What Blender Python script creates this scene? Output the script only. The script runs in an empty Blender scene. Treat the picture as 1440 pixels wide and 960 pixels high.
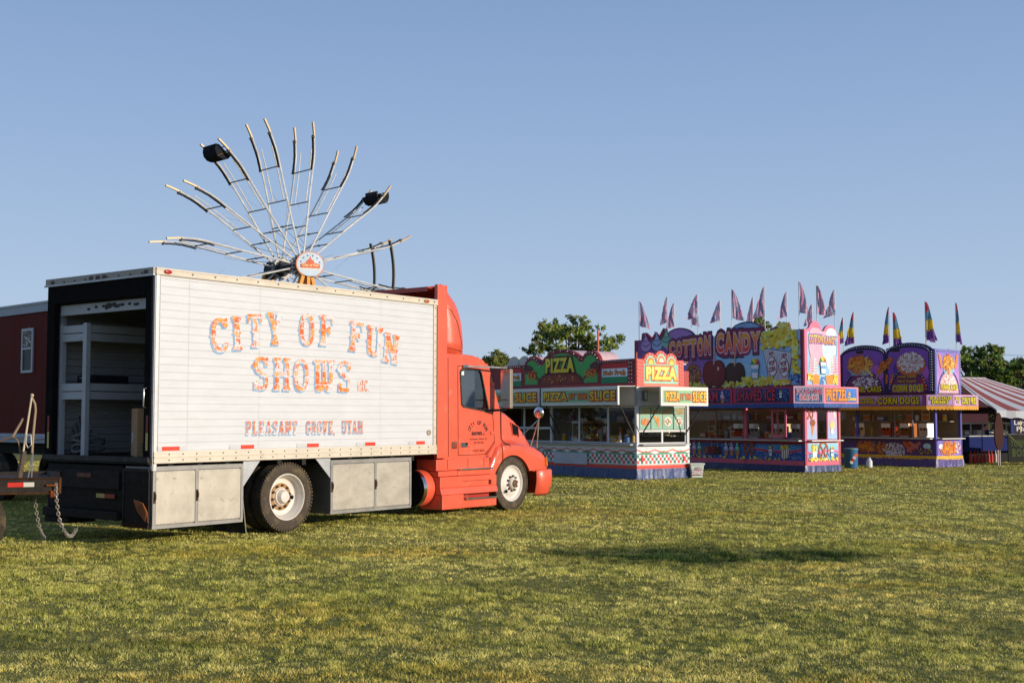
import bpy, math, random
import numpy as np
from mathutils import Vector, Matrix
from mathutils.geometry import tessellate_polygon
C = bpy.context.scene
COL = C.collection
R = math.radians
PI = math.pi
rnd = random.Random(7)

# ---------------------------------------------------------------- camera, sky, sun, exposure
CAM_Z = 1.72
cd = bpy.data.cameras.new('camera'); cam = bpy.data.objects.new('camera', cd); COL.objects.link(cam)
cd.sensor_width = 36; cd.lens = 1733/1440*36; cd.clip_end = 3000; cd.clip_start = .1
cam.location = (0, 0, CAM_Z); cam.rotation_euler = (PI/2 + math.atan(108/1733), 0, 0)
C.camera = cam
SUN_EL, SUN_AZ = R(12.5), R(117)          # azimuth clockwise from +Y
w = bpy.data.worlds.new('World'); C.world = w; w.use_nodes = True
nt = w.node_tree; bg = nt.nodes['Background']
sky = nt.nodes.new('ShaderNodeTexSky'); sky.sky_type = 'NISHITA'; sky.sun_disc = False
sky.sun_elevation = SUN_EL; sky.sun_rotation = SUN_AZ; sky.altitude = 1400; sky.air_density = 1.0; sky.dust_density = .6; sky.ozone_density = 1.0
bg.inputs[1].default_value = .13
# the clear evening air of this valley is bluer than the stock atmosphere: tint the sky by its own height above the horizon
_g = nt.nodes.new('ShaderNodeTexCoord'); _s = nt.nodes.new('ShaderNodeSeparateXYZ'); nt.links.new(_g.outputs['Generated'], _s.inputs[0])
_r = nt.nodes.new('ShaderNodeValToRGB'); nt.links.new(_s.outputs[2], _r.inputs[0]); _e = _r.color_ramp.elements
_e[0].position = 0; _e[0].color = (.50, .60, .75, 1); _e[1].position = 1; _e[1].color = (.10, .19, .42, 1)
for _p, _c in ((.10, (.415, .545, .745, 1)), (.20, (.33, .465, .70, 1)), (.33, (.235, .365, .615, 1)), (.55, (.16, .27, .5, 1))): _q = _e.new(_p); _q.color = _c
_k = nt.nodes.new('ShaderNodeVectorMath'); _k.operation = 'SCALE'; _k.inputs['Scale'].default_value = 1/.13; nt.links.new(_r.outputs[0], _k.inputs[0])
_m = nt.nodes.new('ShaderNodeMix'); _m.data_type = 'RGBA'; _m.inputs[0].default_value = .92
nt.links.new(sky.outputs[0], _m.inputs[6]); nt.links.new(_k.outputs[0], _m.inputs[7]); nt.links.new(_m.outputs[2], bg.inputs[0])
sl = bpy.data.lights.new('sun', 'SUN'); sl.energy = 4.6; sl.angle = R(.5); sl.color = (1, .88, .73)
so = bpy.data.objects.new('sun', sl); COL.objects.link(so)
sv = Vector((math.sin(SUN_AZ)*math.cos(SUN_EL), math.cos(SUN_AZ)*math.cos(SUN_EL), math.sin(SUN_EL)))
so.rotation_euler = sv.to_track_quat('Z', 'Y').to_euler(); so.location = sv*60
C.view_settings.view_transform = 'Standard'; C.view_settings.look = 'None'
C.view_settings.gamma = 1; C.view_settings.use_curve_mapping = False; C.view_settings.exposure = 0

# ---------------------------------------------------------------- materials
def hx(s, k=1.0):
    s = s.lstrip('#'); o = []
    for i in (0, 2, 4):
        c = int(s[i:i+2], 16)/255
        o.append((c/12.92 if c <= .04045 else ((c+.055)/1.055)**2.4)*k)
    return tuple(o)
def mat(name, rough=.5, metal=0, var=.12, scale=3, bump=0, bscale=30, coat=0, trans=0, stretch=(1, 1, 1), spec=.5, dirt=None):
    m = bpy.data.materials.new(name); m.use_nodes = True; n = m.node_tree.nodes; l = m.node_tree.links
    b = n['Principled BSDF']; b.inputs['Roughness'].default_value = rough; b.inputs['Metallic'].default_value = metal
    b.inputs['Coat Weight'].default_value = coat; b.inputs['Coat Roughness'].default_value = .12; b.inputs['Specular IOR Level'].default_value = spec
    a = n.new('ShaderNodeAttribute'); a.attribute_name = 'col'
    tc = n.new('ShaderNodeTexCoord'); mp = n.new('ShaderNodeMapping'); mp.inputs['Scale'].default_value = stretch
    l.new(tc.outputs['Object'], mp.inputs[0])
    no = n.new('ShaderNodeTexNoise'); no.inputs['Scale'].default_value = scale; no.inputs['Detail'].default_value = 6; no.inputs['Roughness'].default_value = .65
    l.new(mp.outputs[0], no.inputs['Vector'])
    mr = n.new('ShaderNodeMapRange'); mr.inputs[1].default_value = .3; mr.inputs[2].default_value = .7
    mr.inputs[3].default_value = 1-var; mr.inputs[4].default_value = 1+var*.5
    l.new(no.outputs[0], mr.inputs[0])
    mx = n.new('ShaderNodeVectorMath'); mx.operation = 'SCALE'; l.new(a.outputs['Color'], mx.inputs[0]); l.new(mr.outputs[0], mx.inputs['Scale'])
    src = mx.outputs[0]
    if dirt:
        n2 = n.new('ShaderNodeTexNoise'); n2.inputs['Scale'].default_value = dirt[2]; n2.inputs['Detail'].default_value = 8; n2.inputs['Roughness'].default_value = .7
        l.new(mp.outputs[0], n2.inputs['Vector'])
        r2 = n.new('ShaderNodeMapRange'); r2.inputs[1].default_value = dirt[3]; r2.inputs[2].default_value = dirt[3]+.12; r2.inputs[4].default_value = dirt[1]
        l.new(n2.outputs[0], r2.inputs[0])
        mm = n.new('ShaderNodeMix'); mm.data_type = 'RGBA'; l.new(r2.outputs[0], mm.inputs[0]); l.new(src, mm.inputs[6]); mm.inputs[7].default_value = (*dirt[0], 1)
        src = mm.outputs[2]
    l.new(src, b.inputs['Base Color'])
    rr = n.new('ShaderNodeMapRange'); rr.inputs[3].default_value = max(.03, rough-.1); rr.inputs[4].default_value = min(1, rough+.15)
    l.new(no.outputs[0], rr.inputs[0]); l.new(rr.outputs[0], b.inputs['Roughness'])
    if bump:
        nb = n.new('ShaderNodeTexNoise'); nb.inputs['Scale'].default_value = bscale; nb.inputs['Detail'].default_value = 5
        l.new(mp.outputs[0], nb.inputs['Vector'])
        bp = n.new('ShaderNodeBump'); bp.inputs['Strength'].default_value = bump; bp.inputs['Distance'].default_value = .02
        l.new(nb.outputs[0], bp.inputs['Height']); l.new(bp.outputs[0], b.inputs['Normal'])
    if trans:
        t = n.new('ShaderNodeBsdfTranslucent'); l.new(src, t.inputs[0]); mxs = n.new('ShaderNodeMixShader'); mxs.inputs[0].default_value = trans
        l.new(b.outputs[0], mxs.inputs[1]); l.new(t.outputs[0], mxs.inputs[2]); l.new(mxs.outputs[0], n['Material Output'].inputs[0])
    return m
DIRT = hx('#4a3b2c')
M = {}
M['paint'] = mat('printed_panel', .42, var=.14, scale=1.5, spec=.4)
M['wall'] = mat('painted_wall', .5, var=.15, scale=2, bump=.15, bscale=4, dirt=(DIRT, .35, 3, .6))
M['white'] = mat('white_aluminium_siding', .42, var=.06, scale=2.2, stretch=(1, 1, 3), bump=.15, bscale=3, dirt=(hx('#b9a98c'), .5, 5, .62), spec=.4)
M['cab'] = mat('orange_red_truck_paint', .40, var=.1, scale=1.6, coat=.25, bump=.05, bscale=3, dirt=(hx('#c08a70'), .45, 5, .57))
M['metal'] = mat('weathered_aluminium', .5, metal=.7, var=.18, scale=2.6, bump=.25, bscale=2.5, stretch=(1, 1, 1.4), dirt=(hx('#6b5b48'), .55, 7, .58))
M['chrome'] = mat('polished_metal', .16, metal=1, var=.1, scale=8)
M['steel'] = mat('rusty_black_steel', .65, spec=.12, var=.5, scale=9, bump=.4, bscale=40, dirt=(hx('#6e3a1c'), .9, 14, .6))
M['galv'] = mat('galvanised_tube', .42, metal=.35, var=.25, scale=4)
M['rubber'] = mat('tyre_rubber', .85, var=.3, scale=12, bump=.4, bscale=60, dirt=(hx('#6d5d40'), .6, 6, .5))
M['dark'] = mat('dark_interior', .9, var=.4, scale=5, spec=.05)
M['soot'] = mat('matt_red_panel', .6, var=.25, scale=1.2, spec=.12, bump=.15, bscale=3)
M['cloth'] = mat('flag_fabric', .85, var=.12, scale=6, trans=.5)
M['canvas'] = mat('striped_canvas', .8, var=.12, scale=1.5, trans=.15, bump=.2, bscale=4)
M['tarp'] = mat('vinyl_skirt', .38, var=.2, scale=3, bump=.5, bscale=7)
M['bark'] = mat('bark', .9, var=.4, scale=14, bump=.6, bscale=30)
M['leaf'] = mat('leaves', .55, var=.3, scale=1.2, trans=.35)
M['card'] = mat('cardboard', .8, var=.15, scale=8)
def glassmat(name, tint, refl, rough=.02):
    m = bpy.data.materials.new(name); m.use_nodes = True; n = m.node_tree.nodes; l = m.node_tree.links; n.remove(n['Principled BSDF'])
    t = n.new('ShaderNodeBsdfTransparent'); t.inputs[0].default_value = (*tint, 1)
    g = n.new('ShaderNodeBsdfGlossy'); g.inputs['Roughness'].default_value = rough
    f = n.new('ShaderNodeLayerWeight'); f.inputs[0].default_value = .25
    mr = n.new('ShaderNodeMapRange'); mr.inputs[3].default_value = refl; mr.inputs[4].default_value = .9; l.new(f.outputs['Fresnel'], mr.inputs[0])
    x = n.new('ShaderNodeMixShader'); l.new(mr.outputs[0], x.inputs[0]); l.new(t.outputs[0], x.inputs[1]); l.new(g.outputs[0], x.inputs[2])
    l.new(x.outputs[0], n['Material Output'].inputs[0]); return m
M['glass'] = glassmat('window_glass', (.55, .6, .6), .22)
M['clear'] = glassmat('clear_pane', (.92, .93, .93), .015)
def worn(name, cols, base, amt, pitch=.108, zoff=1.275):
    """sun-bleached, flaking sign paint: the panel's white shows between the flakes"""
    m = bpy.data.materials.new(name); m.use_nodes = True; n = m.node_tree.nodes; l = m.node_tree.links; b = n['Principled BSDF']; b.inputs['Roughness'].default_value = .55
    tc = n.new('ShaderNodeTexCoord'); mp = n.new('ShaderNodeMapping'); mp.inputs['Scale'].default_value = (1, 1, 1); l.new(tc.outputs['Object'], mp.inputs[0])
    n1 = n.new('ShaderNodeTexNoise'); n1.inputs['Scale'].default_value = 9; n1.inputs['Detail'].default_value = 3; l.new(mp.outputs[0], n1.inputs[0])
    cr = n.new('ShaderNodeValToRGB'); cr.color_ramp.elements[0].position = .42; cr.color_ramp.elements[0].color = (*cols[0], 1)
    cr.color_ramp.elements[1].position = .6; cr.color_ramp.elements[1].color = (*cols[1], 1); l.new(n1.outputs[0], cr.inputs[0])
    n2 = n.new('ShaderNodeTexNoise'); n2.inputs['Scale'].default_value = 34; n2.inputs['Detail'].default_value = 9; n2.inputs['Roughness'].default_value = .72
    mp2 = n.new('ShaderNodeMapping'); mp2.inputs['Scale'].default_value = (1, 1, .55); l.new(tc.outputs['Object'], mp2.inputs[0]); l.new(mp2.outputs[0], n2.inputs[0])
    n3 = n.new('ShaderNodeTexNoise'); n3.inputs['Scale'].default_value = 3.7; n3.inputs['Detail'].default_value = 3; l.new(mp.outputs[0], n3.inputs[0])
    ad = n.new('ShaderNodeMath'); ad.operation = 'MULTIPLY_ADD'; l.new(n3.outputs[0], ad.inputs[0]); ad.inputs[1].default_value = .9; l.new(n2.outputs[0], ad.inputs[2])
    # flaking is worst along the laps of the siding
    sp = n.new('ShaderNodeSeparateXYZ'); l.new(tc.outputs['Object'], sp.inputs[0])
    s1 = n.new('ShaderNodeMath'); s1.operation = 'SUBTRACT'; l.new(sp.outputs[2], s1.inputs[0]); s1.inputs[1].default_value = zoff
    s2 = n.new('ShaderNodeMath'); s2.operation = 'PINGPONG'; l.new(s1.outputs[0], s2.inputs[0]); s2.inputs[1].default_value = pitch/2
    s3 = n.new('ShaderNodeMapRange'); l.new(s2.outputs[0], s3.inputs[0]); s3.inputs[1].default_value = 0; s3.inputs[2].default_value = .014; s3.inputs[3].default_value = .16; s3.inputs[4].default_value = 0
    a2 = n.new('ShaderNodeMath'); a2.operation = 'ADD'; l.new(ad.outputs[0], a2.inputs[0]); l.new(s3.outputs[0], a2.inputs[1])
    mr = n.new('ShaderNodeMapRange'); mr.inputs[1].default_value = amt; mr.inputs[2].default_value = amt+.1; l.new(a2.outputs[0], mr.inputs[0])
    mx = n.new('ShaderNodeMix'); mx.data_type = 'RGBA'; l.new(mr.outputs[0], mx.inputs[0]); l.new(cr.outputs[0], mx.inputs[6]); mx.inputs[7].default_value = (*base, 1)
    l.new(mx.outputs[2], b.inputs['Base Color']); return m
PANEL = (.60, .605, .62)
M['worn_orange'] = worn('flaking_orange_lettering', (hx('#d4581a'), hx('#dc9a48')), PANEL, .945)
M['worn_blue'] = worn('faded_blue_drop_shadow', (hx('#7396b8'), hx('#8aaac6')), PANEL, 1.16)
M['worn_small'] = worn('flaking_small_lettering', (hx('#c9592a'), hx('#d98a58')), PANEL, 1.0)

# ---------------------------------------------------------------- mesh builder
class MB:
    def __init__(s, mtx=None): s.v = []; s.f = []; s.c = []; s.m = mtx or Matrix.Identity(4)
    def add(s, vs, fs, col, vcols=None):
        k = len(s.v); s.v += [tuple(s.m @ Vector(p)) for p in vs]
        for f in fs:
            s.f.append([i+k for i in f]); s.c.append([vcols[i] for i in f] if vcols else [col]*len(f))
        return s
    def box(s, x0, x1, y0, y1, z0, z1, col):
        vs = [(x, y, z) for x in (x0, x1) for y in (y0, y1) for z in (z0, z1)]
        return s.add(vs, [(0, 1, 3, 2), (4, 6, 7, 5), (0, 4, 5, 1), (2, 3, 7, 6), (0, 2, 6, 4), (1, 5, 7, 3)], col)
    def obox(s, p0, p1, wx, wz, col, up=(0, 0, 1)):
        """bar from p0 to p1 with a wx by wz section"""
        a, b = Vector(p0), Vector(p1); d = (b-a).normalized(); u = Vector(up)
        if abs(d.dot(u)) > .99: u = Vector((1, 0, 0))
        r = d.cross(u).normalized(); u = r.cross(d); vs = []
        for q in (a, b):
            for i, j in ((-1, -1), (1, -1), (1, 1), (-1, 1)): vs.append(q+r*i*wx/2+u*j*wz/2)
        return s.add(vs, [(0, 1, 2, 3), (7, 6, 5, 4), (0, 4, 5, 1), (1, 5, 6, 2), (2, 6, 7, 3), (3, 7, 4, 0)], col)
    def tube(s, pts, r, col, n=8, caps=True, closed=False):
        P = [Vector(p) for p in pts]; rs = r if isinstance(r, (list, tuple)) else [r]*len(P); vs = []; prev = None
        for i, p in enumerate(P):
            d = (P[min(i+1, len(P)-1)]-P[max(i-1, 0)]).normalized()
            u = prev if prev is not None else (Vector((0, 0, 1)) if abs(d.z) < .9 else Vector((1, 0, 0)))
            a = d.cross(u); a = a.normalized() if a.length > 1e-6 else d.orthogonal().normalized(); b = a.cross(d).normalized(); prev = b
            for k in range(n): t = 2*PI*k/n; vs.append(p+(a*math.cos(t)+b*math.sin(t))*rs[i])
        fs = []
        for i in range(len(P)-1):
            for k in range(n): fs.append((i*n+k, i*n+(k+1) % n, (i+1)*n+(k+1) % n, (i+1)*n+k))
        if caps: fs += [tuple(range(n))[::-1], tuple(range((len(P)-1)*n, len(P)*n))]
        return s.add(vs, fs, col)
    def lathe(s, prof, o, ax, col, n=40, cols=None):
        """prof: (distance along the axis, radius)"""
        o = Vector(o); d = Vector(ax).normalized(); a = d.orthogonal().normalized(); b = d.cross(a); vs = []; fs = []; vc = []
        for i, (t, r) in enumerate(prof):
            for k in range(n): g = 2*PI*k/n; vs.append(o+d*t+(a*math.cos(g)+b*math.sin(g))*max(r, 1e-4)); vc.append(cols[i] if cols else col)
        for i in range(len(prof)-1):
            for k in range(n): fs.append((i*n+k, i*n+(k+1) % n, (i+1)*n+(k+1) % n, (i+1)*n+k))
        return s.add(vs, fs, col, vc)
    def ball(s, o, r, col, n=10, sc=(1, 1, 1)):
        vs = []; fs = []; o = Vector(o); m = n//2+1
        for i in range(m+1):
            th = PI*i/m
            for k in range(n): g = 2*PI*k/n; vs.append(o+Vector((math.sin(th)*math.cos(g)*sc[0], math.sin(th)*math.sin(g)*sc[1], math.cos(th)*sc[2]))*r)
        for i in range(m):
            for k in range(n): fs.append((i*n+k, (i+1)*n+k, (i+1)*n+(k+1) % n, i*n+(k+1) % n))
        return s.add(vs, fs, col)
    def grid(s, rows, col, closed=False, colf=None):
        """rows of points, joined into a sheet"""
        n = len(rows[0]); vs = [p for r in rows for p in r]; fs = []
        for i in range(len(rows)-1):
            for k in range(n if closed else n-1): fs.append((i*n+k, i*n+(k+1) % n, (i+1)*n+(k+1) % n, (i+1)*n+k))
        k0 = len(s.v); s.v += [tuple(s.m @ Vector(p)) for p in vs]
        for f in fs: s.f.append([i+k0 for i in f]); cc = colf(f[0]//n, f[0] % n) if colf else col; s.c.append([cc]*4)
        return s
    def plate(s, outer, holes, fr, d0, d1, col):
        """flat plate with holes; fr = (origin, u, v, n); from depth d0 to d1 along n"""
        o, u, v, nn = [Vector(q) for q in fr]; loops = [outer]+list(holes); flat = [p for lp in loops for p in lp]
        tr = tessellate_polygon([[Vector((p[0], p[1], 0)) for p in lp] for lp in loops])
        N = len(flat); vs = [o+u*p[0]+v*p[1]+nn*d1 for p in flat]+[o+u*p[0]+v*p[1]+nn*d0 for p in flat]
        fs = [tuple(t) for t in tr]+[tuple(i+N for i in t[::-1]) for t in tr]; k = 0
        for lp in loops:
            m = len(lp)
            for i in range(m): a, b = k+i, k+(i+1) % m; fs.append((a, b, b+N, a+N))
            k += m
        return s.add(vs, fs, col)
    def build(s, name, m='paint', parent=None, smooth=False, bevel=0, solid=0, sub=0):
        me = bpy.data.meshes.new(name); me.from_pydata(s.v, [], s.f); me.validate(clean_customdata=False) if False else None
        ca = me.color_attributes.new('col', 'FLOAT_COLOR', 'CORNER')
        a = np.ones((sum(len(f) for f in s.f), 4), np.float32); a[:, :3] = np.array([q for cc in s.c for q in cc], np.float32).reshape(-1, 3)
        ca.data.foreach_set('color', a.ravel()); me.materials.append(M[m] if isinstance(m, str) else m)
        if smooth:
            me.shade_smooth(); me.set_sharp_from_angle(angle=R(38))
        o = bpy.data.objects.new(name, me); COL.objects.link(o)
        if parent is not None: o.parent = parent
        if solid: q = o.modifiers.new('solid', 'SOLIDIFY'); q.thickness = solid; q.offset = -1
        if bevel: q = o.modifiers.new('bevel', 'BEVEL'); q.width = bevel; q.segments = 2; q.limit_method = 'ANGLE'; q.angle_limit = R(40)
        return o
def tag(o, label, cat, group=None, kind=None):
    if label: o['label'] = label
    if cat: o['category'] = cat
    if group: o['group'] = group
    if kind: o['kind'] = kind
    return o
def thing(name, label, cat, loc=(0, 0, 0), rz=0, group=None):
    o = bpy.data.objects.new(name, None); COL.objects.link(o); o.empty_display_size = .3
    o.location = loc; o.rotation_euler = (0, 0, rz); return tag(o, label, cat, group)
def struct(o): o['kind'] = 'structure'; return o
def copy_tree(o, loc, rz, label, parent=None):
    c = o.copy(); COL.objects.link(c); c.parent = parent
    if parent is None: c.location = loc; c.rotation_euler = (0, 0, rz); c['label'] = label
    for ch in list(o.children): copy_tree(ch, None, 0, None, c)
    return c

# ---------------------------------------------------------------- printed artwork: flat shapes in thin layers on a board
_tc = {}
def glyphs(body, off):
    k = (body, round(off, 3))
    if k in _tc: return _tc[k]
    cu = bpy.data.curves.new('t', 'FONT'); cu.body = body; cu.size = 1; cu.offset = off; cu.resolution_u = 3; cu.space_character = 1.12
    ob = bpy.data.objects.new('t', cu); me = ob.to_mesh()
    vs = [(v.co.x, v.co.y) for v in me.vertices]; fs = [tuple(p.vertices) for p in me.polygons]
    ob.to_mesh_clear(); bpy.data.objects.remove(ob); bpy.data.curves.remove(cu); _tc[k] = (vs, fs); return _tc[k]
class Art(MB):
    def build(s, name, m='paint', parent=None, **k):
        if m == 'paint': s.c = [[tuple(min(v*1.22, .8) for v in q) for q in cc] for cc in s.c]
        return super().build(name, m, parent, **k)
    def __init__(s, o, u, v, n, mtx=None): super().__init__(mtx); s.fr = [Vector(q) for q in (o, u, v, n)]; s.k = 0
    def pt(s, u, v, L): o, a, b, n = s.fr; return o+a*u+b*v+n*L
    def lay(s, L): s.k += 1; return .004*L+(s.k % 11)*.00032
    def poly(s, pts, col, L=1, vcols=None):
        d = s.lay(L)
        if len(pts) > 4:
            tr = tessellate_polygon([[Vector((p[0], p[1], 0)) for p in pts]]); fs = [tuple(t) for t in tr]
        else: fs = [tuple(range(len(pts)))]
        return s.add([s.pt(p[0], p[1], d) for p in pts], fs, col, vcols)
    def rect(s, u0, v0, u1, v1, col, L=1, top=None):
        return s.poly([(u0, v0), (u1, v0), (u1, v1), (u0, v1)], col, L, [col, col, top, top] if top else None)
    def disc(s, u, v, ru, rv, col, L=1, a0=0, a1=360, n=20, rot=0):
        full = a1-a0 >= 360; P = []
        for i in range(n+(0 if full else 1)):
            t = R(a0+(a1-a0)*i/n); x, y = ru*math.cos(t), rv*math.sin(t); P.append((u+x*math.cos(rot)-y*math.sin(rot), v+x*math.sin(rot)+y*math.cos(rot)))
        d = s.lay(L); return s.add([s.pt(*p, d) for p in P], [tuple(range(len(P)))], col)
    def ring(s, u, v, r0, r1, col, L=1, a0=0, a1=360, n=24, asp=1):
        P = []
        for i in range(n+1): t = R(a0+(a1-a0)*i/n); P.append(((u+r0*math.cos(t), v+r0*asp*math.sin(t)), (u+r1*math.cos(t), v+r1*asp*math.sin(t))))
        d = s.lay(L); vs = [s.pt(*q, d) for p in P for q in p]; return s.add(vs, [(2*i, 2*i+1, 2*i+3, 2*i+2) for i in range(n)], col)
    def line(s, pts, wd, col, L=1):
        """a brush stroke"""
        d = s.lay(L); vs = []
        for i, p in enumerate(pts):
            a = pts[max(i-1, 0)]; b = pts[min(i+1, len(pts)-1)]; t = Vector((b[0]-a[0], b[1]-a[1])); t = t.normalized() if t.length else Vector((1, 0)); q = (-t.y*wd/2, t.x*wd/2)
            vs += [s.pt(p[0]+q[0], p[1]+q[1], d), s.pt(p[0]-q[0], p[1]-q[1], d)]
        return s.add(vs, [(2*i, 2*i+1, 2*i+3, 2*i+2) for i in range(len(pts)-1)], col)
    def text(s, body, u, v, wd, h, layers, L=3, top=None, rot=0, shear=0):
        """fits the words into the box (u, v, wd, h); layers = [(offset, colour)], back to front"""
        bv, _ = glyphs(body, 0)
        x0, x1 = min(p[0] for p in bv), max(p[0] for p in bv); y0, y1 = min(p[1] for p in bv), max(p[1] for p in bv)
        if body in ('-',): y0, y1 = .2, .5
        sx, sy = wd/(x1-x0), h/(y1-y0); cr, sr = math.cos(rot), math.sin(rot)
        for i, (off, col) in enumerate(layers):
            vs, fs = glyphs(body, off); d = s.lay(L+i)
            Q = []; vc = []
            for x, y in vs:
                a, b = (x-x0)*sx-wd/2, (y-y0)*sy-h/2; a += shear*b; Q.append(s.pt(u+wd/2+a*cr-b*sr, v+h/2+a*sr+b*cr, d))
                t = min(max((y-y0)/(y1-y0), 0), 1); vc.append(tuple(col[j]*(1-t)+top[j]*t for j in range(3)) if top and i == len(layers)-1 else col)
            s.add(Q, fs, col, vc)
    def popcorn(s, u0, v0, u1, v1, n, L=4, r=.06, seed=1):
        g = random.Random(seed)
        for i in range(n):
            u, v = g.uniform(u0, u1), g.uniform(v0, v1); c = g.choice([hx('#f0d040'), hx('#e4be30'), hx('#f8e888'), hx('#d8ac28')])
            for j in range(3):
                a = g.uniform(0, 6.28); s.disc(u+math.cos(a)*r*.5, v+math.sin(a)*r*.5, r*.6, r*.55, c if j else hx('#7a5a14'), L+(1 if j else 0), n=8)
W_ = hx('#e9e6df'); BLK = (.008, .008, .009)

# ---------------------------------------------------------------- ground and grass
def vnoise(x, y, sc, seed=0):
    x = np.asarray(x)/sc+seed*17.3; y = np.asarray(y)/sc+seed*9.1; xi = np.floor(x).astype(np.int64); yi = np.floor(y).astype(np.int64); fx = x-xi; fy = y-yi
    def h(a, b): q = np.sin(a*127.1+b*311.7+seed*74.7)*43758.5453; return q-np.floor(q)
    fx = fx*fx*(3-2*fx); fy = fy*fy*(3-2*fy)
    return (h(xi, yi)*(1-fx)+h(xi+1, yi)*fx)*(1-fy)+(h(xi, yi+1)*(1-fx)+h(xi+1, yi+1)*fx)*fy
DARK_PATCHES = [(2.05, 15.55, 1.15, .95, .2), (3.7, 15.5, .85, .5, .18), (1.0, 15.9, .6, .45, .14), (-3.3, 9.6, 1.0, .35, .05), (4.0, 10.2, .9, .35, .04), (-.2, 12.9, 1.3, .3, .035), (4.6, 20.2, .7, .35, .03), (6.6, 13.8, 1.2, .3, .03)]  # patches with darker coloured blades and a slight dip in the ground
def gz(x, y):
    z = (vnoise(x, y, 1.7, 1)-.5)*.035+(vnoise(x, y, .55, 2)-.5)*.022+(vnoise(x, y, 6, 3)-.5)*.05
    for cx, cy, rx, ry, dp in DARK_PATCHES: z = z-dp*.13*np.exp(-(((x-cx)/rx)**2+((y-cy)/ry)**2)**1.5)
    fade = np.clip((60-np.hypot(x, y))/30, 0, 1)
    return z*fade-.012
def grid_axis(lo, hi, step, far):
    a = list(np.arange(lo, hi+1e-6, step)); s = step; p = hi
    while p < far: s *= 1.35; p += s; a.append(p)
    s = step; p = lo
    while p > -far: s *= 1.35; p -= s; a.insert(0, p)
    return np.array(a)
gx, gy = grid_axis(-14, 26, .16, 900), grid_axis(3, 50, .16, 900)
X, Y = np.meshgrid(gx, gy); Z = gz(X, Y)
nx, ny = len(gx), len(gy)
me = bpy.data.meshes.new('lawn')
V = np.stack([X.ravel(), Y.ravel(), Z.ravel()], 1).astype(np.float32)
i = np.arange(nx*ny).reshape(ny, nx); Fq = np.stack([i[:-1, :-1], i[:-1, 1:], i[1:, 1:], i[1:, :-1]], -1).reshape(-1, 4)
me.vertices.add(len(V)); me.vertices.foreach_set('co', V.ravel()); me.loops.add(Fq.size); me.loops.foreach_set('vertex_index', Fq.ravel().astype(np.int32))
me.polygons.add(len(Fq)); me.polygons.foreach_set('loop_start', (np.arange(len(Fq))*4).astype(np.int32)); me.update(); me.shade_smooth()
gm = bpy.data.materials.new('mown_grass_ground'); gm.use_nodes = True; n = gm.node_tree.nodes; l = gm.node_tree.links; b = n['Principled BSDF']; b.inputs['Roughness'].default_value = .9; b.inputs['Specular IOR Level'].default_value = .1
tc = n.new('ShaderNodeTexCoord'); n1 = n.new('ShaderNodeTexNoise'); n1.inputs['Scale'].default_value = .35; n1.inputs['Detail'].default_value = 8; n1.inputs['Roughness'].default_value = .7; l.new(tc.outputs['Object'], n1.inputs[0])
cr = n.new('ShaderNodeValToRGB'); E = cr.color_ramp.elements; E[0].position = .3; E[0].color = (.13, .135, .028, 1); E[1].position = .7; E[1].color = (.33, .29, .085, 1); l.new(n1.outputs[0], cr.inputs[0])
n2 = n.new('ShaderNodeTexNoise'); n2.inputs['Scale'].default_value = 22; n2.inputs['Detail'].default_value = 6; l.new(tc.outputs['Object'], n2.inputs[0])
mm = n.new('ShaderNodeMix'); mm.data_type = 'RGBA'; mm.blend_type = 'MULTIPLY'; mm.inputs[0].default_value = .7; l.new(cr.outputs[0], mm.inputs[6])
mr = n.new('ShaderNodeMapRange'); mr.inputs[1].default_value = .3; mr.inputs[2].default_value = .7; mr.inputs[3].default_value = .45; mr.inputs[4].default_value = 1.25; l.new(n2.outputs[0], mr.inputs[0]); l.new(mr.outputs[0], mm.inputs[7])
l.new(mm.outputs[2], b.inputs['Base Color']); bp = n.new('ShaderNodeBump'); bp.inputs['Strength'].default_value = .9; bp.inputs['Distance'].default_value = .03; l.new(n2.outputs[0], bp.inputs['Height']); l.new(bp.outputs[0], b.inputs['Normal'])
me.materials.append(gm); lawn = bpy.data.objects.new('lawn', me); COL.objects.link(lawn); struct(lawn)

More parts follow.
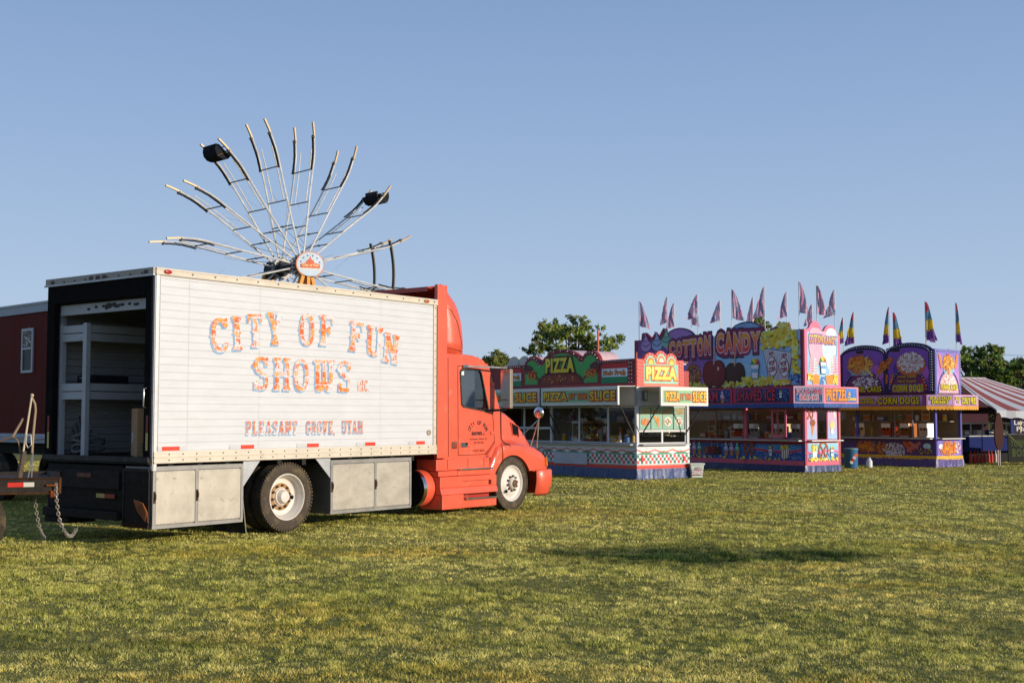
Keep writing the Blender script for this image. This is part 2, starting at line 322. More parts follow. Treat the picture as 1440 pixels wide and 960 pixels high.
def build_grass():
    g = np.random.default_rng(5); xs = []; ys = []
    bands = [(5.2, 6.6, 3500), (6.6, 10, 5600), (10, 13, 4200), (13, 17, 2900), (17, 22, 1500), (22, 28, 900), (28, 36, 520), (36, 50, 260)]
    for y0, y1, dens in bands:
        hw = .56*y1+3; nb = int(2*hw*(y1-y0)*dens); x = g.uniform(-hw, hw, nb); y = g.uniform(y0, y1, nb); k = np.abs(x) < .56*y+3; xs.append(x[k]); ys.append(y[k])
    x = np.concatenate(xs); y = np.concatenate(ys)
    cl = vnoise(x, y, .09, 5)*.6+vnoise(x, y, .26, 6)*.4
    cl = np.clip((cl-.28)/.44, 0, 1)
    dk = np.zeros_like(x)
    for cx, cy, rx, ry, dp in DARK_PATCHES: dk = np.maximum(dk, min(dp*8, 1)*np.exp(-(((x-cx)/(rx*1.15))**2+((y-cy)/(ry*1.15))**2)**1.5))
    keep = g.uniform(0, 1, len(x)) < .30+.75*cl; x = x[keep]; y = y[keep]; cl = cl[keep]; dk = dk[keep]; N = len(x)
    dist = np.hypot(x, y); z = gz(x, y)-.004
    big = vnoise(x, y*1.5, 2.4, 8)*.45+vnoise(x, y*1.8, .9, 9)*.35+vnoise(x, y*2, .4, 10)*.2
    lush = np.clip((big-.5)*3.2+.5, 0, 1)
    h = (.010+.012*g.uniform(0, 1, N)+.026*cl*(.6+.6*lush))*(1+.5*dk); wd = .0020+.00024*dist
    a = g.uniform(0, 2*PI, N); lean = g.uniform(.2, 1.1, N)*h; la = g.uniform(0, 2*PI, N)
    vx = np.cos(a)*wd; vy = np.sin(a)*wd
    P = np.empty((N, 3, 3), np.float32)
    P[:, 0] = np.stack([x-vx, y-vy, z], 1); P[:, 1] = np.stack([x+vx, y+vy, z], 1); P[:, 2] = np.stack([x+np.cos(la)*lean, y+np.sin(la)*lean, z+h], 1)
    straw = np.clip(.43-.32*lush+.28*(cl-.5)+g.normal(0, .26, N), 0, 1)[:, None]
    c1 = np.array([.35, .365, .05]); c2 = np.array([.98, .82, .30])
    br = g.uniform(.6, 1.3, N)[:, None]; c = (c1*(1-straw)+c2*straw)*br
    bw = np.clip((vnoise(x, y*1.6, 2.6, 12)*.6+vnoise(x, y*2, .7, 13)*.4-.54)*4+g.normal(0, .25, N), 0, 1)[:, None]; c = c*(1-bw)+c*np.array([1.03, .90, .70])*bw
    c = c*(.44+1.1*vnoise(x, y*1.7, .10, 14)*.75+1.1*vnoise(x, y*2.8, .5, 15)*.25)[:, None]*(.72+.45*cl)[:, None]  # random mottle, with gaps between clumps painted darker as if shaded
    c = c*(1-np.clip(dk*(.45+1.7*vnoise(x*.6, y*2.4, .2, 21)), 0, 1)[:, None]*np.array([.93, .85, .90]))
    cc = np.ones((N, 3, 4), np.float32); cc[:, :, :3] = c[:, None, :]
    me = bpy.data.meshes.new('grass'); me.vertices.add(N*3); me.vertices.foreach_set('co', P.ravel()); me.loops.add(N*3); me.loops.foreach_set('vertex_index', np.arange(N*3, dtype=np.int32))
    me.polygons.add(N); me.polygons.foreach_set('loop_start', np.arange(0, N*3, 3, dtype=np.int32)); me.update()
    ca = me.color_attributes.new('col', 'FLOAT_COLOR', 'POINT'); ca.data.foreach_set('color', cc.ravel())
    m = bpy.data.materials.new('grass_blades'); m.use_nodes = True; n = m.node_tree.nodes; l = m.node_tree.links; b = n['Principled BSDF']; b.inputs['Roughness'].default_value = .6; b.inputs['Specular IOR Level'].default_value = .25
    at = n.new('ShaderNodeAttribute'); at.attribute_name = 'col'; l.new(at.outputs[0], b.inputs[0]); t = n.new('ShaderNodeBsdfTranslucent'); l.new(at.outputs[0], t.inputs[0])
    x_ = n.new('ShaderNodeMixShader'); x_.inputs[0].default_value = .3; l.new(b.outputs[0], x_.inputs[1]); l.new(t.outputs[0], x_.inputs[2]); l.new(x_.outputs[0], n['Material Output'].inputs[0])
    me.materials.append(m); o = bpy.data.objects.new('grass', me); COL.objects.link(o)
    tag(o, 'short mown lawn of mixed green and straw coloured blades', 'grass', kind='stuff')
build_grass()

# ---------------------------------------------------------------- box truck
TR_O = (-4.909, 16.918, 0); TR_A = R(52.5)
truck = thing('box_truck', 'white box truck with orange cab and faded City of Fun Shows lettering', 'truck', TR_O, TR_A)
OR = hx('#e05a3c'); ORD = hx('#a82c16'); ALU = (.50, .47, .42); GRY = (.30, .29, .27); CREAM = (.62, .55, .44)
YC = 1.3
# cargo box
cb = MB(); WH = PANEL
cb.box(.06, 5.86, .008, .05, 1.25, 3.70, (.56, .55, .54))
z = 1.275; k = 0
while z < 3.66:
    top = min(z+.108, 3.68)
    P = [(z+.002, .0075), (z+.007, .002), (top-.007, .002), (top-.002, .0075)]
    for x0, x1 in ((.075, .565), (.568, 1.865), (1.868, 4.475), (4.478, 5.80)) if k % 1 == 0 else ():
        vs = [(x, y, zz) for x in (x0, x1) for zz, y in P]; cb.add(vs, [(0, 4, 5, 1), (1, 5, 6, 2), (2, 6, 7, 3)], WH)
    z = top; k += 1
cargo = cb.build('cargo_box', 'white', truck)
MB().box(.06, 5.86, 2.55, 2.59, 1.2, 3.70, WH).box(5.82, 5.86, .05, 2.55, 1.2, 3.7, (.3, .3, .3)).build('box_wall', 'white', truck)
q = MB(); q.box(0, 5.88, -.02, .04, 1.10, 1.262, CREAM); q.box(0, 5.88, -.03, -.02, 1.18, 1.20, CREAM)
q.box(0, 5.88, -.032, -.02, 1.105, 1.12, CREAM)
for j in range(24):
    x = .25+j*.235
    for zz in (1.145, 1.225): q.tube([(x, -.02, zz), (x, -.028, zz)], .011, (.12, .09, .06), 6)
q.build('bottom_rail', 'wall', truck)
q = MB(); q.box(-.01, 5.90, -.02, .05, 3.70, 3.80, CREAM); q.box(-.01, 5.90, -.028, -.02, 3.775, 3.79, CREAM); q.box(-.01, 5.90, -.026, -.02, 3.705, 3.72, CREAM)
q.box(-.01, 5.90, 2.55, 2.62, 3.70, 3.80, CREAM)
for j in range(14): q.tube([(.6+j*.4, -.02, 3.75), (.6+j*.4, -.03, 3.75)], .013, (.1, .08, .06), 6)
q.build('top_rail', 'wall', truck)
MB().box(0, 5.88, .05, 2.55, 3.765, 3.79, (.55, .55, .53)).build('roof', 'white', truck)
q = MB(); q.box(0, .055, -.012, .035, 1.0, 3.70, (.55, .55, .54)); q.box(-.012, .0, .0, .05, 1.0, 3.70, (.5, .5, .5)); q.build('corner_post', 'metal', truck, bevel=.006)
q = MB(); q.box(5.80, 5.875, -.012, .02, 1.262, 3.70, (.62, .53, .42))
for j in range(16): q.tube([(5.84, -.012, 1.4+j*.15), (5.84, -.018, 1.4+j*.15)], .01, (.1, .08, .06), 6)
q.build('corner_post', 'wall', truck)
for x, cc, nm in ((.175, hx('#b01812'), 'red oval marker light'), (5.6, hx('#b5561a'), 'amber marker light')):
    b_ = MB().ball((x, -.03, 3.75), .05, cc, 12, (1.35, .35, .62)).build('marker_light', 'cab', truck, smooth=True); b_['label'] = nm
for x0, x1, flip in ((.07, .53, 0), (1.32, 1.78, 1), (2.63, 3.09, 1), (3.92, 4.36, 1), (5.18, 5.59, 1)):
    a = Art((0, 0, 0), (1, 0, 0), (0, 0, 1), (0, -1, 0)); W = x1-x0
    if flip: a.rect(x0, 1.275, x0+W*.45, 1.33, (.45, .45, .46)); a.rect(x0+W*.45, 1.275, x1, 1.33, hx('#c33a22'))
    else: a.rect(x0, 1.275, x0+W*.15, 1.33, (.45, .45, .46)); a.rect(x0+W*.15, 1.275, x0+W*.8, 1.33, hx('#c33a22')); a.rect(x0+W*.8, 1.275, x1, 1.33, (.45, .45, .46))
    a.build('reflective_strip', 'paint', truck)
MB().lathe([(0, .05), (.012, .05), (.012, .035), (.004, .03), (.004, 0)], (5.69, -.001, 1.475), (0, -1, 0), (.35, .3, .22), 16).build('fuel_filler', 'wall', truck)

# --- showman's lettering: slab letters with spurs, cut out of distance fields
def sd_box(X, Y, x0, y0, x1, y1): return np.maximum(np.abs(X-(x0+x1)/2)-(x1-x0)/2, np.abs(Y-(y0+y1)/2)-(y1-y0)/2)
def sd_poly(X, Y, P):
    d = None
    for i in range(len(P)):
        a, b_ = P[i], P[(i+1) % len(P)]; ex, ey = b_[0]-a[0], b_[1]-a[1]; L = math.hypot(ex, ey); e = ((X-a[0])*ey-(Y-a[1])*ex)/L
        d = e if d is None else np.maximum(d, e)
    return d
def sd_ell(X, Y, cx, cy, rx, ry, p=2.6): return ((np.abs((X-cx)/rx)**p+np.abs((Y-cy)/ry)**p)**(1/p)-1)*min(rx, ry)
U = lambda *a: np.minimum.reduce(a)
def stem(X, Y, c, y0=0, y1=1, sw=.095, sp=1, slabs=(1, 1)):
    s = [sd_box(X, Y, c-sw, y0, c+sw, y1)]
    if sp: s.append(sd_poly(X, Y, [(c-sw-.065, .5), (c, .5-.12), (c+sw+.065, .5), (c, .5+.12)]))
    if slabs[0]: s += [sd_poly(X, Y, [(c-sw-.08, y0), (c+sw+.08, y0), (c+sw+.06, y0+.10), (c+sw*.6, y0+.2), (c-sw*.6, y0+.2), (c-sw-.06, y0+.10)])]
    if slabs[1]: s += [sd_poly(X, Y, [(c-sw-.08, y1), (c-sw-.06, y1-.10), (c-sw*.6, y1-.2), (c+sw*.6, y1-.2), (c+sw+.06, y1-.10), (c+sw+.08, y1)])]
    return U(*s)
def bowl(X, Y, cx, cy, rx, ry, t=.17): return np.maximum(sd_ell(X, Y, cx, cy, rx, ry), -sd_ell(X, Y, cx, cy, rx-t, ry-t*.8))
def diag(X, Y, x0, y0, x1, y1, t): 
    dx, dy = x1-x0, y1-y0; L = math.hypot(dx, dy); nx_, ny_ = -dy/L*t, dx/L*t
    return sd_poly(X, Y, [(x0-nx_, y0-ny_), (x1-nx_, y1-ny_), (x1+nx_, y1+ny_), (x0+nx_, y0+ny_)])
def glyph_sdf(ch, X, Y):
    if ch == 'I': return stem(X, Y, .2)
    if ch == 'T': return U(stem(X, Y, .35, slabs=(1, 0)), sd_box(X, Y, .03, .87, .67, 1), sd_box(X, Y, .03, .76, .13, 1), sd_box(X, Y, .57, .76, .67, 1))
    if ch == 'C': o = bowl(X, Y, .36, .5, .33, .5); return U(np.maximum(o, -sd_box(X, Y, .42, .27, .9, .73)), sd_poly(X, Y, [(-.03, .5), (.1, .4), (.1, .6)]), sd_poly(X, Y, [(.5, .72), (.68, .72), (.68, 1), (.5, .95)]))
    if ch == 'O': return U(bowl(X, Y, .34, .5, .32, .5), sd_poly(X, Y, [(-.04, .5), (.08, .4), (.08, .6)]), sd_poly(X, Y, [(.72, .5), (.6, .6), (.6, .4)]))
    if ch == 'G': o = bowl(X, Y, .36, .5, .33, .5); return U(np.maximum(o, -sd_box(X, Y, .42, .45, .9, .73)), sd_box(X, Y, .4, .38, .72, .5), sd_box(X, Y, .5, .72, .68, .92))
    if ch == 'Y': return U(stem(X, Y, .36, 0, .5, sp=1, slabs=(1, 0)), diag(X, Y, .36, .45, .16, .95, .09), diag(X, Y, .36, .45, .58, .95, .09), sd_box(X, Y, .02, .88, .32, 1), sd_box(X, Y, .44, .88, .72, 1))
    if ch == 'F': return U(stem(X, Y, .2), sd_box(X, Y, .1, .87, .68, 1), sd_box(X, Y, .58, .72, .68, 1), sd_box(X, Y, .2, .45, .5, .57), sd_box(X, Y, .42, .38, .52, .64))
    if ch == 'E': return U(stem(X, Y, .2), sd_box(X, Y, .1, .87, .66, 1), sd_box(X, Y, .56, .74, .66, 1), sd_box(X, Y, .2, .45, .5, .57), sd_box(X, Y, .1, 0, .68, .13), sd_box(X, Y, .58, 0, .68, .27))
    if ch == 'L': return U(stem(X, Y, .2), sd_box(X, Y, .1, 0, .66, .13), sd_box(X, Y, .56, 0, .66, .28))
    if ch == 'P': return U(stem(X, Y, .2), np.maximum(bowl(X, Y, .38, .72, .3, .28, .15), -sd_box(X, Y, -.2, 0, .2, 1)))
    if ch == 'R': return U(stem(X, Y, .2), np.maximum(bowl(X, Y, .38, .73, .3, .27, .15), -sd_box(X, Y, -.2, 0, .2, 1)), diag(X, Y, .36, .5, .6, .05, .085), sd_box(X, Y, .48, 0, .74, .1))
    if ch == 'U': o = bowl(X, Y, .36, .32, .31, .32, .17); return U(np.maximum(o, -sd_box(X, Y, -1, .3, 2, 2)), sd_box(X, Y, .05, .3, .22, 1), sd_box(X, Y, .5, .3, .67, 1), sd_box(X, Y, -.02, .88, .3, 1), sd_box(X, Y, .43, .88, .75, 1), sd_poly(X, Y, [(-.03, .5), (.08, .4), (.08, .6)]), sd_poly(X, Y, [(.75, .5), (.64, .6), (.64, .4)]))
    if ch == 'N': return U(stem(X, Y, .17, slabs=(1, 1)), stem(X, Y, .63, slabs=(1, 1)), diag(X, Y, .14, .95, .66, .05, .1))
    if ch == 'H': return U(stem(X, Y, .17), stem(X, Y, .62), sd_box(X, Y, .2, .43, .6, .57))
    if ch == 'W': return U(sd_box(X, Y, .08, .1, .25, 1), sd_box(X, Y, .38, .1, .54, 1), sd_box(X, Y, .67, .1, .84, 1), sd_box(X, Y, 0, .88, .92, 1), sd_poly(X, Y, [(.08, .16), (.14, 0), (.34, 0), (.46, .12), (.46, .3), (.2, .3)]), sd_poly(X, Y, [(.46, .3), (.46, .12), (.58, 0), (.78, 0), (.84, .16), (.7, .3)]))
    if ch == 'V': return U(diag(X, Y, .36, .02, .12, .98, .095), diag(X, Y, .36, .02, .6, .98, .095), sd_box(X, Y, -.02, .88, .28, 1), sd_box(X, Y, .44, .88, .74, 1))
    if ch == 'A': return U(diag(X, Y, .36, .98, .12, .02, .085), diag(X, Y, .36, .98, .6, .02, .085), sd_box(X, Y, .18, .28, .54, .4), sd_box(X, Y, -.02, 0, .26, .1), sd_box(X, Y, .46, 0, .74, .1), sd_box(X, Y, .24, .9, .48, 1))
    if ch == 'S': return U(np.maximum(bowl(X, Y, .36, .74, .31, .26, .15), -sd_box(X, Y, .38, .46, .9, .74)), np.maximum(bowl(X, Y, .36, .26, .31, .26, .15), -sd_box(X, Y, -.2, .26, .34, .54)), sd_poly(X, Y, [(-.06, .74), (.07, .62), (.07, .86)]), sd_box(X, Y, .52, .72, .67, .98), sd_box(X, Y, .04, .02, .19, .28))
    if ch == ',': return sd_box(X, Y, .02, -.08, .14, .12)
    return sd_box(X, Y, .02, 0, .14, .12)
GW = {'I': .4, 'W': .92, 'H': .8, 'N': .8, ',': .16, '.': .16, 'C': .7, 'T': .7, 'O': .68, 'F': .7}
def contour(D, xs, ys, iso):
    """filled region D < iso as polygons, one per cell, full cells merged along the row"""
    vs, fs = [], []
    def emit(P): k = len(vs); vs.extend(P); fs.append(tuple(range(k, k+len(P))))
    for j in range(len(ys)-1):
        run = None
        for i in range(len(xs)-1):
            c4 = [(xs[i], ys[j], D[j, i]), (xs[i+1], ys[j], D[j, i+1]), (xs[i+1], ys[j+1], D[j+1, i+1]), (xs[i], ys[j+1], D[j+1, i])]
            ins = [q[2] < iso for q in c4]
            if all(ins):
                if run is None: run = i
                continue
            if run is not None: emit([(xs[run], ys[j]), (xs[i], ys[j]), (xs[i], ys[j+1]), (xs[run], ys[j+1])]); run = None
            if not any(ins): continue
            P = []
            for k in range(4):
                a, b_ = c4[k], c4[(k+1) % 4]
                if a[2] < iso: P.append((a[0], a[1]))
                if (a[2] < iso) != (b_[2] < iso): t = (iso-a[2])/(b_[2]-a[2]); P.append((a[0]+t*(b_[0]-a[0]), a[1]+t*(b_[1]-a[1])))
            if len(P) >= 3: emit(P)
        if run is not None: emit([(xs[run], ys[j]), (xs[-1], ys[j]), (xs[-1], ys[j+1]), (xs[run], ys[j+1])])
    return vs, fs
_gc = {}
def sign_letter(mb, ch, x, z, wd, h, y, off=0, tilt=0, shift=(0, 0), res=44):
    k = (ch, off, res)
    if k not in _gc:
        gw = GW.get(ch, .74); xs = np.linspace(-.12, gw+.12, int(res*.9)); ys = np.linspace(-.12, 1.1, int(res*1.3)); XX, YY = np.meshgrid(xs, ys)
        _gc[k] = contour(glyph_sdf(ch, XX, YY), xs, ys, off)
    vs, fs = _gc[k]; gw = GW.get(ch, .74); ct, st = math.cos(tilt), math.sin(tilt); Q = []
    for a, b_ in vs:
        p, q = (a/gw-.5)*wd, (b_-.5)*h; Q.append((x+wd/2+p*ct-q*st+shift[0], y, z+h/2+p*st+q*ct+shift[1]))
    mb.add(Q, fs, WH)
big = [('C', .95, 2.67, .33, .50, .10), ('I', 1.33, 2.72, .21, .50, .07), ('T', 1.62, 2.77, .31, .50, .05), ('Y', 2.0, 2.83, .34, .49, .03), ('O', 2.66, 2.85, .32, .50, 0), ('F', 3.07, 2.86, .34, .49, -.02),
       ('F', 3.73, 2.80, .34, .49, -.06), ('U', 4.15, 2.74, .36, .50, -.08), ('N', 4.54, 2.64, .38, .50, -.12),
       ('S', 1.75, 2.14, .32, .50, 0), ('H', 2.14, 2.14, .35, .50, 0), ('O', 2.55, 2.14, .32, .50, 0), ('W', 2.97, 2.14, .45, .50, 0), ('S', 3.49, 2.14, .32, .50, 0)]
lb, lo = MB(), MB()
for ch, x, z, wd, h, t in big:
    sign_letter(lb, ch, x, z, wd, h, -.0005, .008, t, (-.026, -.024)); sign_letter(lo, ch, x, z, wd, h, -.0015, 0, t)
lb.build('lettering_shadow', 'worn_blue', cargo); lo.build('lettering', 'worn_orange', cargo)
lb, lo = MB(), MB()
for s_, x0, x1, z, h in (('PLEASANT', 1.62, 2.66, 1.475, .205), ('GROVE,', 2.82, 3.46, 1.475, .205), ('UTAH', 3.60, 4.09, 1.48, .205), ('INC.', 3.93, 4.22, 2.16, .18)):
    tot = sum(GW.get(c_, .74)+.14 for c_ in s_); kx = (x1-x0)/tot; x = x0
    for c_ in s_:
        wd = GW.get(c_, .74)*kx
        if s_ != 'INC.': sign_letter(lb, c_, x, z, wd, h, -.0005, .03, 0, (-.013, -.013), 26)
        sign_letter(lo, c_, x, z, wd, h, -.0015, 0, 0, (0, 0), 26); x += wd+.14*kx
lb.build('lettering_shadow', 'worn_blue', cargo); lo.build('lettering', 'worn_small', cargo)

# --- rear opening
q = MB(); q.box(-.03, .06, .05, .19, 1.17, 3.72, (.012, .010, .010)); q.box(-.03, .06, 2.41, 2.6, 1.17, 3.72, (.012, .01, .01)); q.box(-.03, .06, .19, 2.41, 3.42, 3.70, (.012, .010, .010))
fr = q.build('door_frame', 'dark', truck, bevel=.008)
q = MB(); q.box(-.05, .0, .0, 2.63, 3.70, 3.80, (.4, .34, .28)); q.box(-.055, -.03, -.01, 2.66, 3.685, 3.71, (.6, .6, .6))
for y in (1.1, 1.25, 1.42, .12, 2.4): q.box(-.056, -.05, y, y+.09, 3.72, 3.77, (.05, .03, .03))
for j in range(9): q.tube([(-.05, .25+j*.27, 3.735), (-.062, .25+j*.27, 3.735)], .012, (.08, .05, .04), 6)
q.build('rear_header', 'wall', truck)
q = MB(); q.box(.07, .12, .2, 2.4, 3.25, 3.40, (.42, .42, .42)); g_ = random.Random(3)
for j in range(16): y = 1.15+g_.gauss(0, .28); q.ball((.065, y, 3.33+g_.uniform(-.03, .03)), .035, BLK, 6, (.25, g_.uniform(1, 2.4), .6))
q.build('rolled_up_door', 'wall', truck)
q = MB(); q.box(-.06, .3, .02, 2.58, 1.09, 1.17, (.03, .026, .024)); q.box(-.072, -.06, .02, 2.58, 1.12, 1.19, (.07, .06, .055)); q.build('rear_sill', 'steel', truck)
MB().box(.06, 5.8, .05, 2.55, 1.12, 1.18, (.035, .03, .026)).build('cargo_floor', 'dark', truck)
q = MB()
for j in range(20):
    z = 1.25+j*.115
    q.box(.2, 5.7, 2.50, 2.54, z, z+.085, (.42, .41, .40))
q.box(.1, .2, 2.44, 2.54, 1.18, 3.4, (.42, .42, .42)); q.box(.2, 5.7, .06, .085, 1.25, 3.6, (.22, .2, .18)); q.build('inner_wall', 'wall', truck)
q = MB(); q.tube([(-.03, .12, 1.86), (-.08, .12, 1.88), (-.08, .12, 2.12), (-.03, .12, 2.14)], .012, (.6, .6, .6), 8); q.build('grab_handle', 'chrome', truck, smooth=True)
for y, pr in ((.075, 1), (2.47, 0)):
    a = Art((-.033, 0, 0), (0, -1, 0), (0, 0, 1), (-1, 0, 0)); a.rect(-y-.05, 1.28, -y, 1.52, hx('#b9a45c')); a.rect(-y-.05, 1.52, -y, 1.76, hx('#7a1a12')); a.build('reflective_strip', 'paint', truck)
# under the deck: bumper, step box and lights
q = MB(); q.box(-.02, .5, .66, 2.5, .42, 1.06, (.02, .017, .015)); q.box(-.05, -.02, .7, 2.5, .72, .98, (.03, .025, .022)); q.box(-.1, .1, .66, 2.5, .30, .42, (.025, .02, .018)); q.box(-.06, .4, 1.9, 2.5, .2, .4, (.02, .02, .02))
q.build('rear_bumper', 'steel', truck, bevel=.01)
for y in (1.35, 2.12): MB().box(-.065, -.05, y, y+.34, .88, .94, hx('#5c0f0c')).build('tail_light', 'cab', truck)
a = Art((-.052, 0, 0), (0, -1, 0), (0, 0, 1), (-1, 0, 0)); a.rect(-1.22, .60, -1.02, .66, hx('#a89556')); a.rect(-1.02, .60, -.78, .66, hx('#8a2a1c')); a.build('reflective_strip', 'paint', truck)
q = MB(); q.box(-.035, .0, .04, .62, .22, 1.03, (.022, .018, .016)); q.box(-.045, -.03, .04, .62, .22, .27, hx('#3f2010')); q.box(-.045, -.03, .04, .62, .99, 1.03, (.04, .035, .03)); q.box(-.045, -.03, .59, .62, .27, .99, (.05, .04, .035)); q.build('rear_locker_panel', 'steel', truck)
q = MB(); lf_ = [(-.34, .60), (-.24, .61), (-.15, .57), (-.07, .50), (-.03, .43), (-.012, .30), (-.10, .33), (-.20, .40), (-.29, .49)]
q.plate(lf_, [], ((-.055, 0, 0), (0, -1, 0), (0, 0, 1), (-1, 0, 0)), -.01, 0, hx('#5a2c10'))  # leaf-shaped brown plate, overlaid with orange-brown ribs
for j in range(7):
    t = j/6; A0, A1, A2 = Vector((-.06, .33-.05*t*.3, .595+.01*math.sin(t*3))), Vector((-.062, .25-.14*t*.9-.0, .46+.10*t)), Vector((-.06, .06-.03*t, .32+.11*t)); q.tube([A0, A0.lerp(A1, .6), A1, A1.lerp(A2, .6), A2], .007, hx('#b0642a'), 5)
q.build('ribbed_leaf_shape', 'wall', truck, smooth=True)
# lockers below the box
def locker(x0, x1, doors, gus):
    q = MB(); q.box(x0, x1, .02, .62, .21, 1.06, (.26, .25, .23)); L = q.build('side_locker', 'metal', truck, bevel=.006)
    q = MB(); t = .045
    q.box(x0, x1, -.004, .02, .21, .21+t, GRY); q.box(x0, x1, -.004, .02, 1.06-t*1.3, 1.06, GRY)
    xs = [x0]+[d for d in doors]+[x1]
    for x in xs: a0 = min(max(x-t/2, x0), x1-t); q.box(a0, a0+t, -.010, .018, .21+t, 1.06-t*1.3, GRY)
    q.build('frame', 'metal', L)
    e = [x0+t]+[d-t/2 for d in doors]+[x1-t]; s_ = [x0+t]+[d+t/2 for d in doors]
    for i in range(len(doors)+1):
        a0 = xs[i]+(t if i == 0 else t/2); a1 = xs[i+1]-(t if i == len(doors) else t/2)
        a_ = Art((0, -.002, 0), (1, 0, 0), (0, 0, 1), (0, -1, 0)); d = a_
        d.box(a0+.006, a1-.006, -.008, .01, .27, .99, (.47, .43, .36))
        for j in range(11):
            for zz in (.283, .977): d.tube([(a0+.03+j*(a1-a0-.06)/10, -.008, zz), (a0+.03+j*(a1-a0-.06)/10, -.011, zz)], .006, (.3, .28, .25), 5)
        D = d.build('locker_door', 'metal', L, bevel=.004)
        h_ = MB(); h_.box(a0-.035, a0+.0, -.022, -.009, .56, .72, (.08, .05, .035)); h_.tube([(a0-.018, -.022, .60), (a0-.018, -.045, .62), (a0-.018, -.045, .68), (a0-.018, -.022, .70)], .008, (.12, .08, .05), 6); h_.build('latch', 'steel', D)
    return L
L1 = locker(0, 1.58, [.74], 1); L2 = locker(3.35, 5.24, [4.36], 1)
for P in ([(1.585, 1.09), (1.585, .72), (1.90, 1.09)], [(3.345, 1.09), (3.345, .78), (3.03, 1.09)]):
    MB().plate(P, [], ((0, 0, 0), (1, 0, 0), (0, 0, 1), (0, -1, 0)), -.02, 0, (.42, .43, .44)).build('gusset_plate', 'metal', truck)
q = MB(); q.add([(1.60, .05, .72), (1.60, .68, .72), (1.63, .68, .05), (1.68, .03, .03), (1.585, .05, .72), (1.585, .68, .72), (1.615, .68, .05), (1.665, .03, .03)], [(0, 1, 2, 3), (7, 6, 5, 4), (0, 3, 7, 4), (1, 5, 6, 2), (3, 2, 6, 7), (0, 4, 5, 1)], (.012, .012, .012))
q.tube([(1.59, .045, .72), (1.672, .025, .04)], .008, (.35, .3, .22), 6); q.build('mud_flap', 'rubber', truck)
q = MB(); q.box(-.0, 7.9, .85, .98, .72, 1.0, (.02, .02, .02)); q.box(0, 7.9, 1.62, 1.75, .72, 1.0, (.02, .02, .02))
for x in (.6, 1.8, 3.2, 4.6, 5.6, 7.0): q.box(x, x+.1, .98, 1.62, .76, .94, (.02, .02, .02))
for x in np.arange(.3, 5.8, .5): q.box(x, x+.08, .06, 2.54, 1.0, 1.12, (.03, .03, .03))
q.lathe([(-.95, .1), (-.2, .12), (-.18, .22), (.18, .22), (.2, .12), (.95, .1)], (2.48, YC, .52), (0, 1, 0), (.03, .03, .03), 16); q.tube([(2.48, YC, .55), (5.6, YC, .75)], .05, (.03, .03, .03), 10)
q.box(7.9, 8.3, .55, 2.05, .44, .58, (.03, .03, .03)); q.build('chassis', 'steel', truck)
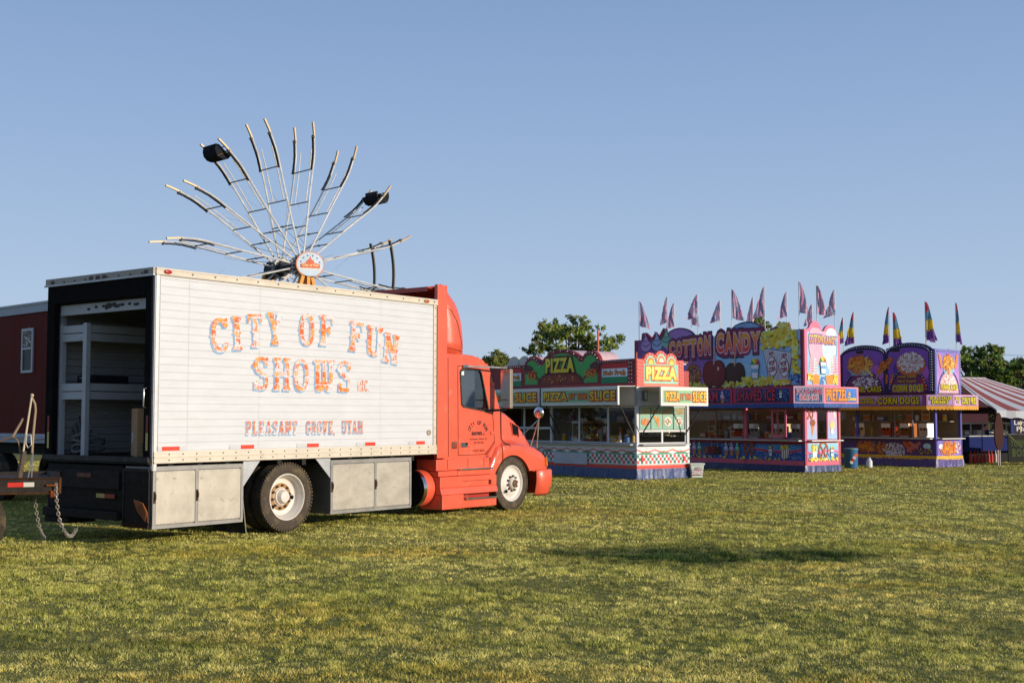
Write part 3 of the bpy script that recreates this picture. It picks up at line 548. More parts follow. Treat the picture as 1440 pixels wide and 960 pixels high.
# wheels
def wheel(cx, cy, side, kind, rr=.52):
    """axis along y; side=-1: the outer face looks at -y"""
    wt = thing('wheel', None, None); del_keys = [k_ for k_ in ('label', 'category') if k_ in wt]
    for k_ in del_keys: del wt[k_]
    wt.parent = truck
    o = (cx, cy, rr); ax = (0, side, 0)      # profile distance grows outward
    tp = [(-.27, rr*.64), (-.275, rr*.72), (-.27, rr*.86), (-.255, rr*.95), (-.23, rr*.985), (-.20, rr*.995)]
    for g0 in (-.19, -.145, -.10, -.055): tp += [(g0, rr), (g0+.003, rr-.014), (g0+.013, rr-.014), (g0+.016, rr)]
    tp += [(-.025, rr*.992), (-.008, rr*.97), (.0, rr*.93), (.008, rr*.86), (.011, rr*.80), (.006, rr*.735), (.004, rr*.73), (.003, rr*.70), (-.012, rr*.665)]
    RB = hx('#54483a', .75)
    t = MB(); t.lathe(tp, o, ax, RB, 56)
    for j in range(60):       # shoulder tread blocks
        a = 2*PI*j/60; d = Vector((math.cos(a), 0, math.sin(a))); c0 = Vector(o)+d*(rr-.012)+Vector((0, side*-.014, 0)); u = Vector((-d.z, 0, d.x))
        t.obox(c0-u*.016, c0+u*.016, .04, .03, RB, up=d)
    t.build('tyre', 'rubber', wt, smooth=True)
    WR = (.66, .61, .54); RU = hx('#6e3f22')
    if kind == 'dual':
        prof = [(-.012, rr*.68), (.006, rr*.675), (.008, rr*.65), (-.012, rr*.625), (-.03, rr*.62), (-.06, rr*.575), (-.10, rr*.56), (-.135, rr*.53), (-.148, rr*.46), (-.150, rr*.30), (-.142, rr*.26), (-.11, rr*.24), (-.10, rr*.2), (-.04, rr*.16), (-.03, .0)]
        hub = -.15; rl = rr*.33
    else:
        prof = [(-.012, rr*.68), (.006, rr*.675), (.008, rr*.65), (-.006, rr*.625), (-.03, rr*.60), (-.045, rr*.52), (-.02, rr*.43), (-.004, rr*.36), (.0, rr*.30), (.0, rr*.235), (.03, rr*.22), (.06, rr*.19), (.075, rr*.15), (.08, 0)]
        hub = 0; rl = rr*.275
    r_ = MB(); r_.lathe(prof, o, ax, WR, 44); RM = r_.build('rim', 'wall', wt, smooth=True)
    nb = MB()
    for j in range(10):
        a = 2*PI*(j+.3)/10; c0 = Vector(o)+Vector((math.cos(a)*rl, side*hub, math.sin(a)*rl)); nb.tube([c0, c0+Vector((0, side*.03, 0))], .021, (.10, .05, .03), 6); nb.tube([c0, c0+Vector((0, side*.05, 0))], .012, (.16, .09, .06), 6)
    if kind == 'dual':
        rs_ = MB(); rs_.lathe([(-.1455, rr*.40), (-.1445, rr*.26)], o, ax, hx('#a8845c'), 28); rs_.build('rust_ring', 'steel', RM, smooth=True)
    if kind == 'dual': nb.lathe([(-.135, rr*.23), (-.10, rr*.21), (-.09, rr*.15), (-.05, rr*.14), (-.045, 0)], o, ax, hx('#94704e'), 20)
    else: nb.lathe([(.012, rr*.17), (.085, rr*.15), (.09, rr*.12), (.1, 0)], o, ax, (.16, .09, .055), 16)
    nb.build('lug_nuts', 'steel', RM)
    for j in ((0, 3) if kind == 'dual' else (3,)):
        hh = MB(); a = {0: R(-5), 3: R(222)}[j]; rd = rr*.43; c0 = Vector(o)+Vector((math.cos(a)*rd, side*(hub-.018+(.024 if kind == 'dual' else .012)), math.sin(a)*rd)); hh.tube([c0, c0+Vector((0, side*.012, 0))], .032, BLK, 14)
        hh.build('hand_hole', 'dark', RM)
    if kind == 'dual':
        t = MB(); t.lathe(tp, (cx, cy-side*.33, rr), ax, RB, 40); t.build('inner_tyre', 'rubber', wt, smooth=True)
    return wt
wheel(2.48, .04, -1, 'dual', .525); wheel(2.48, 2.56, 1, 'dual', .525); wheel(8.09, .03, -1, 'steer', .50); wheel(8.09, 2.55, 1, 'steer', .50)
# fuel tank
q = MB(); q.lathe([(0, 0), (0, .26), (.015, .30), (.03, .315)], (5.62, .36, .50), (1, 0, 0), (.012, .011, .011), 36); q.build('tank_end', 'steel', truck, smooth=True)
q = MB(); q.lathe([(.03, .318), (.62, .318), (.63, 0)], (5.62, .36, .50), (1, 0, 0), OR, 36); TK = q.build('fuel_tank', 'cab', truck, smooth=True)
q = MB(); q.lathe([(.005, .322), (.09, .323)], (5.62, .36, .50), (1, 0, 0), (.7, .65, .58), 36); q.build('strap', 'chrome', TK, smooth=True)

# --- cab
cab = MB(); SD = ((0, .07, 0), (1, 0, 0), (0, 0, 1), (0, -1, 0)); SL = ((0, 2.53, 0), (1, 0, 0), (0, 0, 1), (0, 1, 0))
WIN = [(6.66, 1.98), (6.72, 1.93), (7.36, 1.855), (7.44, 1.88), (7.22, 2.55), (7.17, 2.60), (6.67, 2.60), (6.62, 2.55)]
OUT = [(6.16, 1.0), (7.80, 1.0), (7.80, 1.90), (7.68, 1.98), (7.40, 2.68), (7.28, 2.79), (7.05, 2.85), (6.7, 2.87), (6.16, 2.87)]
cab.plate(OUT, [WIN], SD, -.05, 0, OR); cab.plate(OUT, [WIN], SL, -.05, 0, OR)
# roof and back as a rounded sheet
def sect(x, z, rr=.10):
    P = []
    for sg, y in ((1, .07), (-1, 2.53)):
        A = [(y+sg*rr*(1-math.cos(R(t_))), z-rr*(1-math.sin(R(t_)))) for t_ in (0, 22, 45, 67, 90)]
        P += A if sg == 1 else A[::-1]
    return [(x, a_, b_) for a_, b_ in P]
rows = [sect(x, z) for x, z in ((6.16, 2.89), (6.7, 2.89), (7.05, 2.875), (7.28, 2.81), (7.40, 2.71))]
cab.grid(rows, OR); cab.box(6.14, 6.18, .07, 2.53, 1.0, 2.88, ORD); cab.box(6.2, 7.8, .12, 2.48, 1.0, 1.05, (.03, .03, .03))
for y in (.07, 2.45): cab.obox((7.72, y+.04, 1.93), (7.41, y+.04, 2.69), .085, .06, OR)
cab.obox((7.42, .1, 2.70), (7.42, 2.5, 2.70), .06, .06, OR)
CB = cab.build('cab', 'cab', truck, smooth=True)
MB().add([(7.74, .12, 1.93), (7.74, 2.48, 1.93), (7.43, 2.45, 2.68), (7.43, .15, 2.68)], [(0, 1, 2, 3)], (1, 1, 1)).build('windshield', 'glass', truck, solid=.006)
for y, s_ in ((.085, 1), (2.515, -1)):
    g2 = MB(); g2.plate([(a_, b_) for a_, b_ in WIN], [], ((0, y, 0), (1, 0, 0), (0, 0, 1), (0, -1, 0)), 0, .005, (1, 1, 1)); g2.build('side_window', 'glass', truck)
q = MB(); cx_ = sum(p[0] for p in WIN)/8; cz_ = sum(p[1] for p in WIN)/8
o2 = [(cx_+(p[0]-cx_)*1.045, cz_+(p[1]-cz_)*1.045) for p in WIN]; i2 = [(cx_+(p[0]-cx_)*.97, cz_+(p[1]-cz_)*.97) for p in WIN]
q.plate(o2, [i2], ((0, .07, 0), (1, 0, 0), (0, 0, 1), (0, -1, 0)), -.01, .012, (.02, .02, .02)); q.build('window_seal', 'rubber', truck)
a = Art((0, .084, 0), (1, 0, 0), (0, 0, 1), (0, -1, 0)); a.rect(6.67, 2.50, 6.74, 2.57, (.7, .65, .6)); a.build('window_sticker', 'paint', truck)
for y in (.35, 1.6):
    q = MB(); q.box(6.55, 7.05, y, y+.5, 1.05, 1.5, (.06, .06, .065)); q.box(6.42, 6.58, y, y+.5, 1.4, 2.25, (.055, .055, .06)); q.box(6.44, 6.56, y+.1, y+.4, 2.25, 2.45, (.05, .05, .055)); q.build('seat', 'dark', truck, bevel=.05)
q = MB(); q.box(7.35, 7.72, .12, 2.48, 1.5, 1.88, (.05, .05, .055)); q.build('dashboard', 'dark', truck, bevel=.04)
q = MB(); q.lathe([(0, .24), (.015, .252), (.03, .24), (.015, .228), (0, .24)], (7.22, 1.85, 1.82), (-.75, 0, .6), BLK, 24); q.build('steering_wheel', 'rubber', truck, smooth=True)
# door (panel just proud of the cab) with dark shut lines
def groove(pts, wd=.010, y=.0685, nm='shut_line', mb=None):
    q = mb or MB()
    for a_, b_ in zip(pts, pts[1:]): q.obox((a_[0], y, a_[1]), (b_[0], y, b_[1]), .006, wd, (.10, .02, .01), up=(0, 0, 1) if abs(b_[0]-a_[0]) > abs(b_[1]-a_[1]) else (1, 0, 0))
    return q
q = MB()
for P in ([(6.57, 1.06), (6.55, 2.66)], [(6.55, 2.66), (7.24, 2.66)], [(6.57, 1.06), (7.33, 1.06)], [(7.33, 1.06), (7.62, 1.28)], [(7.62, 1.28), (7.55, 1.92)], [(6.30, 1.04), (6.28, 2.8)]): groove(P, mb=q)
q.build('shut_line', 'dark', truck)
dr = Art((0, .07, 0), (1, 0, 0), (0, 0, 1), (0, -1, 0))
def door_text():
    a = dr; K = (.03, .02, .018)
    s_ = 'CITY OF FUN'; n_ = len(s_)
    for i, c_ in enumerate(s_):
        if c_ == ' ': continue
        t = R(158-i*(136/(n_-1))); cu, cv = 7.13, 1.44; ru, rv = .27, .20; u, v = cu+ru*math.cos(t), cv+rv*math.sin(t)
        a.text(c_, u-.02, v-.035, .040 if c_ != 'I' else .014, .072, [(.03, K)], 1, rot=-(i-(n_-1)/2)*R(11))
    a.text('SHOWS', 6.95, 1.415, .29, .06, [(.04, K)], 1); a.text('INC.', 7.27, 1.415, .07, .03, [(.01, K)], 1)
    a.text('PLEASANT GROVE, UT', 6.90, 1.325, .50, .032, [(.01, hx('#5c1a10'))], 1); a.text('801 785 5502', 7.02, 1.262, .27, .032, [(.01, hx('#5c1a10'))], 1)
    a.text('CE 4233', 7.05, 1.192, .21, .034, [(.01, hx('#b58a6a'))], 1); a.text('US DOT 386610', 6.98, 1.115, .34, .034, [(.01, hx('#5c1a10'))], 1)
door_text(); DR = dr.build('door_lettering', 'paint', truck)
q = MB(); q.box(6.64, 6.83, .055, .069, 1.20, 1.285, (.5, .48, .45)); q.box(6.76, 6.82, .052, .06, 1.245, 1.28, (.03, .03, .03)); q.build('door_handle', 'chrome', truck, bevel=.004)
q = MB(); q.box(6.40, 6.52, .052, .068, 1.19, 1.29, hx('#8a3208')); q.box(6.39, 6.53, .058, .069, 1.18, 1.30, (.05, .03, .02)); q.build('side_marker', 'cab', truck, bevel=.006)
for z in (1.45, 2.35): MB().box(7.50, 7.60, .050, .068, z-.03, z+.03, OR).build('door_hinge', 'cab', truck, bevel=.006)
q = MB()
for z in np.arange(1.15, 2.8, .12): q.tube([(6.24, .07, z), (6.24, .064, z)], .008, ORD, 6)
q.build('rivet_row', 'cab', truck)
# air deflector, side extenders
q = MB(); rows = []
zs = [(2.88, 7.02), (3.1, 7.03), (3.3, 7.01), (3.5, 6.97), (3.68, 6.89), (3.82, 6.79), (3.93, 6.66), (4.01, 6.50), (4.06, 6.32), (4.07, 6.17)]
for z, xf in zs:
    P = []; rr = min(.42, (xf-6.16)*.9+.01)
    for sg, y in ((1, .12), (-1, 2.48)):
        A = [(6.16, y)]+[(xf-rr+rr*math.sin(R(t_)), y+sg*rr*(1-math.cos(R(t_)))*1.1) for t_ in (0, 18, 36, 54, 72, 90)]
        P += A if sg == 1 else A[::-1]
    rows.append([(a_, b_, z) for a_, b_ in P])
rows.append([(6.16+(p[0]-6.16)*.4, 1.3+(p[1]-1.3)*.96, 4.085) for p in rows[-1]])
q.grid(rows, OR); q.build('roof_air_deflector', 'cab', truck, smooth=True, solid=.03)
q = MB()
for P in ([(6.20, 3.72), (6.42, 3.66), (6.60, 3.45), (6.70, 3.15), (6.74, 2.98)], [(6.22, 2.98), (6.5, 2.96), (6.74, 2.93)]): groove(P, .007, .116, mb=q)
q.build('shut_line', 'dark', truck)
for y, s_ in ((.02, 1), (2.5, -1)):
    q = MB(); q.box(5.94, 6.20, y, y+.075, 1.02, 4.08, OR); q.box(5.94, 6.2, y+.0, y+.02, 2.66, 2.672, (.15, .03, .02)); q.build('side_extender', 'cab', truck, bevel=.025)
MB().box(5.98, 6.14, .3, 2.3, 3.98, 4.06, ORD).build('deflector_brace', 'cab', truck)
# lower side: tool box row, steps, skirt
q = MB(); q.box(5.93, 7.42, .03, .5, .80, 1.0, OR); q.box(5.93, 7.42, -.02, .5, .70, .795, OR); q.box(5.93, 7.52, -.06, .5, .50, .695, OR)
q.add([(5.93, -.06, .50), (7.52, -.06, .50), (7.52, -.10, .38), (5.93, -.10, .38), (5.93, .3, .5), (7.52, .3, .5), (7.52, .3, .38), (5.93, .3, .38)], [(0, 3, 2, 1), (0, 1, 5, 4), (3, 7, 6, 2), (0, 4, 7, 3), (1, 2, 6, 5)], OR)
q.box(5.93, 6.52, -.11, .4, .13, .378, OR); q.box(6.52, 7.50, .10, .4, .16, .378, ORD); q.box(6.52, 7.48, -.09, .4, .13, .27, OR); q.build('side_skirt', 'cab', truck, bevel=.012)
for z, y, x0, x1 in ((.815, -.03, 6.50, 7.42), (.29, -.10, 6.58, 7.46)):
    MB().box(x0, x1, y-.03, y+.10, z-.02, z+.012, (.75, .72, .66)).build('step_tread', 'chrome', truck, bevel=.006)
q = MB()
for x in (6.22, 6.79, 7.25): q.box(x, x+.008, .026, .03, .82, 1.0, (.12, .02, .01))
q.box(6.45, 6.458, -.024, -.02, .70, .795, (.12, .02, .01)); q.box(6.55, 7.35, -.064, -.06, .60, .607, (.2, .03, .02)); q.box(7.28, 7.36, -.064, -.06, .52, .60, (.14, .02, .012)); q.build('shut_line', 'dark', truck)
# --- hood and fenders: lofted from cross-sections
def archz(x, cx=8.11, r=.62, cz=.42): return cz+math.sqrt(max(r*r-(x-cx)**2, 0)) if abs(x-cx) < r else 0
def hood(x0, x1, spec, nm, col, n=24, closef=False):
    q = MB(); rows = []
    for i in range(n+1):
        x = x0+(x1-x0)*i/n
        def itp(k_): 
            for A, B in zip(spec, spec[1:]):
                if A[0] <= x <= B[0]+1e-6: t = (x-A[0])/(B[0]-A[0]); return A[k_]+(B[k_]-A[k_])*t
            return spec[-1][k_]
        zb, zf, zh, ye, yh = itp(1), itp(2), itp(3), itp(4), itp(5); zb = max(zb, archz(x))
        zb = min(zb, zf-.06)
        S = [(ye+.06, zb-.015), (ye, zb), (ye-.004, zb+(zf-zb)*.5), (ye, zf-.12*min(1, (zf-zb)*2)), (ye+.02, zf-.05), (ye+.07, zf-.012), (ye+.14, zf+.004), (yh-.05, zf+.02), (yh, zf+.06), (yh+.015, zf+(zh-zf)*.5+.03), (yh+.04, zh-.06), (yh+.09, zh-.012), (yh+.2, zh+.02), (1.3, zh+.07)]
        rows.append([(x, y, z) for y, z in S]+[(x, 2.6-y, z) for y, z in S[-2::-1]])
    q.grid(rows, col)
    if closef: f = rows[-1]; q.add(f, [tuple(range(len(f)))], col)
    return q.build(nm, 'cab', truck, smooth=True, solid=.02)
#  x, bottom, fender top, hood top, outer y, hood-side y
HS = [(7.80, .74, 1.24, 1.93, .03, .30), (8.0, .74, 1.25, 1.90, .03, .29), (8.3, .74, 1.24, 1.80, .03, .28), (8.6, .73, 1.205, 1.655, .03, .30), (8.88, .73, 1.15, 1.475, .04, .34), (9.12, .73, 1.06, 1.30, .06, .40), (9.30, .73, .95, 1.14, .11, .5), (9.40, .74, .85, .98, .20, .6)]
hood(7.80, 9.40, HS, 'hood', OR, 34, True)
hood(7.40, 7.775, [(7.40, .5, .80, .83, .05, .2), (7.55, .62, 1.05, 1.1, .03, .25), (7.66, .70, 1.2, 1.24, .02, .28), (7.775, .74, 1.24, 1.9, .03, .30)], 'cowl_panel', OR, 12)
q = MB(); q.add([(7.34, .064, 1.05), (7.42, .064, 1.05), (7.64, .064, 1.27), (7.60, .064, 1.30)], [(0, 1, 2, 3)], ORD); q.add([(7.36, .066, 1.045), (7.36, .03, .81), (7.44, .025, .81), (7.44, .066, 1.045)], [(0, 1, 2, 3)], ORD); q.build('fender_shade', 'cab', truck, solid=.004)  # flat dark red plates paint in the shade of the flare's hollow
q = MB(); q.box(7.775, 7.80, .06, 2.54, .8, 1.22, BLK); q.box(7.778, 7.797, .33, 2.27, 1.2, 1.88, BLK); q.tube([(7.80, .062, 1.90), (7.81, .062, 1.34), (7.83, .03, 1.285), (7.88, .022, 1.25), (8.0, .020, 1.23), (8.04, .018, 1.19), (8.05, .022, 1.04)], .011, BLK, 6); q.build('hood_seal', 'rubber', truck)
q = MB(); rows = []
for i in range(17): t = PI*i/16; rows.append([(8.11-math.cos(t)*.60, y, .42+math.sin(t)*.60) for y in (.06, .62)])
q.grid(rows, (.012, .012, .012)); q.box(7.7, 8.7, .60, .62, .4, 1.1, BLK); q.build('wheel_arch_liner', 'rubber', truck)
# air intake on the hood side, marker, headlight, badge
q = MB(); P = [(8.40, .318, 1.64), (8.65, .338, 1.56), (8.66, .33, 1.36), (8.43, .31, 1.41)]
q.add([(x, y-.035, z) for x, y, z in P]+[(x, y+.02, z) for x, y, z in P], [(0, 1, 2, 3), (0, 4, 5, 1), (1, 5, 6, 2), (2, 6, 7, 3), (3, 7, 4, 0)], (.012, .012, .014)); IN = q.build('air_intake', 'dark', truck)
q = MB(); pp = [(x, y-.04, z) for x, y, z in P]; q.tube([*pp, pp[0]], .009, OR, 6); q.build('frame', 'cab', IN)
q = MB(); q.add([(9.20, .055, .80), (9.33, .12, .78), (9.33, .13, .90), (9.27, .09, .97), (9.20, .05, .93)], [(0, 1, 2, 3, 4)], hx('#e08010')); q.build('turn_signal', 'cab', truck, solid=-.03)
a = Art((8.92, .030, .85), (.965, .25, 0), (0, 0, 1), (.25, -.965, 0)); a.text('VNM 42', -.03, 0, .22, .05, [(.03, (.75, .72, .7))], 1); a.build('fender_badge', 'chrome', truck)
for y in (.28, 1.95):
    MB().box(9.34, 9.415, y, y+.36, .80, .94, (.5, .5, .5)).build('headlight', 'chrome', truck, bevel=.02)
q = MB()
for i in range(9): q.box(9.40, 9.43, .75, 1.85, .78+i*.035, .79+i*.035, (.3, .3, .3))
q.build('grille', 'chrome', truck)
q = MB(); BP = [(8.82, .01), (9.24, .02), (9.40, .08), (9.50, .30), (9.54, .8), (9.55, 1.3), (9.54, 1.8), (9.50, 2.30), (9.40, 2.52), (9.24, 2.58), (8.82, 2.59)]
pr = [(.715, 0), (.70, -.012), (.55, -.015), (.45, -.006), (.28, .03), (.24, .06)]
q.grid([[(x+(1 if x > 9.1 else 0)*-o_*.8, y+(o_ if y < 1.3 else -o_), z) for x, y in BP] for z, o_ in pr], OR); q.add([(x, y, .715) for x, y in BP], [tuple(range(len(BP)))], OR)
q.build('front_bumper', 'cab', truck, smooth=True, solid=.02)
# mirrors
q = MB(); q.obox((6.70, .06, 2.66), (6.74, -.02, 2.66), .05, .05, (.5, .48, .45)); q.obox((6.72, -.02, 2.655), (7.62, -.22, 2.655), .022, .03, (.35, .32, .3)); q.obox((7.35, .05, 1.86), (7.62, -.22, 1.88), .035, .045, (.03, .03, .03)); MR = q.build('mirror_arm', 'chrome', truck)
q = MB(); q.box(7.56, 7.66, -.34, -.12, 1.90, 2.63, (.25, .2, .14)); MM = q.build('side_mirror', 'wall', truck, bevel=.02)
q = MB(); q.add([(7.552, -.33, 2.07), (7.552, -.13, 2.07), (7.552, -.13, 2.61), (7.552, -.33, 2.61)], [(0, 1, 2, 3)], (.9, .9, .9)); q.add([(7.552, -.33, 1.92), (7.552, -.13, 1.92), (7.552, -.13, 2.05), (7.552, -.33, 2.05)], [(0, 1, 2, 3)], (.9, .9, .9)); q.build('mirror_glass', 'chrome', MM)
q = MB(); q.tube([(9.06, .15, 1.13), (9.06, .10, 1.74)], .012, (.7, .68, .65), 8); q.tube([(8.80, .36, 1.36), (9.06, .10, 1.70)], .010, (.7, .68, .65), 8); q.tube([(9.2, .42, 1.12), (9.06, .10, 1.70)], .010, (.7, .68, .65), 8); q.ball((9.06, .10, 1.83), .115, (.85, .85, .85), 20, (.5, 1, 1)); q.build('hood_mirror', 'chrome', truck, smooth=True)
q = MB(); q.tube([(7.0, .5, 2.86), (7.0, .5, 2.96)], .012, BLK, 6); q.tube([(7.02, 2.1, 2.86), (7.02, 2.1, 2.93)], .03, (.4, .4, .4), 8); q.build('antenna', 'dark', truck)

# ---------------------------------------------------------------- the three food stands (local: x = 0 at the near corner, long counter along -x, short end along +y)
SA = R(36) - PI/2
SL_ = lambda d=0: ((0, -d, 0), (1, 0, 0), (0, 0, 1), (0, -1, 0))      # long front
SS_ = lambda d=0: ((d, 0, 0), (0, 1, 0), (0, 0, 1), (1, 0, 0))         # short end
def board(root, name, face, d, draw, th=.04, m='paint', outline=None, box=None, back=(.1, .1, .1)):
    """a printed board: solid backing with thickness, artwork in thin layers on its face"""
    a = Art(*face(d)); fr = [Vector(q) for q in face(d)]
    if outline: a.plate(outline, [], fr, -th, 0, back)
    elif box: u0, v0, u1, v1 = box; a.plate([(u0, v0), (u1, v0), (u1, v1), (u0, v1)], [], fr, -th, 0, back)
    draw(a); return a.build(name, m, root)
def scallop(a, u0, u1, v, h, n, col, L=1):
    w_ = (u1-u0)/n
    for i in range(n): a.disc(u0+w_*(i+.5), v, w_*.52, h, col, L, 180, 360, 8)
def bulbs(a, pts, r=.018, col=(.75, .85, .8)):
    for p in pts: o, u, v, n = a.fr; a.ball(o+u*p[0]+v*p[1]+n*.035, r*1.25, col, 6)
def pretzel(a, u, v, s, L=3):
    c = hx('#a4501c')
    for k, cc, wd in ((0, hx('#5c2a0c'), .15), (1, c, .11)):
        a.line([(u+s*math.sin(R(t))*.52*(1 if True else 0), v+s*(.12+.62*math.cos(R(t)))) for t in range(-150, 151, 20)], wd*s*1.1, cc, L+k)
        a.line([(u-.26*s, v-.42*s), (u-.12*s, v-.1*s), (u+.12*s, v+.2*s), (u+.36*s, v+.5*s)], wd*s, cc, L+k); a.line([(u+.26*s, v-.42*s), (u+.12*s, v-.1*s), (u-.12*s, v+.2*s), (u-.36*s, v+.5*s)], wd*s, cc, L+k+1)
def softcone(a, u, v, s, col, L=3):
    a.poly([(u-.2*s, v-.18*s), (u+.2*s, v-.18*s), (u+.13*s, v-.55*s), (u-.13*s, v-.55*s)], hx('#b8742c'), L)
    for k in range(5): a.disc(u+.03*s*(-1)**k, v-.1*s+.14*s*k, (.3-.055*k)*s, .11*s, hx('#4a3a55'), L+1, n=14); a.disc(u+.03*s*(-1)**k, v-.09*s+.14*s*k, (.27-.055*k)*s, .085*s, col if k % 2 == 0 else tuple(min(1, q*1.6+.15) for q in col), L+2, n=14)
def snowcup(a, u, v, s, L=3):
    for i, c in enumerate(('#b02a1c', '#d8901c', '#d8c82a', '#2a8a4a')): a.disc(u, v+.18*s, (.30-.0*i)*s, .34*s, hx(c), L, i*45, i*45+46, 6)
    for i, c in enumerate(('#b02a1c', '#d8901c', '#d8c82a', '#2a8a4a')): a.poly([(u, v+.18*s), (u+.30*s*math.cos(R(i*45)), v+.18*s+.34*s*math.sin(R(i*45))), (u+.30*s*math.cos(R(i*45+45)), v+.18*s+.34*s*math.sin(R(i*45+45)))], hx(c), L+1)
    a.poly([(u-.34*s, v+.2*s), (u+.34*s, v+.2*s), (u+.30*s, v+.1*s), (u+.22*s, v-.6*s), (u-.22*s, v-.6*s), (u-.30*s, v+.1*s)], hx('#35405c'), L+2)
    a.poly([(u-.30*s, v+.17*s), (u+.30*s, v+.17*s), (u+.27*s, v+.1*s), (u+.19*s, v-.56*s), (u-.19*s, v-.56*s), (u-.27*s, v+.1*s)], hx('#dfe4ea'), L+3)
    a.rect(u-.22*s, v-.25*s, u+.22*s, v-.05*s, hx('#6a9ac0'), L+4)
def apple(a, u, v, s, col, hi=None, L=3):
    a.line([(u, v+.3*s), (u+.04*s, v+.85*s)], .06*s, hx('#b09070'), L+3)
    a.disc(u-.2*s, v, .34*s, .45*s, tuple(c*.45 for c in col), L); a.disc(u+.2*s, v, .34*s, .45*s, tuple(c*.45 for c in col), L)
    a.disc(u-.18*s, v+.01*s, .31*s, .41*s, col, L+1); a.disc(u+.18*s, v+.01*s, .31*s, .41*s, col, L+1); a.disc(u, v-.03*s, .3*s, .38*s, col, L+2)
    if hi: a.disc(u+.2*s, v+.16*s, .05*s, .07*s, hi, L+3, n=8)
def swirlcone(a, u, v, s, col, L=3):
    dk = tuple(c*.25 for c in col); P = []
    a.disc(u, v, .42*s, .34*s, dk, L); a.disc(u, v, .37*s, .29*s, col, L+1)
    a.poly([(u-.33*s, v+.1*s), (u+.3*s, v+.15*s), (u+.1*s, v+.45*s), (u-.02*s, v+.62*s), (u-.22*s, v+.66*s), (u-.08*s, v+.5*s), (u-.14*s, v+.34*s)], dk, L+2)
    a.poly([(u-.28*s, v+.12*s), (u+.25*s, v+.15*s), (u+.07*s, v+.4*s), (u-.04*s, v+.57*s), (u-.15*s, v+.61*s), (u-.04*s, v+.48*s), (u-.10*s, v+.34*s)], col, L+3)
    a.line([(u-.3*s, v+.04*s), (u, v-.06*s), (u+.3*s, v+.08*s)], .05*s, dk, L+4); a.line([(u-.2*s, v+.24*s), (u, v+.2*s), (u+.2*s, v+.28*s)], .04*s, dk, L+4)
def mess(a, u, v, ru, rv, cols, n, L=3, r=.03, seed=2, strand=False):
    """a heap of food: many small strokes"""
    g = random.Random(seed)
    for i in range(n):
        t = g.uniform(0, 6.28); q = math.sqrt(g.random()); x, y = u+ru*q*math.cos(t), v+rv*q*math.sin(t); c = g.choice(cols)
        if strand: aa = g.uniform(0, 3.14); l_ = g.uniform(1.5, 4)*r; a.line([(x-math.cos(aa)*l_, y-math.sin(aa)*l_), (x-math.sin(aa)*r*.8, y+math.cos(aa)*r*.8), (x+math.cos(aa)*l_, y+math.sin(aa)*l_)], r*.7, c, L+i % 3)
        else: a.disc(x, y, r*g.uniform(.5, 1.2), r*g.uniform(.4, 1), c, L+i % 3, n=7, rot=g.uniform(0, 3))
def stars(a, u0, v0, u1, v1, n, col, L=2, r=.02, seed=4):
    g = random.Random(seed)
    for i in range(n): a.disc(g.uniform(u0, u1), g.uniform(v0, v1), r*g.uniform(.6, 1.2), r*g.uniform(.6, 1.2), col, L, n=5, rot=g.uniform(0, 1))

def stand_shell(root, L, D, H, zc, zw, col, colin, floorc=(.08, .08, .08), posts=(), pz=2.6, back=True):
    """floor, back walls, roof and corner posts; openings on the long front and the short end"""
    q = MB(); q.box(-L, -.02, .03, D, .14, .22, floorc); q.build('floor', 'dark', root)
    q = MB(); q.box(-L, 0, D-.04, D, .2, pz, colin); q.build('back_wall', 'wall', root)
    q = MB(); q.box(-L, -L+.04, .04, D-.04, .2, pz, colin); q.build('end_wall', 'wall', root)
    q = MB(); q.box(-L+.03, -.03, .03, D-.03, pz-.06, pz, colin); q.build('ceiling', 'wall', root)
    q = MB(); q.box(-L+.05, -.05, .05, D-.05, H-.12, H-.06, (.5, .5, .5)); q.build('roof', 'wall', root)
    for x, y in [(-.0, 0), (-L, 0), (0, D), (-L, D)]+[(p, 0) for p in posts]:
        x0 = x-.09 if x > -.01 else x; y0 = y if y < .01 else y-.09
        q = MB(); q.box(x0, x0+.09, y0, y0+.09, .2, pz-.001, col); q.build('corner_post' if (x in (0, -L)) else 'post', 'wall', root, bevel=.006)
def counter(root, L, D, z, col, d=.22, m='metal'):
    MB().box(-L+.05, -.1, -d, .28, z-.035, z, col).build('counter_shelf', m, root, bevel=.006)
    MB().box(-.28, d, .1, D-.1, z-.035, z, col).build('counter_shelf', m, root, bevel=.006)
def frames(root, face, u0, u1, v0, v1, divs, col, t=.04, mid=None):
    q = Art(*face(-.045)); fr = q.fr; cuts = [u0]+list(divs)+[u1]; holes = []
    for a_, b_ in zip(cuts, cuts[1:]):
        if mid: holes.append([(a_+t/2, v0+t/2), (b_-t/2, v0+t/2), (b_-t/2, mid-t/2), (a_+t/2, mid-t/2)]); holes.append([(a_+t/2, mid+t/2), (b_-t/2, mid+t/2), (b_-t/2, v1-t/2), (a_+t/2, v1-t/2)])
        else: holes.append([(a_+t/2, v0+t/2), (b_-t/2, v0+t/2), (b_-t/2, v1-t/2), (a_+t/2, v1-t/2)])
    q.plate([(u0, v0), (u1, v0), (u1, v1), (u0, v1)], holes, fr, -.03, 0, col); F = q.build('window_frame', 'wall', root)
    for h_ in holes:
        if mid and h_[0][1] > v0+t: continue
        g = Art(*face(-.06)); g.poly([(p[0]-.004 if i in (0, 3) else p[0]+.004, p[1]) for i, p in enumerate(h_)], (1, 1, 1), 0); 
        if glass_ok: g.build('pane', 'clear', F)
    return F
glass_ok = True
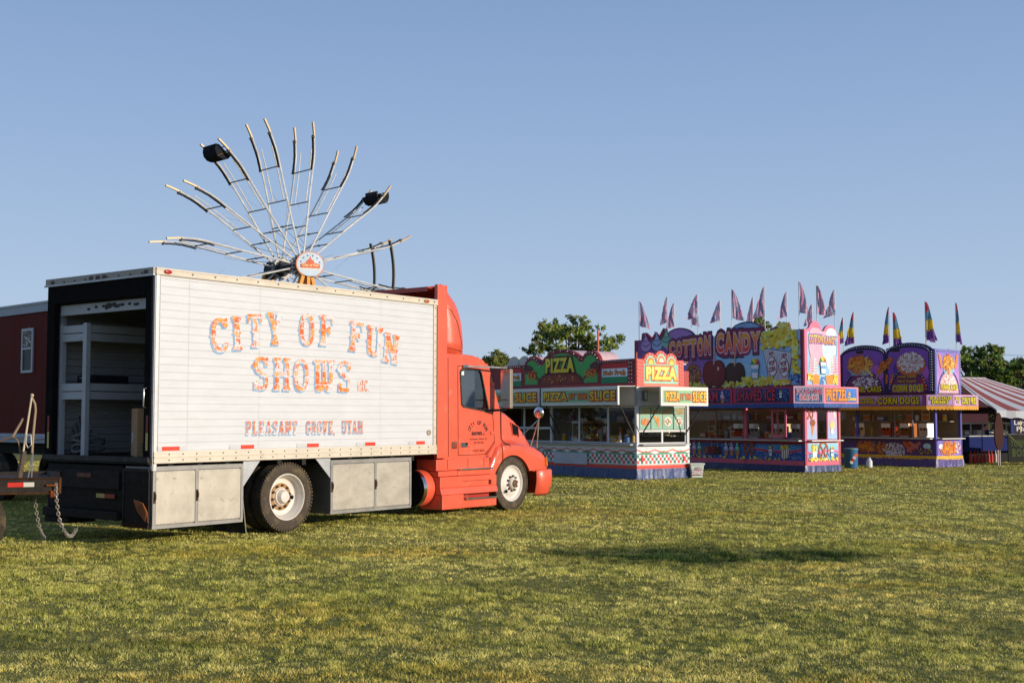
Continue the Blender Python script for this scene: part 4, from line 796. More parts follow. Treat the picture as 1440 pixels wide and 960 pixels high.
def skirt(root, L, D, z, col, gather=.012, seed=1):
    """vinyl skirt with folds round the foot of the stand"""
    g = random.Random(seed); P = []
    n1 = int(L/.06); n2 = int(D/.05)
    for i in range(n1+1): P.append((-L+L*i/n1, -.015, 0))
    for i in range(1, n2+1): P.append((.015, D*i/n2, 1))
    top = []; bot = []
    for x, y, s_ in P:
        o_ = g.gauss(0, gather)
        top.append((x, y, z)); bot.append((x+(o_+.02 if s_ else 0), y-(0 if s_ else o_+.02), .0+g.uniform(-.01, .015)))
    midr = [((a_[0]+b_[0])/2+g.gauss(0, .006), (a_[1]+b_[1])/2-g.gauss(0, .006), z/2) for a_, b_ in zip(top, bot)]
    q = MB(); q.grid([bot, midr, top], col); return q.build('skirt', 'tarp', root, smooth=True)
# ---- 1. pizza stand
PW, PR, PG, PM = (.60, .60, .61), hx('#c8382c'), hx('#7fae8e'), hx('#7fbfa6')
pz = thing('pizza_stand', 'red, white and green stand with yellow PIZZA crown signs, nearest the truck', 'food stand', (3.523, 34.902, 0), SA)
L, D = 8.2, 2.05
stand_shell(pz, L, D, 3.4, .97, 2.08, PW, (.20, .14, .09), posts=(-4.0,), pz=2.62)
q = MB(); q.box(-L, 0, .0, .04, .28, .97, PW); q.box(-.04, .0, .04, D, .28, .97, PW); q.build('lower_panel', 'wall', pz)
def lower_pizza(a, U0, U1, n):
    a.rect(U0, .28, U1, .38, PR, 1); a.rect(U0, .375, U1, .39, hx('#e05a3a'), 2); a.rect(U0, .40, U1, .412, hx('#3c7a5c'), 1)
    w_ = (U1-U0)/n
    for i in range(n):
        for j in range(3):
            if (i+j) % 2 == 0: a.rect(U0+i*w_, .435+j*.083, U0+(i+1)*w_, .435+(j+1)*.083, PR if (i//1+j*1) % 4 < 2 else hx('#2f6e55'), 1)
    m = max(3, int((U1-U0)/.62)); ww = (U1-U0)/m
    for i in range(m):
        u = U0+i*ww; a.poly([(u, .70), (u+ww, .70), (u+ww*.5, .80)], hx('#3f8a6c'), 1)
        top_ = [(u+ww*t, .83-.07*math.sin(PI*t)) for t in [k/8 for k in range(9)]]; a.line(top_, .028, hx('#c8482c'), 3)
    a.rect(U0, .693, U1, .703, hx('#4c8a70'), 2)
board(pz, 'checkered_band', SL_, .0, lambda a: (a.rect(-L, .28, 0, .97, PW, .3), lower_pizza(a, -L, 0, 82)), .0)
board(pz, 'checkered_band', SS_, .0, lambda a: (a.rect(0, .28, D, .97, PW, .3), lower_pizza(a, 0, D, 26), [a.disc(u, .56, .05, .075, hx('#c8281c'), 5, n=10) for u in (.2, 1.83)]), .0)
board(pz, 'blank_menu_board', SL_, .05, lambda a: None, .03, box=(-3.74, .36, -2.16, .70), back=(.42, .42, .46))
counter(pz, L, D, .99, (.45, .45, .46), .16, 'wall')
frames(pz, SL_, -3.95, -.09, 1.0, 2.07, (-2.63, -1.3), PW, .07); frames(pz, SL_, -L+.1, -4.0, 1.0, 2.07, (-5.4,), PW, .07, mid=1.42)
F = frames(pz, SS_, .1, 1.95, 1.0, 2.07, (1.02,), (.66, .65, .62), .06, mid=1.36)
names = (('HOT', 'SUBS'), ('PIZZA', ''), ('CHICKEN', 'STRIPS'), ('NACHOS', '& CHEESE'))
for i in range(4):
    u = .14+i*.44; a = Art(*SS_(-.035)); a.plate([(u, 1.40), (u+.415, 1.40), (u+.415, 2.03), (u, 2.03)], [], a.fr, -.01, 0, hx('#6d9480'))
    a.rect(u+.01, 1.41, u+.405, 2.02, hx('#7fa58f'), 1)
    Y_ = hx('#e89a28')
    if names[i][1]: a.text(names[i][0], u+.04, 1.93, .33, .06, [(.06, hx('#9a2c10')), (.02, Y_)], 2, rot=.1); a.text(names[i][1], u+.05, 1.84, .32, .06, [(.06, hx('#9a2c10')), (.02, Y_)], 2, rot=.1)
    else: a.text(names[i][0], u+.03, 1.86, .35, .11, [(.06, hx('#9a2c10')), (.02, Y_)], 2, rot=.1)
    if i == 1: a.poly([(u+.08, 1.78), (u+.3, 1.74), (u+.32, 1.55), (u+.27, 1.47)], hx('#d8882c'), 3); mess(a, u+.23, 1.66, .07, .09, [hx('#a8301c'), hx('#e0b060')], 30, 4, .015)
    elif i == 0: a.disc(u+.2, 1.62, .14, .1, hx('#c8702c'), 3); mess(a, u+.2, 1.64, .12, .07, [hx('#b8401c'), hx('#e8a860')], 30, 4, .02)
    else: a.disc(u+.2, 1.63, .15, .13, hx('#e0d8c8'), 3); mess(a, u+.2, 1.63, .12, .09, [hx('#a0502c'), hx('#c8a060'), hx('#703018')], 40, 4, .02, seed=i)
    b_ = a.build('menu_poster', 'paint', F)
# header fascia and the two lift-up sign flaps
q = MB(); q.box(-L, 0, -.0, .03, 2.08, 2.625, (.50, .50, .52)); q.box(-.03, .0, .03, D, 2.08, 2.5, (.5, .5, .52)); q.box(-.03, .012, .0, D, 2.5, 2.625, (.7, .68, .64)); q.build('header_fascia', 'wall', pz)
def flap_sign(u0, u1, v0, v1, d, face, words):
    def dr_(a):
        a.rect(u0+.05, v0+.05, u1-.05, v1-.06, hx('#c8cbb8'), 1); a.rect(u0+.09, v0+.09, u1-.09, v1-.10, hx('#7fae84'), 2)
        W = u1-u0-.3; RD, YL = hx('#7a160c'), hx('#f0a21c')
        a.text('PIZZA', u0+.16, v0+.15, W*.34, (v1-v0)*.42, [(.12, RD), (.075, hx('#c8301c')), (.03, YL)], 3, top=hx('#f6c230')); a.text('BY THE', u0+.18+W*.37, v0+.18, W*.25, (v1-v0)*.27, [(.12, RD), (.05, hx('#e8701c'))], 3)
        a.text('SLICE', u0+.2+W*.66, v0+.13, W*.34, (v1-v0)*.48, [(.12, RD), (.075, hx('#c8301c')), (.03, YL)], 3, top=hx('#f6c230'))
    b_ = board(pz, 'sign_board', face, d, dr_, .06, box=(u0, v0, u1, v1), back=(.6, .59, .56))
    fo = face(0); o, u, v, n_ = [Vector(x) for x in fo]; q = MB()
    q.add([o+u*u0+v*(v1-.01)+n_*.035, o+u*u1+v*(v1-.01)+n_*.035, o+u*(u1)+v*(v1-.02)+n_*(d-.065), o+u*(u0)+v*(v1-.02)+n_*(d-.065)], [(0, 1, 2, 3)], (.55, .55, .56)); q.build('flap_panel', 'wall', pz, solid=.02)
    for uu in (u0+.06, u1-.08): q = MB(); q.obox(o+u*uu+v*1.25+n_*.03, o+u*uu+v*(v0+.03)+n_*(d-.12), .025, .03, (.06, .06, .06)); q.build('gas_strut', 'dark', pz)
flap_sign(-3.53, .0, 2.10, 2.63, .70, SL_, None); flap_sign(-7.1, -3.66, 2.10, 2.63, .70, SL_, None); flap_sign(.10, 1.93, 2.07, 2.60, .90, SS_, None)
q = MB(); q.box(.02, .10, .20, .34, 2.22, 2.50, (.12, .12, .11)); q.box(.10, .105, .22, .32, 2.25, 2.47, (.4, .42, .36)); q.build('floodlight', 'dark', pz, bevel=.01)
# crown: arched maroon fascia with bulbs, long front
def arc_outline(pts, n=10):
    return pts
def crown_long(a):
    MR_ = hx('#8e1a1c'); GN = hx('#3f9a4a')
    a.rect(-3.9+.0, 2.64, 0, 2.72, hx('#a82a20'), 1)
    # centre panel
    C0, C1 = -5.35, -1.62
    def arches(g, inset):
        P = []
        for cu, r_, zb in ((-4.95, .40, 3.30), (-3.45, 1.12, 3.22), (-2.02, .40, 3.30)):
            P.append((cu, r_, zb))
        return P
    pts = [(-5.30+.05, 2.78), (-1.68, 2.78), (-1.68, 3.28)]
    for cu, ru, zb, rv, a0, a1 in ((-2.02, .34, 3.26, .34, 10, 150), (-3.40, .98, 3.20, .50, 20, 160), (-4.88, .36, 3.20, .34, 30, 170)):
        for k in range(9): t = R(a0+(a1-a0)*k/8); pts.append((cu+ru*math.cos(t), zb+rv*math.sin(t)))
    pts.append((-5.25, 3.2)); a.poly(pts, GN, 1)
    a.disc(-3.45, 2.78, 1.15, .42, hx('#5c1c10'), 2, 0, 180, 18); a.disc(-3.45, 2.78, 1.0, .33, hx('#7a2a14'), 3, 0, 180, 18)
    mess(a, -3.45, 2.92, .8, .12, [hx('#c8481c'), hx('#8a2010'), hx('#d8a050')], 70, 4, .03)
    for sg in (-1, 1):
        cx0 = -3.42+sg*1.45; a.poly([(cx0+sg*.35, 3.38), (cx0+sg*.38, 3.16), (cx0-sg*.42, 2.86), (cx0-sg*.15, 3.14)], hx('#6a1c10'), 4); a.disc(cx0+sg*.22, 3.30, .28, .10, hx('#4a1810'), 4, rot=sg*.2)
        mess(a, cx0, 3.08, .28, .12, [hx('#d8501c'), hx('#a8280f'), hx('#e88a30')], 60, 5, .035, seed=5+sg)
        for k in range(7): a.rect(cx0-.22+k*.07, 2.84-.0+(k % 2)*.04, cx0-.205+k*.07, 3.04, hx('#c8a83a'), 5)
    a.text('PIZZA', -4.13, 3.14, 1.36, .40, [(.14, hx('#3a0c10')), (.10, hx('#6a1216')), (.045, hx('#e8b81c'))], 6, top=hx('#f0cc3a'))
    for u0, u1 in ((-1.5, -.34), (-6.55, -5.45)):
        a.rect(u0, 2.74, u1, 3.30, hx('#b01c1c'), 1); a.rect(u0, 2.74, u1, 2.93, hx('#1c7a48'), 2); a.rect(u0+.03, 2.92, u1-.0, 3.16, hx('#cfd6d6'), 3)
        a.text('Made Fresh', u0+.1, 2.97, u1-u0-.2, .13, [(.10, hx('#7a2010')), (.03, hx('#d8882c'))], 4)
    b_ = []
    for k in range(24): b_.append((-1.55+k*.066*1.0 if k < 0 else -1.5+(k % 12)*.11, 3.365))
    for cu, ru, zb, rv in ((-2.02, .43, 3.27, .40), (-3.40, 1.06, 3.22, .56), (-4.88, .43, 3.22, .40)):
        for k in range(9): t = R(15+150*k/8); b_.append((cu+ru*math.cos(t), zb+rv*math.sin(t)))
    for k in range(6): b_.append((-.14, 2.75+k*.11)); b_.append((-.25, 2.75+k*.11))
    for k in range(11): b_.append((-6.6+k*.11, 3.365))
    bulbs(a, b_, .016)
ol = [(-7.0, 2.62), (0, 2.62), (0, 3.41), (-1.60, 3.41)]
for cu, ru, zb, rv, a0, a1 in ((-2.02, .47, 3.27, .46, 18, 140), (-3.40, 1.10, 3.22, .60, 25, 155), (-4.88, .47, 3.22, .46, 30, 160)):
    for k in range(11): t = R(a0+(a1-a0)*k/10); ol.append((cu+ru*math.cos(t), zb+rv*math.sin(t)))
ol += [(-5.45, 3.41), (-7.0, 3.41)]
board(pz, 'crown_sign', SL_, .02, crown_long, .12, outline=ol, back=hx('#7a1a1c'))
# barrel roofs behind the arches
for cu, ru, zb, rv in ((-2.02, .47, 3.27, .46), (-3.40, 1.10, 3.22, .60), (-4.88, .47, 3.22, .46)):
    q = MB(); rows = [[(cu+ru*.98*math.cos(R(t)), y, zb+rv*.98*math.sin(R(t))) for y in (.1, .75)] for t in range(10, 171, 16)]; q.grid(rows, (.62, .42, .42)); q.build('barrel_roof', 'wall', pz, smooth=True)
for cu in (-6.3, -5.72):
    q = MB(); P = [(cu+.36*math.cos(R(t)), 3.40+.33*math.sin(R(t))) for t in range(0, 181, 15)]
    q.plate(P, [], ((0, .3, 0), (1, 0, 0), (0, 0, 1), (0, -1, 0)), -.1, 0, (.62, .60, .52)); q.build('arched_vent', 'wall', pz)
q = MB(); q.box(-1.5, -.3, .25, 1.5, 3.35, 3.44, (.55, .55, .56)); q.build('roof_hatch', 'wall', pz, bevel=.03)
# crown, short end
def crown_short(a):
    a.rect(.27, 2.72, 1.60, 3.27, PM, 1); a.rect(.27, 2.63, 1.62, 2.72, hx('#e06a50'), 1)
    a.text('PIZZA', .36, 2.85, 1.14, .32, [(.15, hx('#a8401c')), (.11, hx('#e8702c')), (.05, hx('#f0c040'))], 2, top=hx('#f6dc70'))
    for k, cu in enumerate((.52, .93, 1.33)):
        z0 = 3.27+(.06 if k == 1 else 0)
        a.disc(cu, z0, .19, .24, PM, 3, 0, 180); a.disc(cu, z0, .14, .19, hx('#e8702c'), 4, 0, 180); a.disc(cu, z0, .09, .12, hx('#f0c040') if k != 1 else (.75, .6, .5), 5, 0, 180)
        bulbs(a, [(cu+.23*math.cos(R(t)), z0+.29*math.sin(R(t))) for t in range(20, 170, 28)], .014, (.75, .8, .75))
    bulbs(a, [(u, v) for u in (.05, .13, .21, 1.68, 1.76) for v in [2.72+.1*j for j in range(7)]], .013, (.75, .8, .75))
ol = [(0, 2.62), (1.82, 2.62), (1.82, 3.40), (1.62, 3.40), (1.62, 3.32)]
for k, cu in enumerate((1.33, .93, .52)):
    z0 = 3.27+(.06 if k == 1 else 0)
    for t in ((20, 50, 80, 110, 132), (48, 70, 90, 110, 132), (48, 70, 100, 130, 160))[k]: ol.append((cu+.27*math.cos(R(t)), z0+.33*math.sin(R(t))))
ol += [(.24, 3.40), (0, 3.40)]
board(pz, 'crown_sign', SS_, .02, crown_short, .12, outline=ol, back=hx('#d84a3a'))
q = MB(); q.box(-L, -.02, 0.03, D, 3.33, 3.38, hx('#7a1a1c')); q.box(-L, -7.0, .0, .04, 2.62, 3.38, hx('#7a1a1c')); q.box(-.12, .0, 1.82, D, 2.62, 3.1, hx('#a82a20')); q.build('crown_back', 'wall', pz)
for px_, py_, pt_, pr_ in ((-2.75, .9, 4.42, .03), (-.1, .9, 3.62, .02), (-.1, .1, 3.6, .02)): MB().tube([(px_, py_, 3.3), (px_, py_, pt_)], pr_, hx('#d0644a'), 8).build('vent_pipe', 'wall', pz)
skirt(pz, L, D, .29, hx('#1c3c72'), .009, 3)

# ---- 2. cotton candy stand
PK, MA, NV = hx('#d8607a'), hx('#7a1838'), hx('#12306e')
ct = thing('cotton_candy_stand', 'pink and blue stand under a long COTTON CANDY banner with popcorn and candy apples', 'food stand', (9.365, 39.48, 0), SA)
L, D = 8.1, 1.74
stand_shell(ct, L, D, 4.4, .97, 2.0, PK, (.50, .27, .10), posts=(-2.63,), pz=2.75)
q = MB(); q.box(-L, 0, .0, .04, .2, .97, PK); q.box(-.04, .0, .04, D, .2, .97, PK); q.build('lower_panel', 'wall', ct)
def lower_cotton(a):
    a.rect(-L, .36, 0, .90, hx('#1c4a94'), .5); a.rect(-2.1, .62, -.15, .90, hx('#4a8cc0'), 1, hx('#2a6ab0')); stars(a, -L, .38, -.1, .86, 520, hx('#b8cce8'), 1, .014)
    a.line([(-2.2, .70), (-1.6, .66), (-1, .63), (-.5, .64), (-.12, .72)], .08, hx('#b03a5a'), 2); a.rect(-L, .88, 0, .95, MA, 2)
    for u0 in (-5.0, -7.6, -3.2): softcone(a, u0-.26, .70, .44, hx('#8aa4d0')); softcone(a, u0, .70, .44, hx('#c08ab0')); softcone(a, u0+.26, .70, .44, hx('#5aa88a'))
    for u0 in (-4.15, -6.7): mess(a, u0-.3, .62, .13, .15, [hx('#a8682c'), hx('#7a441c'), hx('#c89050')], 60, 3, .025); apple(a, u0, .63, .36, hx('#6a1018'), hx('#c86a5a')); apple(a, u0+.28, .62, .34, hx('#3a1810'))
    pretzel(a, -2.42, .66, .40); pretzel(a, -5.8, .66, .40); snowcup(a, -1.45, .66, .30)
    a.poly([(-1.02, .74), (-.66, .74), (-.70, .44), (-.98, .44)], hx('#d8d4cc'), 4); a.popcorn(-1.0, .74, -.68, .82, 16, 5, .05, 3)
    for k in range(4): a.rect(-1.0+k*.09, .45, -.97+k*.09, .73, hx('#b03a4a'), 5)
    a.popcorn(-L+.1, .38, -.7, .43, 70, 5, .045, 6)
board(ct, 'printed_panel', SL_, .0, lower_cotton, 0)
def lowr(a):
    a.rect(.14, .36, D-.14, .92, hx('#5a9cc8'), .5, hx('#8ac4e0')); a.line([(.14, .62), (.5, .60), (.9, .66), (1.3, .70), (1.6, .62)], .07, hx('#e05a8a'), 1); stars(a, .16, .38, 1.58, .58, 90, hx('#2a5a9a'), 1, .03)
    a.poly([(.32, .66), (.56, .66), (.52, .44), (.36, .44)], hx('#e8e0dc'), 3); a.popcorn(.34, .68, .54, .86, 20, 4, .05, 9); pretzel(a, .86, .63, .42); snowcup(a, 1.28, .66, .30); a.popcorn(.16, .38, 1.56, .44, 40, 5, .05, 8)
board(ct, 'printed_panel', SS_, .0, lowr, 0)
counter(ct, L, D, 1.02, (.62, .62, .6), .2)
frames(ct, SL_, -2.55, -.1, 1.03, 2.0, (-1.2,), PK, .06); frames(ct, SL_, -5.3, -2.68, 1.03, 2.0, (-4.0,), (.35, .2, .1), .04); frames(ct, SL_, -L+.1, -5.3, 1.03, 2.0, (-6.7,), (.35, .2, .1), .04)
F = frames(ct, SS_, .1, D-.1, 1.03, 2.0, (.63, 1.13), PK, .03)
for u0, u1, kind in ((.13, .6, 0), (1.14, 1.6, 1)):
    a = Art(*SS_(-.035)); a.plate([(u0, 1.05), (u1, 1.05), (u1, 1.97), (u0, 1.97)], [], a.fr, -.01, 0, hx('#b8a0c0')); a.rect(u0, 1.05, u1, 1.97, hx('#8ab0d0'), 1, hx('#d89ab8'))
    if kind == 0: a.poly([(u0+.18, 1.55), (u0+.36, 1.55), (u0+.24, 1.1)], hx('#c07a3c'), 2); a.disc(u0+.27, 1.58, .13, .11, hx('#8a4a20'), 3); pretzel(a, u0+.12, 1.83, .32)
    else: a.rect(u0+.14, 1.25, u0+.3, 1.42, hx('#c8603a'), 2); a.disc(u0+.22, 1.5, .12, .14, hx('#e0c080'), 3); a.disc(u0+.22, 1.3, .08, .09, (.8, .75, .72), 3); a.poly([(u0+.25, 1.97), (u0+.4, 1.97), (u0+.36, 1.65)], hx('#e8d8c8'), 2)
    a.build('menu_poster', 'paint', F)
# wrap-round awning with sign boards
def wrap(root, L, D, d, z0, z1, col, ch=.30, nm='awning', zt=2.76, val=True):
    P = [(-L, -d), (0, -d), (d, ch), (d, D+.28)]
    q = MB(); q.grid([[(x, y, z0) for x, y in P], [(x, y, z1) for x, y in P]], col)
    q.add([(-L, .0, z1+.06), (-L, -d, z1), (0, -d, z1), (0, .0, z1+.06)], [(0, 1, 2, 3)], col); q.add([(0, 0, z1+.06), (0, -d, z1), (d, ch, z1), (d, D+.28, z1), (0, D+.28, z1+.06)], [(0, 1, 2, 3, 4)], col)
    if val:
        for (x0, y0), (x1, y1) in zip(P, P[1:]):
            n_ = max(2, int(math.hypot(x1-x0, y1-y0)/.13)); 
            for i in range(n_):
                t0, t1 = i/n_, (i+1)/n_; A = Vector((x0+(x1-x0)*t0, y0+(y1-y0)*t0, z0)); B = Vector((x0+(x1-x0)*t1, y0+(y1-y0)*t1, z0)); Mi = (A+B)/2
                q.add([A, A+(Mi-A)*.3-Vector((0, 0, .035)), Mi-Vector((0, 0, .05)), B+(Mi-B)*.3-Vector((0, 0, .035)), B], [(0, 1, 2, 3, 4)], col)
    return q.build(nm, 'tarp', root, solid=.01)
wrap(ct, L, D, .52, 2.10, 2.20, hx('#1c4a94'), .31)
CH = math.hypot(.52, .83); CF = lambda d=0: (Vector((0, -.52, 0))+Vector((.83, -.52, 0)).normalized()*d, Vector((.52, .83, 0))/CH, (0, 0, 1), Vector((.83, -.52, 0)).normalized())
FS = lambda dd: (lambda d=0: ((dd+d, 0, 0), (0, 1, 0), (0, 0, 1), (1, 0, 0)))
FL = lambda dd: (lambda d=0: ((0, -dd-d, 0), (1, 0, 0), (0, 0, 1), (0, -1, 0)))
def sgn(words, u0, u1, bgc, tx, extra=None, bg2=None, h=.62):
    def f(a):
        a.rect(u0+.05, 2.24, u1-.05, 2.68, bgc, 1, bg2); stars(a, u0+.07, 2.26, u1-.07, 2.66, int((u1-u0)*40), hx('#6a94d0'), 2, .018)
        n_ = len(words)
        for i, w_ in enumerate(words):
            hh = .34/n_-.02*(n_ > 1); a.text(w_[0], u0+w_[1]*(u1-u0), 2.30+(n_-1-i)*(.38/n_), (u1-u0)*w_[2], hh, [(.09, tx[0]), (.03, tx[1])], 3)
        if extra: extra(a)
    return f
DN = hx('#16204c')
board(ct, 'sign_board', FL(.50), .02, sgn([('SHAVED ICE', .05, .68)], -2.55, -.12, DN, (hx('#3a0c1c'), hx('#b8324a')), lambda a: snowcup(a, -.52, 2.5, .22), hx('#1c3c7c')), .05, box=(-2.62, 2.2, -.02, 2.73), back=hx('#a83050'))
board(ct, 'sign_board', FL(.50), .02, sgn([('ICE CREAM', .05, .72)], -5.4, -2.72, DN, (hx('#3a0c1c'), hx('#b8324a')), lambda a: softcone(a, -3.1, 2.45, .4, hx('#c08ab0')), hx('#1c3c7c')), .05, box=(-5.45, 2.2, -2.66, 2.73), back=hx('#a83050'))
board(ct, 'sign_board', FL(.50), .02, sgn([('CANDY APPLES', .05, .72)], -8.05, -5.55, DN, (hx('#3a0c1c'), hx('#b8324a')), None, hx('#1c3c7c')), .05, box=(-8.1, 2.2, -5.49, 2.73), back=hx('#a83050'))
board(ct, 'sign_board', CF, .0, sgn([('FOUNTAIN', .1, .8), ('DRINKS', .2, .62)], .0, CH, hx('#2a4478'), (hx('#c8ccd8'), hx('#b02844')), None, hx('#3c5c94')), .05, box=(.0, 2.2, CH, 2.75), back=hx('#b89aa8'))
board(ct, 'sign_board', FS(.52), .0, sgn([('PRETZEL', .04, .62)], .36, 1.98, hx('#1c5aa8'), (hx('#8a3a10'), hx('#f08a30')), lambda a: (a.text('&', 1.50, 2.46, .10, .12, [(.05, hx('#e8a030'))], 4), a.text('Cheese', 1.46, 2.30, .42, .12, [(.05, hx('#f0b040'))], 4)), hx('#2c74c0')), .05, box=(.32, 2.2, 2.02, 2.73), back=hx('#e07a8c'))
# banner
def banner(a):
    PU = hx('#9460b0'); BL = hx('#86b0dc')
    a.rect(-8.05, 2.80, -4.0, 4.60, PU, .4, hx('#6a3a80')); a.rect(-4.0, 2.80, -.12, 4.56, BL, .4, hx('#8ab0d4'))
    a.poly([(-8.05, 2.80), (-7.9, 2.8), (-7.9, 4.6), (-8.05, 4.6)], MA, .8); a.disc(-5.2, 3.1, .9, .5, hx('#9a6ab0'), .8); a.disc(-6.6, 3.4, 1.0, .4, hx('#64348a'), .8); a.disc(-3.0, 3.2, .9, .45, hx('#96bce0'), .8)
    for u, c in ((-7.45, '#b08ac8'), (-6.85, '#94a8d0'), (-6.35, '#7ab0a0')): swirlcone(a, u, 4.40 if u < -6.4 else 4.5, .75, hx(c), 1)
    a.disc(-5.70, 4.46, .85, .50, hx('#3a2a50'), 1.2); a.disc(-5.70, 4.45, .80, .46, hx('#9a70b0'), 1.5); a.disc(-2.45, 4.50, .85, .48, hx('#2c4068'), 1.2); a.disc(-2.45, 4.49, .80, .44, hx('#7c9cc4'), 1.5)
    s_ = 'COTTON'; n_ = len(s_)
    A_, B_, Cc, Dd = hx('#1a1c48'), hx('#8a1c44'), hx('#d8c4d8'), hx('#c02038')
    for s_, u0, u1, zz, hh, cv in (('COTTON', -6.22, -4.08, 3.98, .46, .10), ('CANDY', -3.86, -1.82, 4.02, .50, -.08)):
        n_ = len(s_); wd = (u1-u0)/n_
        for i, c_ in enumerate(s_):
            t = i/(n_-1); h_ = hh*(1+.22*(t if s_ == 'COTTON' else 1-abs(t-.3))); z_ = zz-.04*math.sin(PI*t)-(cv*0)-.12*(t if s_ == 'CANDY' else 0)*0
            a.text(c_, u0+i*wd+wd*.14, z_, wd*.72, h_, [(.26, A_), (.20, B_), (.09, Cc), (.05, Dd)], 4, top=hx('#f0901c'))
    # candy apples
    mess(a, -4.98, 3.22, .40, .42, [hx('#a8682c'), hx('#7a441c'), hx('#c89050'), hx('#5c3010')], 420, 4, .035); a.line([(-5.02, 3.55), (-5.1, 3.8)], .06, hx('#b06a50'), 4)
    apple(a, -2.98, 3.22, .88, hx('#3a1a12'), None, 5); apple(a, -3.95, 3.26, 1.05, hx('#6e121c'), hx('#d8a090'), 8)
    # popcorn box
    a.poly([(-1.72, 4.05), (-.42, 3.86), (-.62, 2.95), (-1.45, 2.86)], hx('#3a3040'), 3); a.poly([(-1.69, 4.02), (-.45, 3.84), (-.65, 2.98), (-1.42, 2.89)], hx('#c8ccd6'), 4)
    for k in range(15): t = (k+.5)/15; a.line([(-1.66+1.2*t, 4.0-.18*t), (-1.40+.74*t, 2.9+.08*t)], .014, hx('#8a5a7a'), 5)
    for cu, cv in ((-1.30, 3.42), (-.80, 3.38)):
        a.disc(cu, cv, .22, .33, hx('#8a1c34'), 6, rot=.1); a.disc(cu, cv, .19, .30, hx('#d0d2da'), 7, rot=.1); a.text('POP', cu-.12, cv+.04, .24, .15, [(.06, hx('#8a1c34'))], 8, rot=.25); a.text('CORN', cu-.14, cv-.16, .28, .15, [(.06, hx('#8a1c34'))], 8, rot=.2)
    a.text('HOT', -1.42, 3.80, .18, .10, [(.05, hx('#9a2a44'))], 8, rot=.15); a.text('HOT', -.86, 3.72, .18, .10, [(.05, hx('#9a2a44'))], 8, rot=.15)
    a.popcorn(-1.75, 4.08, -.35, 4.55, 150, 5, .12, 12); a.popcorn(-1.0, 4.45, -.6, 4.78, 26, 5, .11, 14); a.popcorn(-.42, 3.2, -.2, 4.3, 40, 5, .10, 15)
    snowcup(a, -2.05, 3.40, .62, 8)
    stars(a, -.9, 2.84, -.15, 3.15, 90, hx('#2a4c90'), 3, .035); stars(a, -3.4, 2.84, -2.9, 3.0, 30, hx('#2a4c90'), 3, .03)
    a.popcorn(-5.6, 2.83, -.6, 2.92, 150, 6, .09, 16); a.popcorn(-2.6, 2.9, -1.2, 3.06, 60, 6, .09, 17)
ol = [(-8.1, 2.74), (0, 2.74), (0, 4.58), (-.55, 4.58)]
def arcpts(cu, cv, ru, rv, a0, a1, n=12): return [(cu+ru*math.cos(R(a0+(a1-a0)*k/n)), cv+rv*math.sin(R(a0+(a1-a0)*k/n))) for k in range(n+1)]
ol += [(-.58, 4.78), (-.8, 4.86), (-1.02, 4.80), (-1.2, 4.72), (-1.45, 4.64), (-1.62, 4.52)]+arcpts(-2.45, 4.49, .84, .48, 8, 172)+arcpts(-5.70, 4.45, .84, .50, 12, 168)+[(-6.55, 4.60), (-6.36, 4.95), (-6.54, 4.99), (-6.75, 4.72), (-6.95, 4.88), (-7.15, 4.66), (-7.45, 4.88), (-7.68, 4.86), (-7.72, 4.62), (-8.1, 4.62)]
board(ct, 'banner_board', SL_, .03, banner, .08, outline=ol, back=MA)
def banner_s(a):
    a.rect(.12, 2.80, D-.12, 4.50, hx('#8ab8dc'), .5); a.disc(.60, 4.05, .42, .62, hx('#7a4a6a'), 1); a.disc(.60, 4.06, .39, .59, hx('#eba0b4'), 1.5); a.disc(1.20, 4.02, .38, .60, hx('#5a7a9a'), 1); a.disc(1.20, 4.03, .35, .57, hx('#bcdcea'), 1.5)
    a.disc(.45, 4.45, .22, .2, hx('#eba0b4'), 1.6); a.disc(.95, 4.4, .2, .15, hx('#eba0b4'), 1.6); a.disc(1.3, 4.5, .25, .16, hx('#c8e4f0'), 1.6); a.disc(.5, 3.6, .2, .2, hx('#eba0b4'), 1.6); a.disc(1.25, 3.5, .2, .22, hx('#bcdcea'), 1.6)
    a.text('COTTON', .20, 4.16, .66, .24, [(.16, hx('#7a5a9a')), (.04, hx('#e8803a'))], 3, top=hx('#f0c050')); a.text('CANDY', .92, 4.14, .62, .22, [(.16, hx('#7a5a9a')), (.04, hx('#e8803a'))], 3, top=hx('#f0c050'))
    for k, (u, c) in enumerate(((.32, '#e8b0bc'), (1.46, '#e8b0bc'), (.5, '#c8d4e4'), (1.28, '#c8d4e4'))):
        for j in range(7): a.disc(u, 3.22+j*.085-(.1 if k > 1 else 0), .15-.015*j, .05, hx(c), 3, n=12); a.disc(u+.02, 3.24+j*.085-(.1 if k > 1 else 0), .1-.012*j, .015, hx('#a05a7a'), 4, n=8)
    for u in (.5, 1.18): a.poly([(u-.2, 3.12), (u+.2, 3.12), (u+.15, 2.82), (u-.15, 2.82)], hx('#e0862c'), 4)
    snowcup(a, .86, 3.45, .50, 6); stars(a, .72, 2.82, 1.0, 3.05, 20, hx('#4a78b8'), 4, .035); a.popcorn(.16, 2.9, .32, 3.1, 10, 5, .09, 3); a.popcorn(1.4, 2.9, 1.56, 3.1, 10, 5, .09, 5)
board(ct, 'banner_board', SS_, .03, banner_s, .08, outline=[(0, 2.74), (D, 2.74), (D, 4.42), (D-.12, 4.5)]+arcpts(1.25, 4.5, .3, .26, 10, 165)+[(.92, 4.5)]+arcpts(.52, 4.52, .3, .34, 15, 160)+[(.1, 4.58), (0, 4.58)], back=hx('#e06a88'))
skirt(ct, L, D, .21, hx('#153266'), .006, 5)
